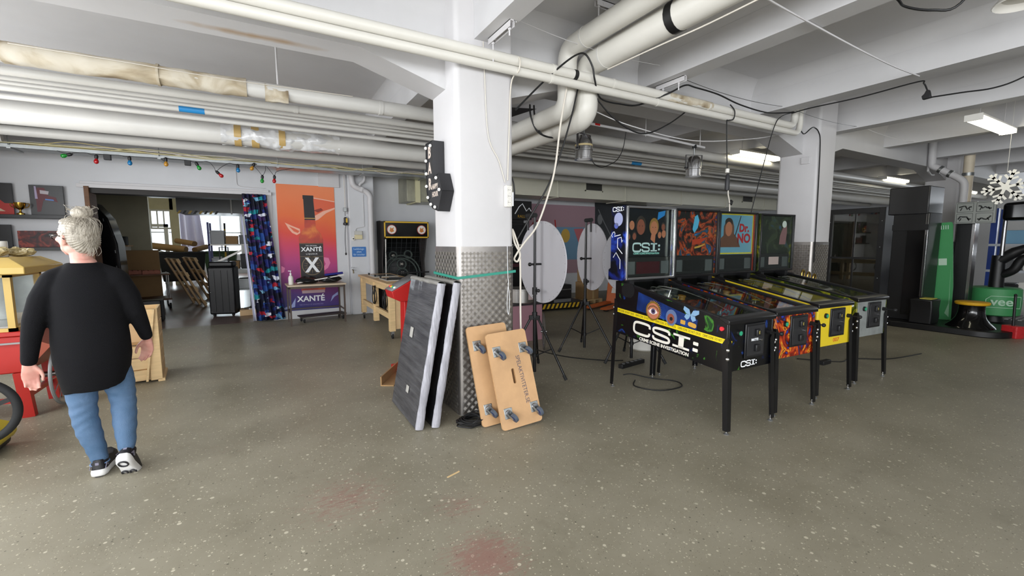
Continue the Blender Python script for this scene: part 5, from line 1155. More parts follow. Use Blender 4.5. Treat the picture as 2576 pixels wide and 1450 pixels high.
# torso core, hidden by the top; neck
rings = []
for z, a, b, y in ((.74, .13, .10, 0), (.86, .165, .115, -.01), (1.0, .145, .10, 0), (1.15, .15, .105, .005), (1.27, .165, .095, .005), (1.335, .13, .075, 0), (1.37, .065, .06, .0), (1.40, .056, .056, .004)):
    rings.append([(a*cos(2*pi*i/24), y+b*sin(2*pi*i/24), z) for i in range(24)])
B.loft(rings)
limb(B, [(-.005, .0, 1.34, .062), (-.012, .012, 1.40, .054), (-.02, .02, 1.47, .052)])
# head, turned to the left
HM = T(-.026, .022, 1.535) @ RM('Z', 48) @ RM('X', 4) @ MX.Scale(1.1, 4)
ell(B, (0, -.012, .035), (.071, .090, .082), HM); ell(B, (0, .02, -.005), (.064, .075, .085), HM); ell(B, (0, .042, -.055), (.048, .048, .045), HM)
ell(B, (0, .066, -.085), (.022, .020, .018), HM); ell(B, (0, .0, -.055), (.055, .06, .05), HM)
limb(B, [(0, .088, .018, .009), (0, .106, -.014, .012), (0, .100, -.024, .013)], M=HM)
for s in (-1, 1):
    ell(B, (s*.034, .070, -.012), (.024, .02, .02), HM); ell(B, (s*.015, .094, -.022), (.008, .008, .007), HM)
    B.sph((s*.070, -.005, -.012), (.012, .020, .032), 12, 10, HM); B.sph((s*.078, -.012, .0), (.008, .016, .024), 10, 8, HM)
    limb(B, [(s*.014, .082, .024, .009), (s*.04, .076, .028, .009)], M=HM)
limb(B, [(-.020, .082, -.050, .008), (0, .090, -.047, .009), (.020, .082, -.050, .008)], M=HM); limb(B, [(-.016, .080, -.060, .008), (0, .088, -.061, .009), (.016, .080, -.060, .008)], M=HM)
# arms: left swings slightly back, right forward
LA = [(-.15, .0, 1.27, .048), (-.195, -.02, 1.15, .044), (-.235, -.04, 1.04, .040), (-.262, -.09, .83, .029), (-.265, -.095, .79, .027)]
RA = [(.15, .0, 1.27, .048), (.19, .01, 1.15, .044), (.222, .02, 1.05, .040), (.248, .115, .885, .029), (.252, .125, .845, .027)]
limb(B, LA); limb(B, RA)
def hand(g, M, side, curl):
    """local: fingers point -z, palm faces -y, thumb on +x*side"""
    rings = []
    for z, a, b in ((.01, .026, .020), (-.02, .032, .019), (-.05, .040, .017), (-.08, .041, .014), (-.092, .038, .011)):
        rings.append([(a*cos(2*pi*i/16), b*sin(2*pi*i/16), z) for i in range(16)])
    g.loft(rings, M=M)
    for k_, (x, L, z0) in enumerate(((.028, .070, -.084), (.0095, .078, -.090), (-.0095, .072, -.088), (-.028, .056, -.080))):
        p = V((x*side, 0, z0)); pts = [(p.x, p.y, p.z+.02, .0095)]; ang = curl*.5
        for seg, rr in ((.46, .0088), (.30, .0082), (.24, .0072)):
            p = p+V((0, -sin(ang), -cos(ang)))*L*seg; pts.append((p.x, p.y, p.z, rr)); ang += curl*(.75+.06*k_)
        limb(g, pts, 10, M)
    limb(g, [(.024*side, -.004, -.015, .015), (.046*side, -.014, -.046, .0115), (.052*side, -.026, -.074, .0098), (.048*side, -.036, -.096, .0082)], 10, M)
hand(B, T(-.268, -.098, .775) @ RM('Z', 15) @ RM('X', 6) @ RM('Y', -4), 1, .55)
hand(B, T(.254, .132, .828) @ RM('Z', -20) @ RM('X', 14) @ RM('Y', 14), -1, .62)
# legs
LL = [(-.082, .0, .80, .085), (-.075, .01, .60, .078), (-.068, -.02, .43, .056), (-.045, -.045, .28, .052), (-.008, -.05, .12, .036), (-.005, -.05, .07, .034)]
RL = [(.082, .0, .80, .085), (.102, .03, .60, .078), (.120, .03, .43, .056), (.132, -.05, .30, .052), (.146, -.12, .175, .036), (.152, -.13, .14, .034)]
limb(B, LL); limb(B, RL)
limb(B, [(-.005, -.06, .06, .026), (.0, .06, .055, .020), (.005, .09, .05, .014)])
RF = T(.152, -.13, .135) @ RM('Z', -6) @ RM('X', -50)      # right foot frame: +y to the toe, heel raised
limb(B, [(0, -.03, -.018, .024), (0, .08, -.026, .020), (0, .12, -.032, .014)], M=RF)
body = remesh(B, 'body', skin, pr, .0055, 5, .45)
# eyes and glasses
eyem = mat('eye_white', '#e6e2de', .2)
for s in (-1, 1): G().sph((s*.031, .079, .004), .0125, 12, 8, HM).build('eye', eyem, pr)
gl = G()
for s in (-1, 1):
    q = [(s*.033+.024*cos(a), .108-.006*abs(cos(a)), .002+.018*sin(a)) for a in [2*pi*i/20 for i in range(20)]]
    gl.tube(q, .0026, 6, HM, closed=True); gl.tube([(s*.057, .102, .008), (s*.078, .08, .012), (s*.083, .0, .012), (s*.081, -.03, -.004)], .0028, 6, HM)
gl.tube([(-.009, .108, .006), (0, .112, .008), (.009, .108, .006)], .0025, 6, HM); gl.build('glasses', blackg, pr)
for s in (-1, 1): G().prism(circ(.022, 16, (s*.033, .002), .0165), .1045, .1055, 'y', HM).build('glasses_lens', glass, pr)
# hair: swept up into a bun
hairm = mat('ash_blonde_hair', '#b9b1a3', .5, var=.35, vs=24, col2='#8d8578', stretch=(1, 1, .35), bump=.5, bs=90)
HB = T(-.022, .022, 1.535) @ RM('Z', 30)
Hh = G()
ell(Hh, (0, -.022, .040), (.084, .094, .083), HM, 24, 16); ell(Hh, (0, -.052, .0), (.078, .062, .075), HM, 24, 16); ell(Hh, (0, -.06, -.035), (.062, .042, .05), HM); ell(Hh, (0, .035, .085), (.055, .05, .03), HM)
bun = (0, -.045, .145); ell(Hh, bun, (.050, .046, .036), HM); ell(Hh, (.012, -.05, .158), (.036, .036, .026), HM); ell(Hh, (0, -.04, .11), (.036, .036, .03), HM)
ho = remesh(Hh, 'hair', hairm, pr, .005, 4, .5)
# cut the hair cap away from the face and ears: push vertices in front of a tilted plane inside the skull
inv = HM.inverted()
for v_ in ho.data.vertices:
    p = inv @ v_.co
    lim = .052+.55*(p.z-.045) if p.z < .075 else .2
    if abs(p.x) > .045 and p.z < .05: lim = min(lim, .022+.5*(p.z-.02))
    if p.y > lim:
        d = p.y-lim; p.y = lim-.2*d; p.x *= max(.3, 1-4*d); v_.co = HM @ p
    else:
        ax = math.atan2(p.x, p.z-.02); amp = .0022*sin(ax*38+p.y*40)+.004*mnoise.noise(p*35)
        nrm = V((p.x, p.y+.02, p.z-.02)).normalized(); v_.co = HM @ (p+nrm*amp)
ho.data.update()
st = G(); rs = random.Random(5)
for i in range(150):
    a = rs.uniform(-2.5, 2.5); el_ = rs.uniform(-.8, .5)
    p0 = V((.083*sin(a)*cos(el_), -.022-.096*cos(a)*cos(el_), .03+.085*sin(el_)))
    if p0.y > .03: continue
    p2 = V(bun)+V((rs.uniform(-.03, .03), rs.uniform(-.03, .03), -.02)); p1 = (p0+p2)/2; dd = (p1-V((0, -.02, .02))).normalized(); p1 = p1+dd*(.028+.010*rs.random())
    st.tube(spline([p0, p1, p2], 5), .0011, 4, HM)
for i in range(26):
    a = rs.uniform(0, 6.28); r0 = .045; p0 = V(bun)+V((r0*cos(a), r0*.9*sin(a), rs.uniform(-.01, .03))); p1 = p0+V((.02*cos(a), .02*sin(a), .012)); p2 = p1+V((rs.uniform(-.02, .02), rs.uniform(-.02, .02), rs.uniform(-.015, .015)))
    st.tube(spline([p0, p1, p2], 4), .0009, 4, HM)
for i in range(14):
    x = rs.uniform(-.05, .05); p0 = V((x, -.10, -.04)); st.tube(spline([p0, p0+V((.004, -.008, -.03)), p0+V((rs.uniform(-.012, .012), -.002, -.055))], 4), .0009, 4, HM)
so = st.build('hair_strands', hairm, ho); so['kind'] = 'stuff'
q = [(.034*cos(2*pi*i/20), -.042+.034*sin(2*pi*i/20), .118) for i in range(20)]; G().tube(q, .006, 8, HM, closed=True).build('hair_tie', mat('hair_tie', '#8a8176', .7), ho)
# long black top
knit = mat('black_knit', '#08080c', .9, spec=.25, bump=.35, bs=260, var=.15, vs=3)
TP = G(); rings = []
for z, a, b, y, dx in ((.575, .168, .150, -.005, .0), (.66, .188, .165, -.005, .0), (.78, .205, .172, -.008, .0), (.90, .205, .160, -.005, .0), (1.02, .196, .145, 0, 0), (1.14, .197, .138, .003, 0), (1.22, .196, .130, .004, 0), (1.285, .170, .112, .004, 0), (1.335, .128, .090, .002, 0), (1.365, .102, .080, .0, 0), (1.38, .092, .074, .0, -.003)):
    rings.append([(dx+a*.93*cos(2*pi*i/48)*(1+.02*sin(5*2*pi*i/48+z*9) * (1 if z < .9 else .3)), y+b*sin(2*pi*i/48), z+(.035*cos(2*pi*i/48)+.02*sin(4*pi*i/48) if z < .6 else 0)) for i in range(48)])
TP.loft(rings)
limb(TP, [(-.06, 0, 1.345, .04), (-.14, .0, 1.29, .058)]); limb(TP, [(.06, 0, 1.345, .04), (.14, .0, 1.29, .058)])
limb(TP, [(-.145, .0, 1.265, .074), (-.200, -.02, 1.16, .067), (-.237, -.04, 1.04, .057), (-.252, -.07, .93, .047), (-.264, -.092, .80, .038)])
limb(TP, [(.145, .0, 1.265, .074), (.194, .01, 1.16, .067), (.222, .022, 1.05, .057), (.238, .07, .96, .047), (.250, .118, .865, .038)])
remesh(TP, 'black_top', knit, pr, .0075, 7, .5)
# jeans
denim = mat('blue_denim', '#56708f', .75, var=.3, vs=7, col2='#42607f', bump=.3, bs=220)
JN = G()
def leg(pts): limb(JN, pts, 20)
leg([(-.082, .0, .72, .092), (-.077, .01, .60, .088), (-.070, -.015, .46, .070), (-.062, -.035, .38, .066), (-.045, -.048, .29, .064), (-.022, -.052, .19, .053), (-.010, -.05, .115, .047)])
leg([(.082, .0, .72, .092), (.102, .03, .60, .086), (.116, .035, .47, .070), (.124, .0, .38, .066), (.132, -.045, .31, .063), (.141, -.09, .235, .053), (.147, -.12, .185, .047)])
limb(JN, [(-.07, 0, .74, .10), (.07, 0, .74, .10)], 20)
jo = remesh(JN, 'jeans', denim, pr, .006, 5, .5)
for v_ in jo.data.vertices:
    c = v_.co; k_ = mnoise.noise(V((c.x*6, c.y*6, c.z*2)))
    if c.z < .62: c.y += .0028*sin(c.z*95+8*k_)*max(0, 1-abs(c.z-.45)/.17); c.x += .002*sin(c.z*80+5*k_)
hem = mat('denim_hem', '#6d8fba', .7)
G().tube([(-.010+.047*cos(a), -.05+.047*sin(a), .076+.004*cos(a)) for a in [2*pi*i/24 for i in range(24)]], .004, 6, closed=True).build('jeans_hem', hem, pr)
# trainers
solew = mat('white_sole', '#e7e6e4', .45); upk = mat('trainer_black', '#17161a', .5, bump=.2, bs=200); silv = mat('trainer_silver', '#8d8ba0', .3, .5); tread_k = mat('sole_tread', '#2a2a2e', .6)
def shoe(M, label):
    sh = bpy.data.objects.new('trainer', None); C.objects.link(sh); sh.parent = pr
    oc = lambda y: .036+.012*sin(max(0, min(1, (y+.085)/.25))*pi*.9)
    ys = [-.098, -.085, -.05, 0, .05, .10, .14, .165, .178]
    ws = [.018, .034, .040, .038, .042, .047, .043, .030, .012]
    def ring(z, k_, sh_): return [(w_*k_*s_, y*(1+sh_)+0, z+(.022*max(0, (y-.10)/.08)**2)+(.010*max(0, (-y-.06)/.04)) ) for s_, seq in ((1, list(zip(ys, ws))), (-1, list(zip(ys, ws))[::-1])) for y, w_ in seq]
    base = sh
    s0 = G().loft([ring(.0, .86, -.02), ring(.008, 1.0, .02), ring(.028, 1.06, .03), ring(.044, .98, .0)], M=M).build('sole', solew, sh, ang=60)
    for i, (y, x, r) in enumerate(((-.055, 0, .024), (.06, -.022, .015), (.06, .022, .015), (.10, 0, .017), (.135, -.016, .011), (.135, .018, .011))):
        G().tube([(x+r*1.0*cos(a), y+r*1.3*sin(a), -.001) for a in [2*pi*k_/14 for k_ in range(14)]], .005, 6, M, closed=True).build('tread', tread_k, s0)
    up = G().loft([ring(.040, .96, -.02), ring(.062, .90, -.05), [(p[0]*.75, p[1]*.80-.01, p[2]+.03+(.0 if p[1] > .05 else .012)) for p in ring(.062, .9, -.05)]], M=M).build('upper', upk, sh, ang=60)
    G().tube([(0, -.035, .06), (0, -.030, .095), (0, -.026, .118)], [.040, .040, .038], 16, M).build('collar', upk, sh)
    for s_ in (-1, 1): G().prism([(-.09, .055), (-.06, .085), (-.03, .06), (-.045, .058), (-.06, .072), (-.075, .056)], s_*.038, s_*.041, 'x', M).build('stripe', silv, up)
    G().cb((0, -.088, .078), (.018, .006, .04), M).build('heel_tab', silv, up)
    return sh
shoe(T(-.003, -.02, .0) @ RM('Z', -4), 'l')
shoe(RF @ T(0, .03, -.088), 'r')
# ================================================================ LEFT SIDE: POPCORN CART, CRATE, WALL SHELF
t = thing('popcorn_cart', 'red popcorn cart with a yellow roof and glass case', 'popcorn cart', (-2.35, 5.25, 0))
yp_ = mat('cart_yellow', '#c8a95c', .45, var=.06); redc = mat('cart_red', '#b3221c', .4, var=.08)
G().box(-.52, .52, 0, .62, .40, .72).build('body', redc, t, bev=.01); G().box(-.54, .54, -.02, .64, .72, .76).build('counter', redc, t, bev=.006)
G().box(-.52, .53, -.025, -.015, .655, .67).build('front_bar', steel, t)
G().add([(.52, .0, .40), (.52, .62, .40), (.70, .62, .62), (.70, .0, .62), (.52, .0, .72), (.52, .62, .72)], [(0, 1, 2, 3), (3, 2, 5, 4), (0, 3, 4), (1, 5, 2)]).build('side_shelf', mat('cart_brown', '#8f3d22', .45), t)
for x in (-.48, .48):
    for y in (.03, .57): G().bar((x*1.0, y, .40), (x*1.06, y, 0), .08, .06, RY).build('leg', redc, t)
G().bar((-.48, .03, .16), (.48, .03, .16), .04, .04).build('stretcher', redc, t); G().bar((.49, .03, .18), (.49, .57, .18), .04, .04).build('stretcher', redc, t)
for x in (-.49, .45):
    for y in (.0, .56): G().box(x, x+.045, y, y+.045, .76, 1.26).build('case_post', yp_, t)
for p, q in ((.76, .79), (1.22, 1.26)):
    G().box(-.49, .495, 0, .03, p, q).build('case_rail', yp_, t); G().box(.465, .495, 0, .60, p, q).build('case_rail', yp_, t)
G().box(-.445, .45, .012, .017, .79, 1.22).build('pane', glass, t); G().box(.475, .48, .045, .56, .79, 1.22).build('pane', glass, t); G().box(-.49, .49, .575, .58, .76, 1.24).build('back_panel', mat('case_back', '#9aa09c', .3, .5, var=.3, vs=5), t)
G().lathe([(.13, 0), (.14, .02), (.14, .16), (.12, .18)], (-.05, .32, 1.03), 20).build('kettle', steel, t); G().box(.18, .26, .25, .33, .79, 1.2).build('heater_post', mat('heater_blue', '#3d5f92', .4), t)
G().box(-.40, .44, .05, .55, .78, .80).build('case_tray', alu, t)
rf = G(); lo = [(-.60, -.10), (.62, -.10), (.62, .72), (-.60, .72)]; hi = [(-.50, 0), (.50, 0), (.50, .62), (-.50, .62)]
rf.loft([[(x, y, 1.24) for x, y in hi], [(x, y, 1.25) for x, y in lo], [(x, y, 1.31) for x, y in lo], [(x, y, 1.385) for x, y in hi]]); rf.build('roof', yp_, t, bev=.006)
wh = G(); WC = T(.66, .30, .30) @ RM('Y', 90)
G().tube([(.28*cos(2*pi*i/40), .28*sin(2*pi*i/40), 0) for i in range(40)], .014, 8, WC, closed=True).build('wheel_rim', mat('wheel_grey', '#8e9192', .4), t)
for i in range(12): wh.tube([(0, 0, 0), (.28*cos(2*pi*i/12), .28*sin(2*pi*i/12), 0)], .004, 5, WC)
wh.build('wheel_spokes', steel, t); G().cyl((.50, .30, .30), (.70, .30, .30), .025, n=10).build('axle', steel, t)
# bags and bottle on the roof
bagc = mat('clear_bag', '#c9b98e', .2, var=.4, vs=18, col2='#8f7d4c', bump=1, bs=30)
for i, (x, y, s, lab) in enumerate(((-2.30, 5.40, .16, 'crumpled clear bag of popcorn on the cart roof beside the spray bottle'), (-2.05, 5.46, .13, 'crumpled clear bag of popcorn in the middle of the cart roof'), (-1.93, 5.70, .10, 'small clear popcorn bag at the edge of the cart roof'))):
    def f(u, v, s=s, i=i):
        a = 2*pi*u; e_ = pi*v; q = 1+.45*mnoise.noise(V((cos(a)*2.2+i*7, sin(a)*2.2, v*4)))+.2*mnoise.noise(V((cos(a)*6, sin(a)*6+i, v*9)))
        return (s*sin(e_)*cos(a)*q, .8*s*sin(e_)*sin(a)*q, max(0, s*.62*(1-cos(e_))*.55*q))
    o = G().sheet(f, 40, 18).build('popcorn_bag', bagc, smooth=False); o.location = (x, y, 1.386); tag(o, lab, 'bag', 'popcorn bags on the cart roof')
t = thing('spray_bottle', 'clear blue spray bottle with a red trigger on the cart roof', 'bottle', (-2.19, 5.16+.12, 1.386))
bl_ = mat('spray_blue', '#9db8cf', .15)
G().lathe([(.05, 0), (.055, .01), (.055, .10), (.045, .14), (.02, .17), (.018, .20)], n=20).build('bottle', bl_, t); G().cyl((0, 0, .20), (0, 0, .225), .022, n=14).build('cap', redp, t)
sh_ = G().box(-.06, .05, -.016, .016, .225, .265).build('spray_head', offw, t, bev=.006); G().box(.05, .065, -.012, .012, .235, .26).build('nozzle', redp, sh_); G().tube([(.03, 0, .235), (.055, 0, .21), (.065, 0, .185)], .006, 6).build('trigger', redp, sh_)
tag(G().prism(circ(.045, 16), 0, .14, 'z', T(-2.02, 5.62, 1.386)).build('paper_cup', offw), 'white paper cup among the popcorn bags', 'cup')
# yellow machine with black wheel at the edge
t = thing('floor_machine', 'yellow floor machine with a big black ring wheel by the cart', 'machine', (-1.75, 4.2, 0))
ym = mat('machine_yellow', '#d4bd2a', .4)
WC = T(.02, 0, .38) @ RM('X', 90)
G().tube([(.21*cos(2*pi*i/48), .21*sin(2*pi*i/48), 0) for i in range(48)], .026, 12, WC, closed=True).build('ring', rubber, t)
for a in (20, 140, 260): G().bar((0, 0, 0), (.2*cos(rad(a)), .2*sin(rad(a)), 0), .03, .012, RZ, WC).build('spoke', black, t)
G().cyl((.02, -.03, .38), (.02, .10, .38), .03, n=12).build('hub', black, t)
G().prism([(-.34, .05), (.03, .05), (.06, .10), (.02, .17), (-.08, .22), (-.10, .50), (-.34, .55)], .05, .45, 'y').build('body', ym, t, bev=.02, seg=3)
for x in (-.24, -.02): G().cyl((x, .1, .05), (x, .4, .05), .05, n=16).build('roller', black, t)
# pallet crate
t = thing('wooden_crate', 'open pine pallet crate standing past the person', 'crate', (-1.03, 5.97, 0), rad(6))
for i, (z0, z1) in enumerate(((.03, .14), (.15, .27), (.28, .40))): G().box(-.62, -.06, 0, .02, z0, z1).build('plank', pine, t, bev=.003)
for x in (-.62, -.10): G().box(x, x+.10, -.022, 0, .02, .44 if x < -.3 else .80).build('post', pine, t, bev=.003)
for i in range(5): G().box(-.62, 0, .46, .48, .03+.155*i, .175+.155*i).build('plank', pine, t, bev=.003)
for i in range(5): G().box(-.02, 0, .02, .46, .03+.155*i, .175+.155*i).build('plank', pine, t, bev=.003)
G().box(-.60, -.02, .02, .46, .02, .04).build('floor_board', wood, t); G().box(-.60, -.02, .20, .215, .42, .72).build('inner_board', wood, t)
G().box(-.62, 0, -.02, .02, .74, .80).build('top_rail', pine, t, bev=.003); G().box(-.04, .02, -.022, .48, .0, .03).build('skid', pine, t)
G().bar((-.13, -.026, .02), (-.03, -.026, .80), .05, .02, RX).build('diagonal', pine, t)
# wall shelf with pictures and trophy
picb = mat('picture_dark', '#0f0d10', .4)
tag(G().box(-3.74, -2.62, 9.38, 9.6, 1.885, 1.94).build('wall_shelf', black, bev=.003), 'long black picture shelf on the wall', 'shelf')
t = thing('framed_picture', 'dark picture of a red arcade machine on the black shelf', 'picture', (-2.86, 9.52, 1.94))
G().box(-.19, .19, 0, .03, 0, .46).build('canvas', picb, t, bev=.002)
fm = FR((0, -.001, 0), RX, RZ)
decal([[(-.12, .05), (-.08, .06), (-.04, .23), (.08, .22), (.12, .20), (.10, .28), (.02, .30), (-.02, .42), (-.10, .42), (-.12, .25)]], mat('art_maroon', '#5c1a24', .5), fm, t); decal([[(-.07, .33), (.02, .32), (.03, .37), (-.07, .385)]], mat('art_pale', '#b3aab0', .5), fm @ T(0, 0, .001), t); decal([[(-.13, .25), (-.10, .25), (-.11, .44), (-.13, .44)]], mat('art_lilac', '#a89ab8', .5), fm @ T(0, 0, .001), t)
decal([[(-.02, .235), (.08, .225), (.07, .245), (-.02, .255)]], mat('art_blue', '#4a7fc4', .5), fm @ T(0, 0, .001), t)
t = thing('framed_picture', 'red and black picture at the end of the black shelf', 'picture', (-3.42, 9.52, 1.94)); G().box(-.19, .19, 0, .03, 0, .47).build('canvas', picb, t, bev=.002)
decal([[(-.19, .0), (.19, 0), (.19, .17), (.10, .17), (.0, .28), (-.19, .3)]], mat('art_red', '#b02a22', .5), fm, t); decal([[(-.19, .05), (.1, .05), (.05, .09), (-.02, .11), (-.19, .11)]], mat('art_cream', '#c9b79a', .5), fm @ T(0, 0, .001), t)
t = thing('trophy_cup', 'small gold trophy cup between the two pictures', 'trophy', (-3.14, 9.45, 1.94)); gold = mat('gold_metal', '#c9a24a', .2, 1)
G().lathe([(.045, 0), (.045, .02), (.02, .03), (.012, .05), (.012, .07), (.04, .09), (.06, .13), (.065, .18), (.058, .18)], n=20).build('cup', gold, t)
for s in (-1, 1): G().tube(spline([(s*.055, 0, .16), (s*.10, 0, .165), (s*.09, 0, .12), (s*.045, 0, .10)]), .006, 6).build('handle', gold, t)
tag(G().box(-3.74, -2.60, 9.40, 9.6, 1.40, 1.45).build('wall_shelf', black, bev=.003), 'lower black shelf partly hidden by the cart', 'shelf')
t = thing('framed_picture', 'dark red picture standing on the lower shelf', 'picture', (-2.98, 9.50, 1.45)); G().box(-.24, .24, 0, .03, 0, .25).build('canvas', artmat('picture_red_art', [(.35, '#140c0e'), (.5, '#5a1c18'), (.62, '#9a3a2a'), (.75, '#2a1012')], 7, 1.5, .5), t, bev=.002)
t = thing('framed_picture', 'narrow dark picture at the end of the lower shelf', 'picture', (-3.45, 9.50, 1.45)); G().box(-.17, .17, 0, .03, 0, .34).build('canvas', picb, t, bev=.002)

# ================================================================ WORKSHOP BEYOND THE DOORWAY
t = thing('black_cabinet', 'tall glossy black cabinet with a curved edge inside the doorway', 'cabinet', (-2.35, 10.3, 0))
pf_ = [(-.65, 0), (.05, 0), (.12, .9), (.10, 1.5), (.0, 1.95), (-.18, 2.22), (-.65, 2.25)]
G().prism(pf_, 0, .5, 'y').build('body', blackg, t, bev=.02); 
for i in range(5): G().bar((-.6, -.012, .75+.28*i), (.06-.03*max(0, i-3)*4, -.012, .80+.28*i), .02, .05).build('ridge', blackg, t)
tag(G().box(-.3, .25, -.02, .3, 0, .42, T(-2.0, 10.55, 0)).build('black_box', black, bev=.02), 'black plastic box at the foot of the curved cabinet', 'box')
t = thing('push_trolley', 'chrome framed trolley loaded with leaning pallets and trays', 'trolley', (-2.45, 12.9, 0), rad(12))
G().box(-.5, .5, -.35, .35, .20, .24).build('deck', dwood, t); G().box(-.5, .5, -.35, .35, .78, .81).build('shelf', dwood, t)
for x in (-.46, .46):
    for y in (-.32, .32):
        G().cyl((x, y, .24), (x, y, .82), .014, n=10).build('post', chrome, t); c_ = G().cyl((x-.02, y, .07), (x+.02, y, .07), .07, n=14).build('wheel', rubber, t); G().box(x-.03, x+.03, y-.03, y+.03, .10, .20).build('fork', steel, c_)
for i, (x, y, z, lab) in enumerate(((-2.25, 12.75, .81, 'front'), (-2.55, 12.85, .81, 'rear'))):
    tr = thing('parts_tray', 'orange divided parts tray on the trolley, %s one' % lab, 'tray', (x, y, z), rad(12)); om = mat('tray_orange', '#a8532f', .5)
    G().box(-.16, .16, -.2, .2, 0, .012).build('base', om, tr)
    for a in (-.16, -.05, .05, .15): G().box(a, a+.01, -.2, .2, 0, .08).build('divider', om, tr)
    for b in (-.2, .19): G().box(-.16, .16, b, b+.01, 0, .08).build('wall', om, tr)
for j, (x, y) in enumerate(((-1.42, 13.1), (-1.18, 13.9))):
    t = thing('wood_pallet', ('slatted wooden frame leaning on the trolley, nearer the doorway', 'slatted wooden frame leaning behind the first slatted frame')[j], 'pallet', (x, y, 0), rad(20)); PMx = RM('X', 0) @ RM('Y', -24)
    for a in (-.5, 0, .5): G().box(-.02, .02, a-.045, a+.045, 0, 1.25, PMx).build('beam', wood, t)
    for z in (.05, .42, .80, 1.15): G().box(.02, .04, -.55, .55, z, z+.10, PMx).build('slat', pine, t)
tag(G().box(-.35, .35, -.02, .02, 0, 1.35, T(-2.55, 13.62, .0) @ RM('X', 6)).build('cardboard_sheet', card), 'grey-brown cardboard sheet leaning on the back of the trolley', 'cardboard')
t = thing('side_counter', 'cluttered counter along the cream partition wall', 'counter', (-4.2, 15.9, 0)); G().box(-1.2, 1.0, -.3, .3, 1.42, 1.46).build('top', wood, t); G().box(-1.15, .95, -.27, .27, 0, 1.42).build('cabinet', offw, t)
t = thing('cooking_pot', 'black pot with a knobbed lid on the counter', 'pot', (-3.45, 15.9, 1.46)); G().lathe([(.2, 0), (.21, .01), (.21, .22), (.2, .24)], n=24).build('body', black, t); G().lathe([(.03, .24), (.03, .27), (.04, .28), (.04, .30)], n=12).build('lid_knob', black, t)
tag(G().box(-4.0, -3.75, 15.8, 16.0, 1.46, 1.85).build('grey_carton', grey, bev=.005), 'grey upright carton on the counter next to the pot', 'carton')
t = thing('waste_bin', 'big black wheeled waste bin heaped with cardboard tubes', 'bin', (-2.44, 18.85, 0), rad(8)); bk = mat('bin_black', '#17171d', .5)
G().loft([[(-.55, -.40, .22), (.55, -.40, .22), (.55, .40, .22), (-.55, .40, .22)], [(-.66, -.5, 1.20), (.66, -.5, 1.20), (.66, .5, 1.20), (-.66, .5, 1.20)]]).build('body', bk, t, bev=.03); G().box(-.70, .70, -.54, -.48, 1.16, 1.22).box(-.70, .70, .48, .54, 1.16, 1.22).box(-.70, -.64, -.5, .5, 1.16, 1.22).box(.64, .70, -.5, .5, 1.16, 1.22).build('rim', bk, t, bev=.01)
for x in (-.48, .48):
    for y in (-.34, .34): c_ = G().cyl((x-.025, y, .10), (x+.025, y, .10), .10, n=16).build('wheel', rubber, t); G().box(x-.035, x+.035, y-.04, y+.04, .14, .23).build('fork', steel, c_)
decal([circ(.05, 16)], grey, FR((0, -.47, .95), RX, RZ), t)
for i, (x, y, z, L, a, r, lab) in enumerate(((-2.75, 18.7, 1.36, 1.1, 62, .11, 'thick cardboard tube lying across the black bin'), (-2.3, 18.75, 1.545, .9, 40, .09, 'shorter cardboard tube resting on the black bin'), (-1.92, 19.1, 1.33, .8, -20, .09, 'tilted cardboard tube at the end of the black bin'))):
    d = V((sin(rad(a)), -cos(rad(a)), -.12))*L/2; p = V((x, y, z)); o = G().tube([p-d, p+d], r, 20, cap=True).build('cardboard_tube', card); tag(o, lab, 'tube', 'cardboard tubes on the bin')
t = thing('recycling_bin', 'green recycling bin with a white arrow label', 'bin', (-1.5, 21.5, 0)); gm = mat('bin_green', '#3f5a3c', .5)
G().loft([[(-.45, -.35, .1), (.45, -.35, .1), (.45, .35, .1), (-.45, .35, .1)], [(-.56, -.42, 1.12), (.56, -.42, 1.12), (.56, .42, 1.12), (-.56, .42, 1.12)]]).build('body', gm, t, bev=.02); G().box(-.6, .6, -.46, .46, 1.12, 1.20).build('lid', gm, t, bev=.02)
for x in (-.4, .4): G().cyl((x-.03, -.2, .09), (x+.03, -.2, .09), .09, n=14).build('wheel', rubber, t)
lbm = FR((-.1, -.405, .80), RX, (0, -.07, 1)); decal([rrect(.34, .34, .01)], inkw, lbm, t, 'label'); g = G()
for i in range(3): a = rad(90+120*i); ribbon(g, [(.09*cos(a+s), .09*sin(a+s)) for s in (-.7, -.3, .1, .5)], .04, lbm @ T(0, 0, .001))
g.build('recycling_arrows', black, t)
t = thing('hard_case', 'tall black hard case standing just inside the doorway', 'case', (-.74, 10.85, 0), rad(-14))
G().box(-.24, .24, -.16, .16, .04, 1.02).build('shell', black, t, bev=.03); G().box(-.22, .22, -.14, .14, 1.02, 1.13).build('lid', black, t, bev=.03)
for x in (-.12, .0, .12): G().bar((x, -.165, .1), (x, -.165, .95), .015, .012, RX).build('rib', black, t)
for x in (-.17, .17): G().cyl((x-.02, -.1, .03), (x+.02, -.1, .03), .03, n=12).build('wheel', rubber, t)
for x in (-.2, .2):
    for z in (.1, .5, .95): G().sph((x, -.16, z), .012, 8, 6).build('rivet', chrome, t)
G().tube([(-.08, .12, 1.1), (-.08, .12, 1.42), (.08, .12, 1.42), (.08, .12, 1.1)], .012, 8).build('handle', black, t)
tag(G().box(-.25, .25, -.012, .012, -.02, .02, T(-.60, 10.9, 1.24) @ RM('Y', -28)).build('white_board', offw), 'white plank resting slanted on top of the hard case', 'board')
t = thing('barrier_post', 'chrome barrier post beside the hard case', 'post', (-.26, 10.75, .12)); G().lathe([(.15, 0), (.15, .02), (.05, .04), (.022, .06), (.022, .85)], n=20).build('stem', chrome, t); G().cyl((0, 0, .85), (0, 0, 1.0), .028, n=14).build('cap', black, t)
tag(G().box(-.48, -.05, 10.55, 10.95, 0, .12).build('wood_block', wood, bev=.006), 'low wooden pallet block under the chrome post', 'block')
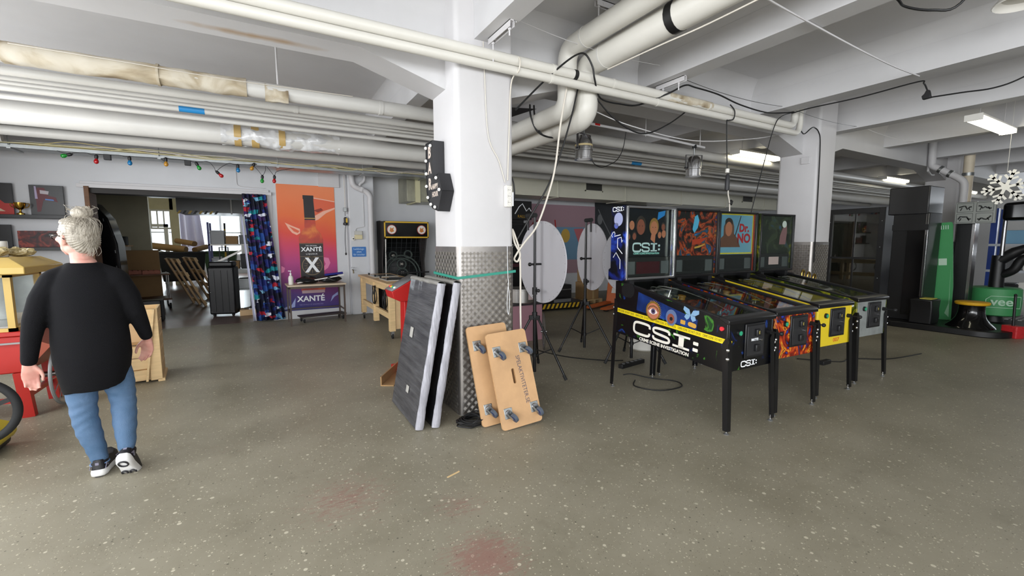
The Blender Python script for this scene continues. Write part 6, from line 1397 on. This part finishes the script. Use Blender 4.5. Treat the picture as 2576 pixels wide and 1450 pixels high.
t = thing('storage_rack', 'metal storage rack crammed with boxes behind the hard case', 'rack', (-.55, 12.6, 0))
for x in (-.55, .75):
    for y in (0, .55): G().box(x-.02, x+.02, y-.02, y+.02, 0, 2.0).build('upright', mat('rack_violet', '#3a3a7a', .5), t)
for z in (.35, .85, 1.45): G().box(-.57, .77, -.02, .57, z, z+.035).build('shelf', offw if z > 1.2 else galv, t)
rk = random.Random(9)
cols = [('grey', mat('c_grey', '#6d6f70', .5)), ('dark', mat('c_dark', '#2b2b2e', .5)), ('steel', galv), ('tan', card), ('blue', mat('c_blue', '#2d4a86', .5)), ('striped grey', mat('c_lgrey', '#a5a7a8', .5))]
for z in (.385, .885, 1.485):
    x = -.52; bagc_ = cols[:]; rk.shuffle(bagc_)
    while x < .6 and bagc_:
        w_ = rk.uniform(.19, .32); h_ = rk.uniform(.18, .38); nm, mm = bagc_.pop()
        t2 = thing('storage_box', '%s box on the %s shelf of the storage rack' % (nm, {.385: 'bottom', .885: 'middle', 1.485: 'top'}[z]), 'box', (-.55+x+w_/2, 12.85, z), 0, 'boxes on the storage rack')
        G().box(-w_/2, w_/2, -.2, .2, 0, h_).build('body', mm, t2, bev=.006); G().box(-w_/2-.006, w_/2+.006, -.205, .205, h_-.04, h_).build('lid', mm, t2, bev=.004); x += w_+.03
tag(G().tube([(-.1+.10*cos(2*pi*i/24), 12.7, 1.98+.10*sin(2*pi*i/24)) for i in range(24)], .03, 8, closed=True).build('hose_ring', black), 'black hose ring lying on top of the rack boxes', 'hose')
t = thing('extractor_hood', 'large grey extractor hood with a striped warning edge', 'hood', (-.9, 14.2, 0)); hm = mat('hood_grey', '#8c8c8b', .4, var=.06)
G().loft([[(-.9, -.6, 2.28), (1.6, -.6, 2.28), (1.6, .8, 2.28), (-.9, .8, 2.28)], [(-.9, -.6, 2.75), (1.6, -.6, 2.75), (1.6, .8, 2.75), (-.9, .8, 2.75)], [(-.4, -.2, 3.28), (1.2, -.2, 3.28), (1.2, .6, 3.28), (-.4, .6, 3.28)]]).build('hood', hm, t)
G().box(-1.6, -.9, -.3, .6, 2.7, 3.2).build('duct', hm, t)
for i in range(8): G().prism([(-.9+.11*i, 2.24), (-.85+.11*i, 2.24), (-.80+.11*i, 2.32), (-.85+.11*i, 2.32)], -.615, -.6, 'y').build('warning_stripe', mat('warn_yellow', '#d8b02a', .4) if i % 2 == 0 else black, t)
G().cyl((.25, -.62, 2.25), (.25, -.62, 3.28), .02, n=10).build('rod', offw, t)
t = thing('striped_pole', 'yellow and black striped pole by the bins', 'pole', (-1.15, 18.2, 0))
for i in range(11): G().cyl((.004*i, 0, .2*i), (.004*(i+1), 0, .2*(i+1)), .03, n=10).build('band', MATS['warn_yellow'] if i % 2 else black, t)
G().cyl((0, 0, 0), (0, 0, .03), .16, n=16).build('base', black, t)
def drape(u, v): return (-3.3+.75*u+.15*(1-v)*u, 25.6+.08*sin(u*16), 1.35+1.95*v)
tag(G().sheet(drape, 30, 6).build('drape', mat('drape_lilac', '#cfcbe2', .7), thick=.01), 'pale lilac cloth hanging before the workshop window', 'cloth')
t = thing('inner_door', 'open white door frame below the transom in the workshop', 'door', (-3.5, 20.0, 0))
for x in (-.5, .5): G().box(x-.06, x+.06, 0, .1, 0, 2.2).build('jamb', frame, t)
G().box(-.56, .56, 0, .1, 2.1, 2.2).build('head', frame, t)
t = thing('soft_toy_ball', 'black and white patterned ball on the workshop bench', 'ball', (-3.45, 21.2, .95)); G().sph((0, 0, .16), .16, 16, 12).build('ball', offw, t)
for a, e_ in ((0, 0), (70, 20), (-70, 10), (20, 60), (-30, -40), (140, 0)): G().sph((.15*sin(rad(a))*cos(rad(e_)), -.15*cos(rad(a))*cos(rad(e_)), .16+.15*sin(rad(e_))), .045, 10, 8).build('patch', black, t)
t = thing('work_bench', 'white workshop bench below the far windows', 'bench', (-3.2, 21.3, 0)); G().box(-1.2, 1.0, -.3, .4, .90, .95).build('top', offw, t)
for x in (-1.1, .9):
    for y in (-.25, .35): G().box(x-.04, x+.04, y-.04, y+.04, 0, .90).build('leg', offw, t)
t = thing('ceiling_lamp', 'small bright strip lamp on the workshop ceiling', 'lamp', (-2.6, 17.6, 3.15)); G().box(-.6, .6, -.1, .1, .05, .15).build('housing', offw, t); G().box(-.58, .58, -.08, .08, 0, .05).build('diffuser', tubem, t)
# ================================================================ BACKGROUND BEHIND THE DISCS
t = thing('pink_box', 'pink box standing behind the first tripod', 'box', (3.36, 5.75, 0)); G().box(-.30, .34, -.2, .25, 0, .56).build('body', mat('dusty_pink', '#b98a96', .5), t, bev=.006); G().box(-.32, .36, -.22, .27, .56, .585).build('lid', mat('dark_lid', '#3a3538', .5), t)
t = thing('cooking_pot', 'large aluminium pot with a paper label on the pink box', 'pot', (3.42, 5.74, .585)); G().lathe([(.22, 0), (.235, .015), (.235, .20), (.245, .205), (.245, .22), (.225, .22)], n=32).build('body', alu, t)
G().lathe([(.2361, .08), (.2361, .15)], n=32).build('label', mat('label_pinkish', '#cfb8b8', .5), t) if 0 else G().prism([(.0, .06), (.14, .06), (.14, .16), (.0, .16)], -.237, -.230, 'y').build('paper_label', mat('label_pinkish', '#cfb8b8', .5), t)
t = thing('bicycle_wheel', 'thin spoked bicycle wheel standing behind the tripods', 'wheel', (3.36, 5.0, 0), rad(60))
q = [(.25*cos(2*pi*i/48), 0, .262+.25*sin(2*pi*i/48)) for i in range(48)]; G().tube(q, .011, 8, closed=True).build('tyre', mat('tyre_grey', '#55504a', .7), t); G().tube([(.232*cos(2*pi*i/48), 0, .262+.232*sin(2*pi*i/48)) for i in range(48)], .006, 6, closed=True).build('rim', steel, t)
g = G()
for i in range(24): a = 2*pi*i/24; g.tube([(.02*cos(a+1), .015*(-1)**i, .262+.02*sin(a+1)), (.23*cos(a), 0, .262+.23*sin(a))], .0012, 4)
g.build('spokes', steel, t); G().cyl((0, -.04, .262), (0, .04, .262), .02, n=12).build('hub', steel, t)
t = thing('striped_platform', 'low platform with yellow and black warning stripes on its edge', 'platform', (5.75, 7.95, 0), rad(-4)); G().box(-.65, .65, -.2, .6, .05, .17).build('deck', black, t, bev=.004)
for i in range(12): G().prism([(-.65+.108*i, .06), (-.60+.108*i, .06), (-.55+.108*i, .165), (-.60+.108*i, .165)], -.206, -.2, 'y').build('stripe', MATS['warn_yellow'], t)
for x in (-.5, .5): G().cyl((x-.02, -.1, .045), (x+.02, -.1, .045), .045, n=14).build('wheel', rubber, t)
t = thing('flight_case', 'black flight case on the striped platform', 'case', (5.8, 8.3, .17)); G().box(-.35, .42, -.2, .2, 0, .36).build('body', black, t, bev=.01); G().box(-.36, .43, -.21, .21, .24, .26).build('edge', steel, t)
t = thing('audio_unit', 'flat black audio unit on the front of the striped platform', 'unit', (5.7, 7.95, .17)); G().box(-.2, .28, -.15, .12, 0, .09).build('body', black, t, bev=.004); G().box(-.19, .27, -.155, -.15, .01, .08).build('front', grey, t)
for i, (x, y, z, w_, h_, lab) in enumerate(((7.05, 8.55, .1, .42, .42, 'brown cardboard box on a pallet behind the middle disc'), (7.1, 8.58, .52, .36, .30, 'smaller cardboard box stacked on the brown box'))):
    t = thing('cardboard_box', lab, 'box', (x, y, z), rad(10)); G().box(-w_/2, w_/2, -.2, .2, 0, h_).build('carton', card, t, bev=.004); G().box(-.03, .03, -.203, .203, 0, h_+.002).build('packing_tape', mat('packing_tape', '#b59a6a', .35), t)
t = thing('wood_pallet', 'pine pallet under the brown cardboard box', 'pallet', (7.05, 8.55, 0), rad(10))
for y in (-.2, 0, .2): G().box(-.3, .3, y-.05, y+.05, .08, .10).build('slat', pine, t)
for x in (-.26, .0, .26): G().box(x-.04, x+.04, -.25, .25, 0, .08).build('block', pine, t)
t = thing('pallet_jack', 'orange pallet jack with two forks on the floor', 'pallet jack', (7.35, 7.75, 0), rad(22)); orj = mat('jack_orange', '#cf6a32', .45, var=.1)
for y in (-.2, .2):
    G().prism([(-1.2, .05), (-1.15, .085), (-.1, .10), (-.1, .04), (-1.15, .04)], y-.075, y+.075, 'y').build('fork', orj, t, bev=.006); G().cyl((-1.05, y-.05, .035), (-1.05, y+.05, .035), .035, n=12).build('roller', rubber, t)
G().prism([(-.14, .05), (.08, .05), (.05, .50), (-.02, .58), (-.06, .50)], -.26, .26, 'y').build('body', orj, t, bev=.02); G().prism([(-.13, .30), (-.085, .42), (-.07, .42), (-.115, .30)], -.12, .12, 'y').build('plate_label', offw, t)
G().tube([(.0, 0, .5), (.12, 0, .9), (.2, 0, 1.2)], .02, 10).build('tow_bar', black, t); G().tube([(.2, -.14, 1.2), (.2, .14, 1.2)], .018, 10).build('grip', black, t); G().cyl((.05, -.08, .09), (.05, .08, .09), .09, n=16).build('steer_wheel', rubber, t)
t = thing('wall_banner', 'dusty pink banner with ice cream and cocktail pictures', 'banner', (7.6, 10.39, 0))
G().box(-1.15, 1.22, -.012, 0, .6, 2.58).build('sheet', mat('banner_pink', '#a98892', .6), t); bm_ = lambda d=0: FR((0, -.0125-d, 0), RX, RZ)
G().box(-.75, 1.2, -.014, -.012, 1.0, 1.95).build('blue_panel', mat('banner_blue', '#6f97b4', .6), t)
decal([circ(.16, 20, (.12, 1.70), .20)], mat('banner_yellow', '#cfa94a', .6), bm_(.003), t); decal([[(.42, 1.9), (.78, 1.92), (.62, 1.45)]], mat('banner_rose', '#c46a70', .6), bm_(.003), t); decal([[(-.28, 2.15), (-.24, 2.15), (-.16, 1.5), (-.20, 1.5)]], redp, bm_(.003), t); decal([[(-.35, 1.7), (-.05, 1.75), (-.1, 1.2), (-.3, 1.2)]], mat('banner_peach', '#c9a08f', .6), bm_(.004), t)
g = G(); ribbon(g, [tuple(p)[:2] for p in spline([(-.72, 2.02, 0), (-.85, 2.1, 0), (-1.0, 2.05, 0), (-1.05, 1.85, 0), (-.95, 1.7, 0), (-.8, 1.72, 0)], 4)], .05, bm_(.002)); ribbon(g, [(-.7, 1.98), (-.72, 1.72), (-.6, 1.75)], .04, bm_(.002)); ribbon(g, [(-.8, 1.88), (-.55, 1.86)], .035, bm_(.002)); g.build('lettering', mat('banner_red', '#8f2a32', .6), t)
t = thing('wall_banner', 'black space banner with an orange shape beside the pink banner', 'banner', (9.5, 10.39, 0)); G().box(-.68, 1.5, -.012, 0, .5, 2.74).build('sheet', mat('banner_black', '#10131a', .5, var=.5, vs=2), t)
bm_ = lambda d=0: FR((0, -.0125-d, 0), RX, RZ); decal([[(.05, 2.0), (.25, 2.35), (.35, 2.3), (.25, 2.0)]], mat('banner_orange', '#c97a2f', .6), bm_(), t); decal([circ(.1, 14, (-.48, 2.2), .16)], grey, bm_(), t); g = G(); ribbon(g, [(-.55, 2.5), (-.3, 2.1), (.05, 1.6)], .03, bm_()); g.build('print', grey, t)
t = thing('arcade_cabinet', 'black screen cabinet with a mountain logo beside the pink banner', 'arcade cabinet', (5.55, 9.6, 0)); G().box(-.45, .42, 0, .6, 0, 2.0).build('body', black, t, bev=.01); G().box(-.40, .36, -.006, 0, 1.05, 1.95).build('screen', blackg, t)
G().box(-.5, .50, -.02, .3, 2.08, 2.55).build('header', black, t, bev=.01); G().box(-.3, .3, .05, .2, 2.0, 2.1).build('neck', black, t); g = G(); ribbon(g, [(.0, 2.22), (.12, 2.40), (.22, 2.48), (.34, 2.30), (.42, 2.38), (.48, 2.30)], .025, FR((0, -.0215, 0), RX, RZ)); g.build('logo', inkw, t)
text('RALLY', .10, mat('logo_yellow', '#b8902a', .5), t, FR((.22, -.0215, 2.16), RX, RZ)); G().box(-.38, .40, -.012, -.006, 1.42, 1.46).build('shelf_edge', offw, t); G().box(-.40, .36, -.25, 0, .90, .98).build('control_shelf', mat('maroon', '#4a1c28', .5), t)
t = thing('rubbish_bin', 'white round tub behind the first pinball machine', 'tub', (4.62, 4.35, 0)); G().lathe([(.17, 0), (.19, .02), (.21, .28), (.22, .29), (.22, .31), (.2, .31)], n=28).build('tub', offw, t)
cable([(2.63, 4.12, .30), (2.9, 4.3, .18), (3.3, 4.3, .06), (3.7, 4.1, .012), (3.9, 4.0, .01)], .007, cablek, 'black cable running from the first tripod to the third')
t = thing('power_strip', 'black power strip on the floor below the third disc', 'power strip', (3.85, 3.80, 0), rad(8)); G().box(-.22, .22, -.03, .03, 0, .05).build('body', black, t, bev=.005)
for i in range(5): G().cyl((-.16+.08*i, 0, .05), (-.16+.08*i, 0, .053), .02, n=12).build('socket', grey, t)

# ================================================================ RIGHT END: HIGH STRIKER, CABINETS, DECORATION
t = thing('glass_cabinet', 'tall black cabinet with four glass panes by the far column', 'cabinet', (10.3, 3.75, 0))
Yw = .98
for a in (0, Yw-.10): G().box(0, .7, a, a+.10, 0, 2.16).build('post', black, t, bev=.004)
for z in (0, 1.16, 2.06): G().box(0, .7 if z != 1.16 else .05, .1, Yw-.1, z, z+(.10 if z != 1.16 else .035)).build('rail', black, t, bev=.003)
G().box(.02, .05, Yw/2-.012, Yw/2+.012, .1, 2.06).build('mullion', blackm, t); G().box(.67, .676, .1, Yw-.1, .1, 2.06).build('back_pane', glassmat('smoked_glass', '#c9c9c2', .35), t)
for p, q in ((.10, 1.16), (1.195, 2.06)):
    for a, b in ((.10, Yw/2-.012), (Yw/2+.012, Yw-.10)): G().box(.03, .036, a, b, p, q).build('pane', glassmat('smoked_glass', '#c9c9c2', .35), t)
for z in (.3, .8, 1.4, 1.9):
    for y in (.05, Yw-.05): G().sph((-.002, y, z), .012, 8, 6).build('screw', steel, t)
striker = mat('striker_black', '#0f0f11', .42)
t = thing('high_striker', 'black high striker tower with a boxy head and oval base', 'high striker', (10.0, 2.9, 0))
ov = rrect(1.15, 1.75, .38, 6, (.25, -.1)); G().prism(ov, 0, .10, 'z').build('base', striker, t, bev=.012)
G().box(0, .55, .12, .62, .10, 2.0).build('tower', striker, t, bev=.01); G().box(-.03, .62, .14, .70, 2.03-.05, 2.46).build('head', mat('striker_grey', '#232325', .35), t, bev=.015)
G().box(-.025, 0, .16, .40, .2, 1.72).build('recess_panel', blackg, t); G().box(-.03, .0, .12, .62, 1.70, 1.80).build('cross_panel', striker, t)
for y in (.13, .155): G().bar((-.02, y, .55), (-.02, y, 1.98), .01, .012, RX).build('chrome_strip', chrome, t)
G().box(-.02, -.015, .14, .20, 1.62, 1.74).build('sticker', grey, t)
G().prism([(-.28, .10), (.06, .10), (.10, .22), (.06, .35), (.10, .52), (-.30, .52), (-.26, .35)], -.10, .20, 'y').build('coin_box', striker, t, bev=.02); G().box(-.18, .06, -.06, .10, .52, .53).build('yellow_label', mat('label_yellow', '#c9bf5a', .5), t)
t = thing('striker_pad', 'flared black pedestal with a round yellow striking pad', 'pedestal', (10.1, 2.42, .10))
G().lathe([(.30, 0), (.29, .02), (.23, .08), (.185, .15), (.16, .24), (.155, .34), (.165, .37)], n=36).build('pedestal', blackg, t); G().lathe([(.165, .36), (.20, .37), (.21, .385), (.21, .41), (.19, .42), (.001, .42)], n=36).build('pad', mat('pad_yellow', '#d8a51f', .5), t)
t = thing('snowboard_panel', 'tall leaning green board with a lighter swoosh', 'board', (10.60, 2.90, .10)); GM = RM('X', -4); gb = mat('board_green', '#3f9156', .5)
G().prism([(-.11, 0), (.11, 0), (.14, .6), (.135, 1.70), (.12, 1.74), (-.12, 1.74), (-.135, 1.70), (-.14, .6)], -.012, .012, 'x', GM).build('board', gb, t)
G().prism([(-.085, .30), (-.03, .12), (-.085, .05)][::-1]+[(-.11, .9)], -.015, -.012, 'x', GM).build('swoosh', mat('board_pale', '#8fbf9a', .5), t)
for y in (-.06, 0, .06): G().tube([(-.014, y-.015, 1.62), (-.014, y+.015, 1.62), (-.014, y+.015, 1.69), (-.014, y-.015, 1.69)], .004, 5, GM, closed=True).build('slot', inkw, t)
G().box(-.0145, -.012, -.06, .05, .98, 1.10, GM).build('label', mat('board_label', '#b9d4bf', .5), t)
t = thing('support_mast', 'black and chrome mast carrying the pictogram sign', 'mast', (11.0, 2.80, 0)); G().box(-.08, .12, -.12, .12, .0, 2.2).build('mast', striker, t, bev=.006); G().box(-.085, -.075, -.12, -.08, .1, 2.2).build('chrome_edge', chrome, t); G().box(-.14, .16, -.14, .2, 0, .06).build('foot', striker, t, bev=.01)
G().box(-.25, .1, .12, .45, 1.1, 1.5).build('side_box', striker, t, bev=.01)
t = thing('pictogram_sign', 'grey sign with four dark wrestling pictograms', 'sign', (10.70, 2.645, 1.81)); G().box(-.04, .04, -.245, .245, 0, .37).build('panel', mat('sign_grey', '#8f938f', .5), t, bev=.006)
sb = G(); rk = random.Random(4)
for cy in (-.12, .12):
    for cz in (.095, .275):
        M_ = FR((-.042, cy, cz), NY, RZ); pts = [(-.08+.16*i/6, rk.uniform(-.035, .035)) for i in range(7)]; ribbon(sb, pts, .022, M_); ribbon(sb, [(-.04, 0), (-.06, -.05)], .014, M_); ribbon(sb, [(.04, 0), (.06, -.045)], .014, M_)
        ribbon(sb, [(-.1, -.075), (.1, -.075), (.1, .075), (-.1, .075), (-.1, -.075)], .006, M_)
sb.build('pictogram', mat('picto_black', '#1d1f1e', .5), t); G().box(.04, .30, -.06, .06, .1, .25).build('mount', striker, t)
t = thing('wrestling_arm', 'black mechanical arm unit on a green padded drum', 'amusement machine', (11.5, 2.48, 0))
G().lathe([(.30, .18), (.33, .20), (.34, .42), (.33, .66), (.30, .68)], n=36).build('drum', gb, t); text('vee', .20, mat('drum_print', '#a9cbb0', .5), t, FR((-.30, -.16, .44), (.45, -.9, 0), RZ), bold=.004)
q = FR((-.30, -.16, .44), (.45, -.9, 0), RZ); g = G(); ribbon(g, [(-.2, -.1), (.22, -.1), (.22, .1), (-.14, .1), (-.2, .04), (-.2, -.1)], .008, q); g.build('logo_frame', MATS['drum_print'], t)
G().lathe([(.15, .06), (.12, .18)], n=20).build('stand', striker, t); G().box(-.34, .4, -.5, .4, 0, .06).build('foot', striker, t, bev=.01); G().cyl((0, 0, .66), (0, 0, 1.25), .10, .09, n=18).build('column', striker, t)
G().tube(spline([(0, 0, 1.15), (-.02, -.25, 1.35), (-.03, -.5, 1.42), (0, -.8, 1.55)], 5), [.09]*5+[.075]*5+[.06]*6, 12).build('upper_arm', black, t); G().tube(spline([(0, -.05, .9), (-.04, -.2, 1.0), (-.05, -.3, 1.2), (-.05, -.5, 1.25)], 5), .07, 12).build('forearm', black, t)
G().prism([(-.75, 1.86), (-.05, 1.86), (-.05, 2.16), (-.75, 2.20)], -.35, .1, 'x').build('top_body', blackg, t, bev=.05, seg=3)
G().bar((-.2, -.4, 1.55), (-.1, -.4, 1.9), .06, .06, RX).build('link', black, t); G().cyl((-.1, -.05, 1.25), (-.1, -.05, 1.9), .03, n=10).build('strut', steel, t)
t = thing('rubber_mallet', 'red block mallet with a black handle standing on the floor', 'mallet', (10.12, 1.95, 0)); G().prism(rrect(.21, .15, .02), 0, .19, 'z', RM('Z', 65)).build('head', mat('mallet_red', '#c0262a', .5, bump=.6, bs=40), t, bev=.008); G().tube([(0, 0, .18), (0, .01, .66)], .017, 10).build('handle', black, t); G().sph((0, .01, .67), (.03, .02, .02), 10, 8).build('grip_end', black, t)
# drain pipes by the third column
t = thing('drain_pipe', 'white drain pipe with a sloping elbow near the snowflake', 'pipe'); G().tube(spline([(11.5, 3.53, 3.56), (11.5, 3.52, 3.05), (11.5, 3.50, 2.97), (11.5, 3.42, 2.92)], 4)+[V((11.5, 3.12, 2.70))]+spline([(11.5, 3.06, 2.64), (11.5, 3.03, 2.55), (11.5, 3.03, 2.3)], 4)+[V((11.5, 3.03, .02))], .06, 14).build('pipe', white, t)
for p, q in (((11.5, 3.40, 2.905), (11.5, 3.36, 2.875)), ((11.5, 3.26, 2.80), (11.5, 3.22, 2.775))): G().tube([p, q], .07, 14).build('clamp', galv, t)
t = thing('drain_pipe', 'stained vertical drain pipe behind the elbow pipe', 'pipe'); G().cyl((12.1, 3.15, .02), (12.1, 3.15, 3.56), .08, n=16).build('pipe', mat('stained_white', '#d8cbb4', .5, var=.2, vs=2), t); G().cyl((12.1, 3.15, 2.78), (12.1, 3.15, 2.84), .09, n=16).build('joint', galv, t)
cable([(11.6, 3.6, 3.5), (11.6, 3.6, 2.9), (11.9, 3.6, 2.85)], .02, white, 'thin white pipe descending beside the third column', n=8, smooth=2)
# hanging snowflake
t = thing('snowflake_decoration', 'hanging white snowflake decoration', 'decoration', (9.35, 2.03, 2.28)); sf = mat('snow_white', '#e6e4dc', .6)
for k_ in range(6):
    M_ = FR((0, 0, 0), NY, RZ) @ RM('Z', 60*k_+12); g = G(); ribbon(g, [(.03, 0), (.25, 0)], .035, M_, .01)
    for d, L in ((.11, .07), (.18, .055)):
        for s in (-1, 1): ribbon(g, [(d, 0), (d+L*.75, s*L)], .028, M_, .01)
    g.build('branch', sf, t)
G().prism(circ(.05, 6), 0, .012, 'z', FR((0, 0, 0), NY, RZ)).build('centre', sf, t); G().cyl((0, 0, .2), (0, 0, 1.28), .002, n=4).build('thread', sf, t)
# shelving in the far right corner
t = thing('blue_shelving', 'blue steel shelving in the far corner behind the arm machine', 'shelving', (13.6, 2.3, 0)); bs_ = mat('shelf_blue', '#1f3f8f', .45)
for y in (-.9, .75):
    for x in (0, .6): G().box(x-.04, x+.04, y-.05, y+.05, 0, 2.2).build('upright', bs_, t)
for z in (.3, .85, 1.4): G().box(-.05, .65, -.95, .8, z, z+.05).build('shelf', mat('shelf_pale', '#c3c8cf', .45), t)
bx = random.Random(12); pal = [('white', offw), ('black', black), ('pale blue', mat('crate_blue', '#7fb0cf', .4)), ('red', mat('crate_red', '#a8282c', .45)), ('grey', grey), ('orange', mat('crate_orange', '#c06a32', .45))]
for z, zn in ((.35, 'lowest'), (.90, 'middle'), (1.45, 'highest')):
    y = -.85; pc = pal[:]; bx.shuffle(pc)
    while y < .55 and pc:
        w_ = bx.uniform(.2, .34); h_ = bx.uniform(.2, .36); nm, mm = pc.pop()
        t2 = thing('storage_box', '%s box on the %s blue shelf' % (nm, zn), 'box', (13.85, 2.3+y+w_/2, z), 0, 'boxes on the blue shelving'); G().box(-.25, .2, -w_/2, w_/2, 0, h_).build('body', mm, t2, bev=.01); G().box(-.26, .21, -w_/2-.006, w_/2+.006, h_-.05, h_-.02).build('rim', mm, t2); y += w_+.05
# shelving with coloured cartons behind the glass cabinet
t = thing('storage_rack', 'open rack with colourful cartons behind the glass cabinet', 'rack', (12.2, 5.9, 0))
for x in (-.8, .8):
    for y in (-.3, .3): G().box(x-.03, x+.03, y-.03, y+.03, 0, 1.9).build('upright', bs_, t)
for z in (.2, .9, 1.5): G().box(-.83, .83, -.33, .33, z, z+.04).build('shelf', galv, t)
for z, zn in ((.24, 'lowest'), (.94, 'middle'), (1.54, 'highest')):
    x = -.75; pc = [('tan', card), ('red', MATS['crate_red']), ('dark blue', mat('carton_navy', '#22356b', .5)), ('orange', MATS['crate_orange']), ('white', offw)]; bx.shuffle(pc)
    while x < .5 and pc:
        w_ = bx.uniform(.22, .36); h_ = bx.uniform(.2, .4); nm, mm = pc.pop()
        t2 = thing('storage_box', '%s carton on the %s shelf of the open rack' % (nm, zn), 'box', (12.2+x+w_/2, 5.9, z), 0, 'cartons on the open rack'); G().box(-w_/2, w_/2, -.26, .26, 0, h_).build('body', mm, t2, bev=.005); G().box(-.03, .03, -.263, .263, 0, h_+.002).build('packing_tape', MATS['packing_tape'], t2); x += w_+.04
t = thing('grille_mat', 'grey slatted floor grate under the blue shelving', 'grate', (12.6, 1.9, 0))
for i in range(14): G().box(-.5, .5, -.6+.085*i, -.55+.085*i, .01, .05).build('slat', mat('grate_grey', '#a9a9a6', .4), t)
G().box(-.5, -.45, -.6, .56, 0, .03).box(.45, .5, -.6, .56, 0, .03).build('bearer', grey, t)

brass = mat('brass', '#b89a52', .25, 1)
for i in range(3):
    t = thing('brass_hook', ('curved brass hook post by the far column, first of three', 'curved brass hook post by the far column, middle of three', 'curved brass hook post by the far column, last of three')[i], 'hook', (6.50+.09*i, 3.26-.03*i, 0), 0, 'brass hook posts behind the jungle pinball machine')
    G().tube([(0, 0, .01), (0, 0, 1.06-.03*i)]+[(.035-.035*cos(a), 0, 1.06-.03*i+.05*sin(a)) for a in [pi*k_/8 for k_ in range(1, 9)]]+[(.07, 0, 1.0-.03*i)], .011, 10).build('hook_rod', brass, t); G().cyl((0, 0, 0), (0, 0, .02), .05, n=16).build('foot', brass, t)
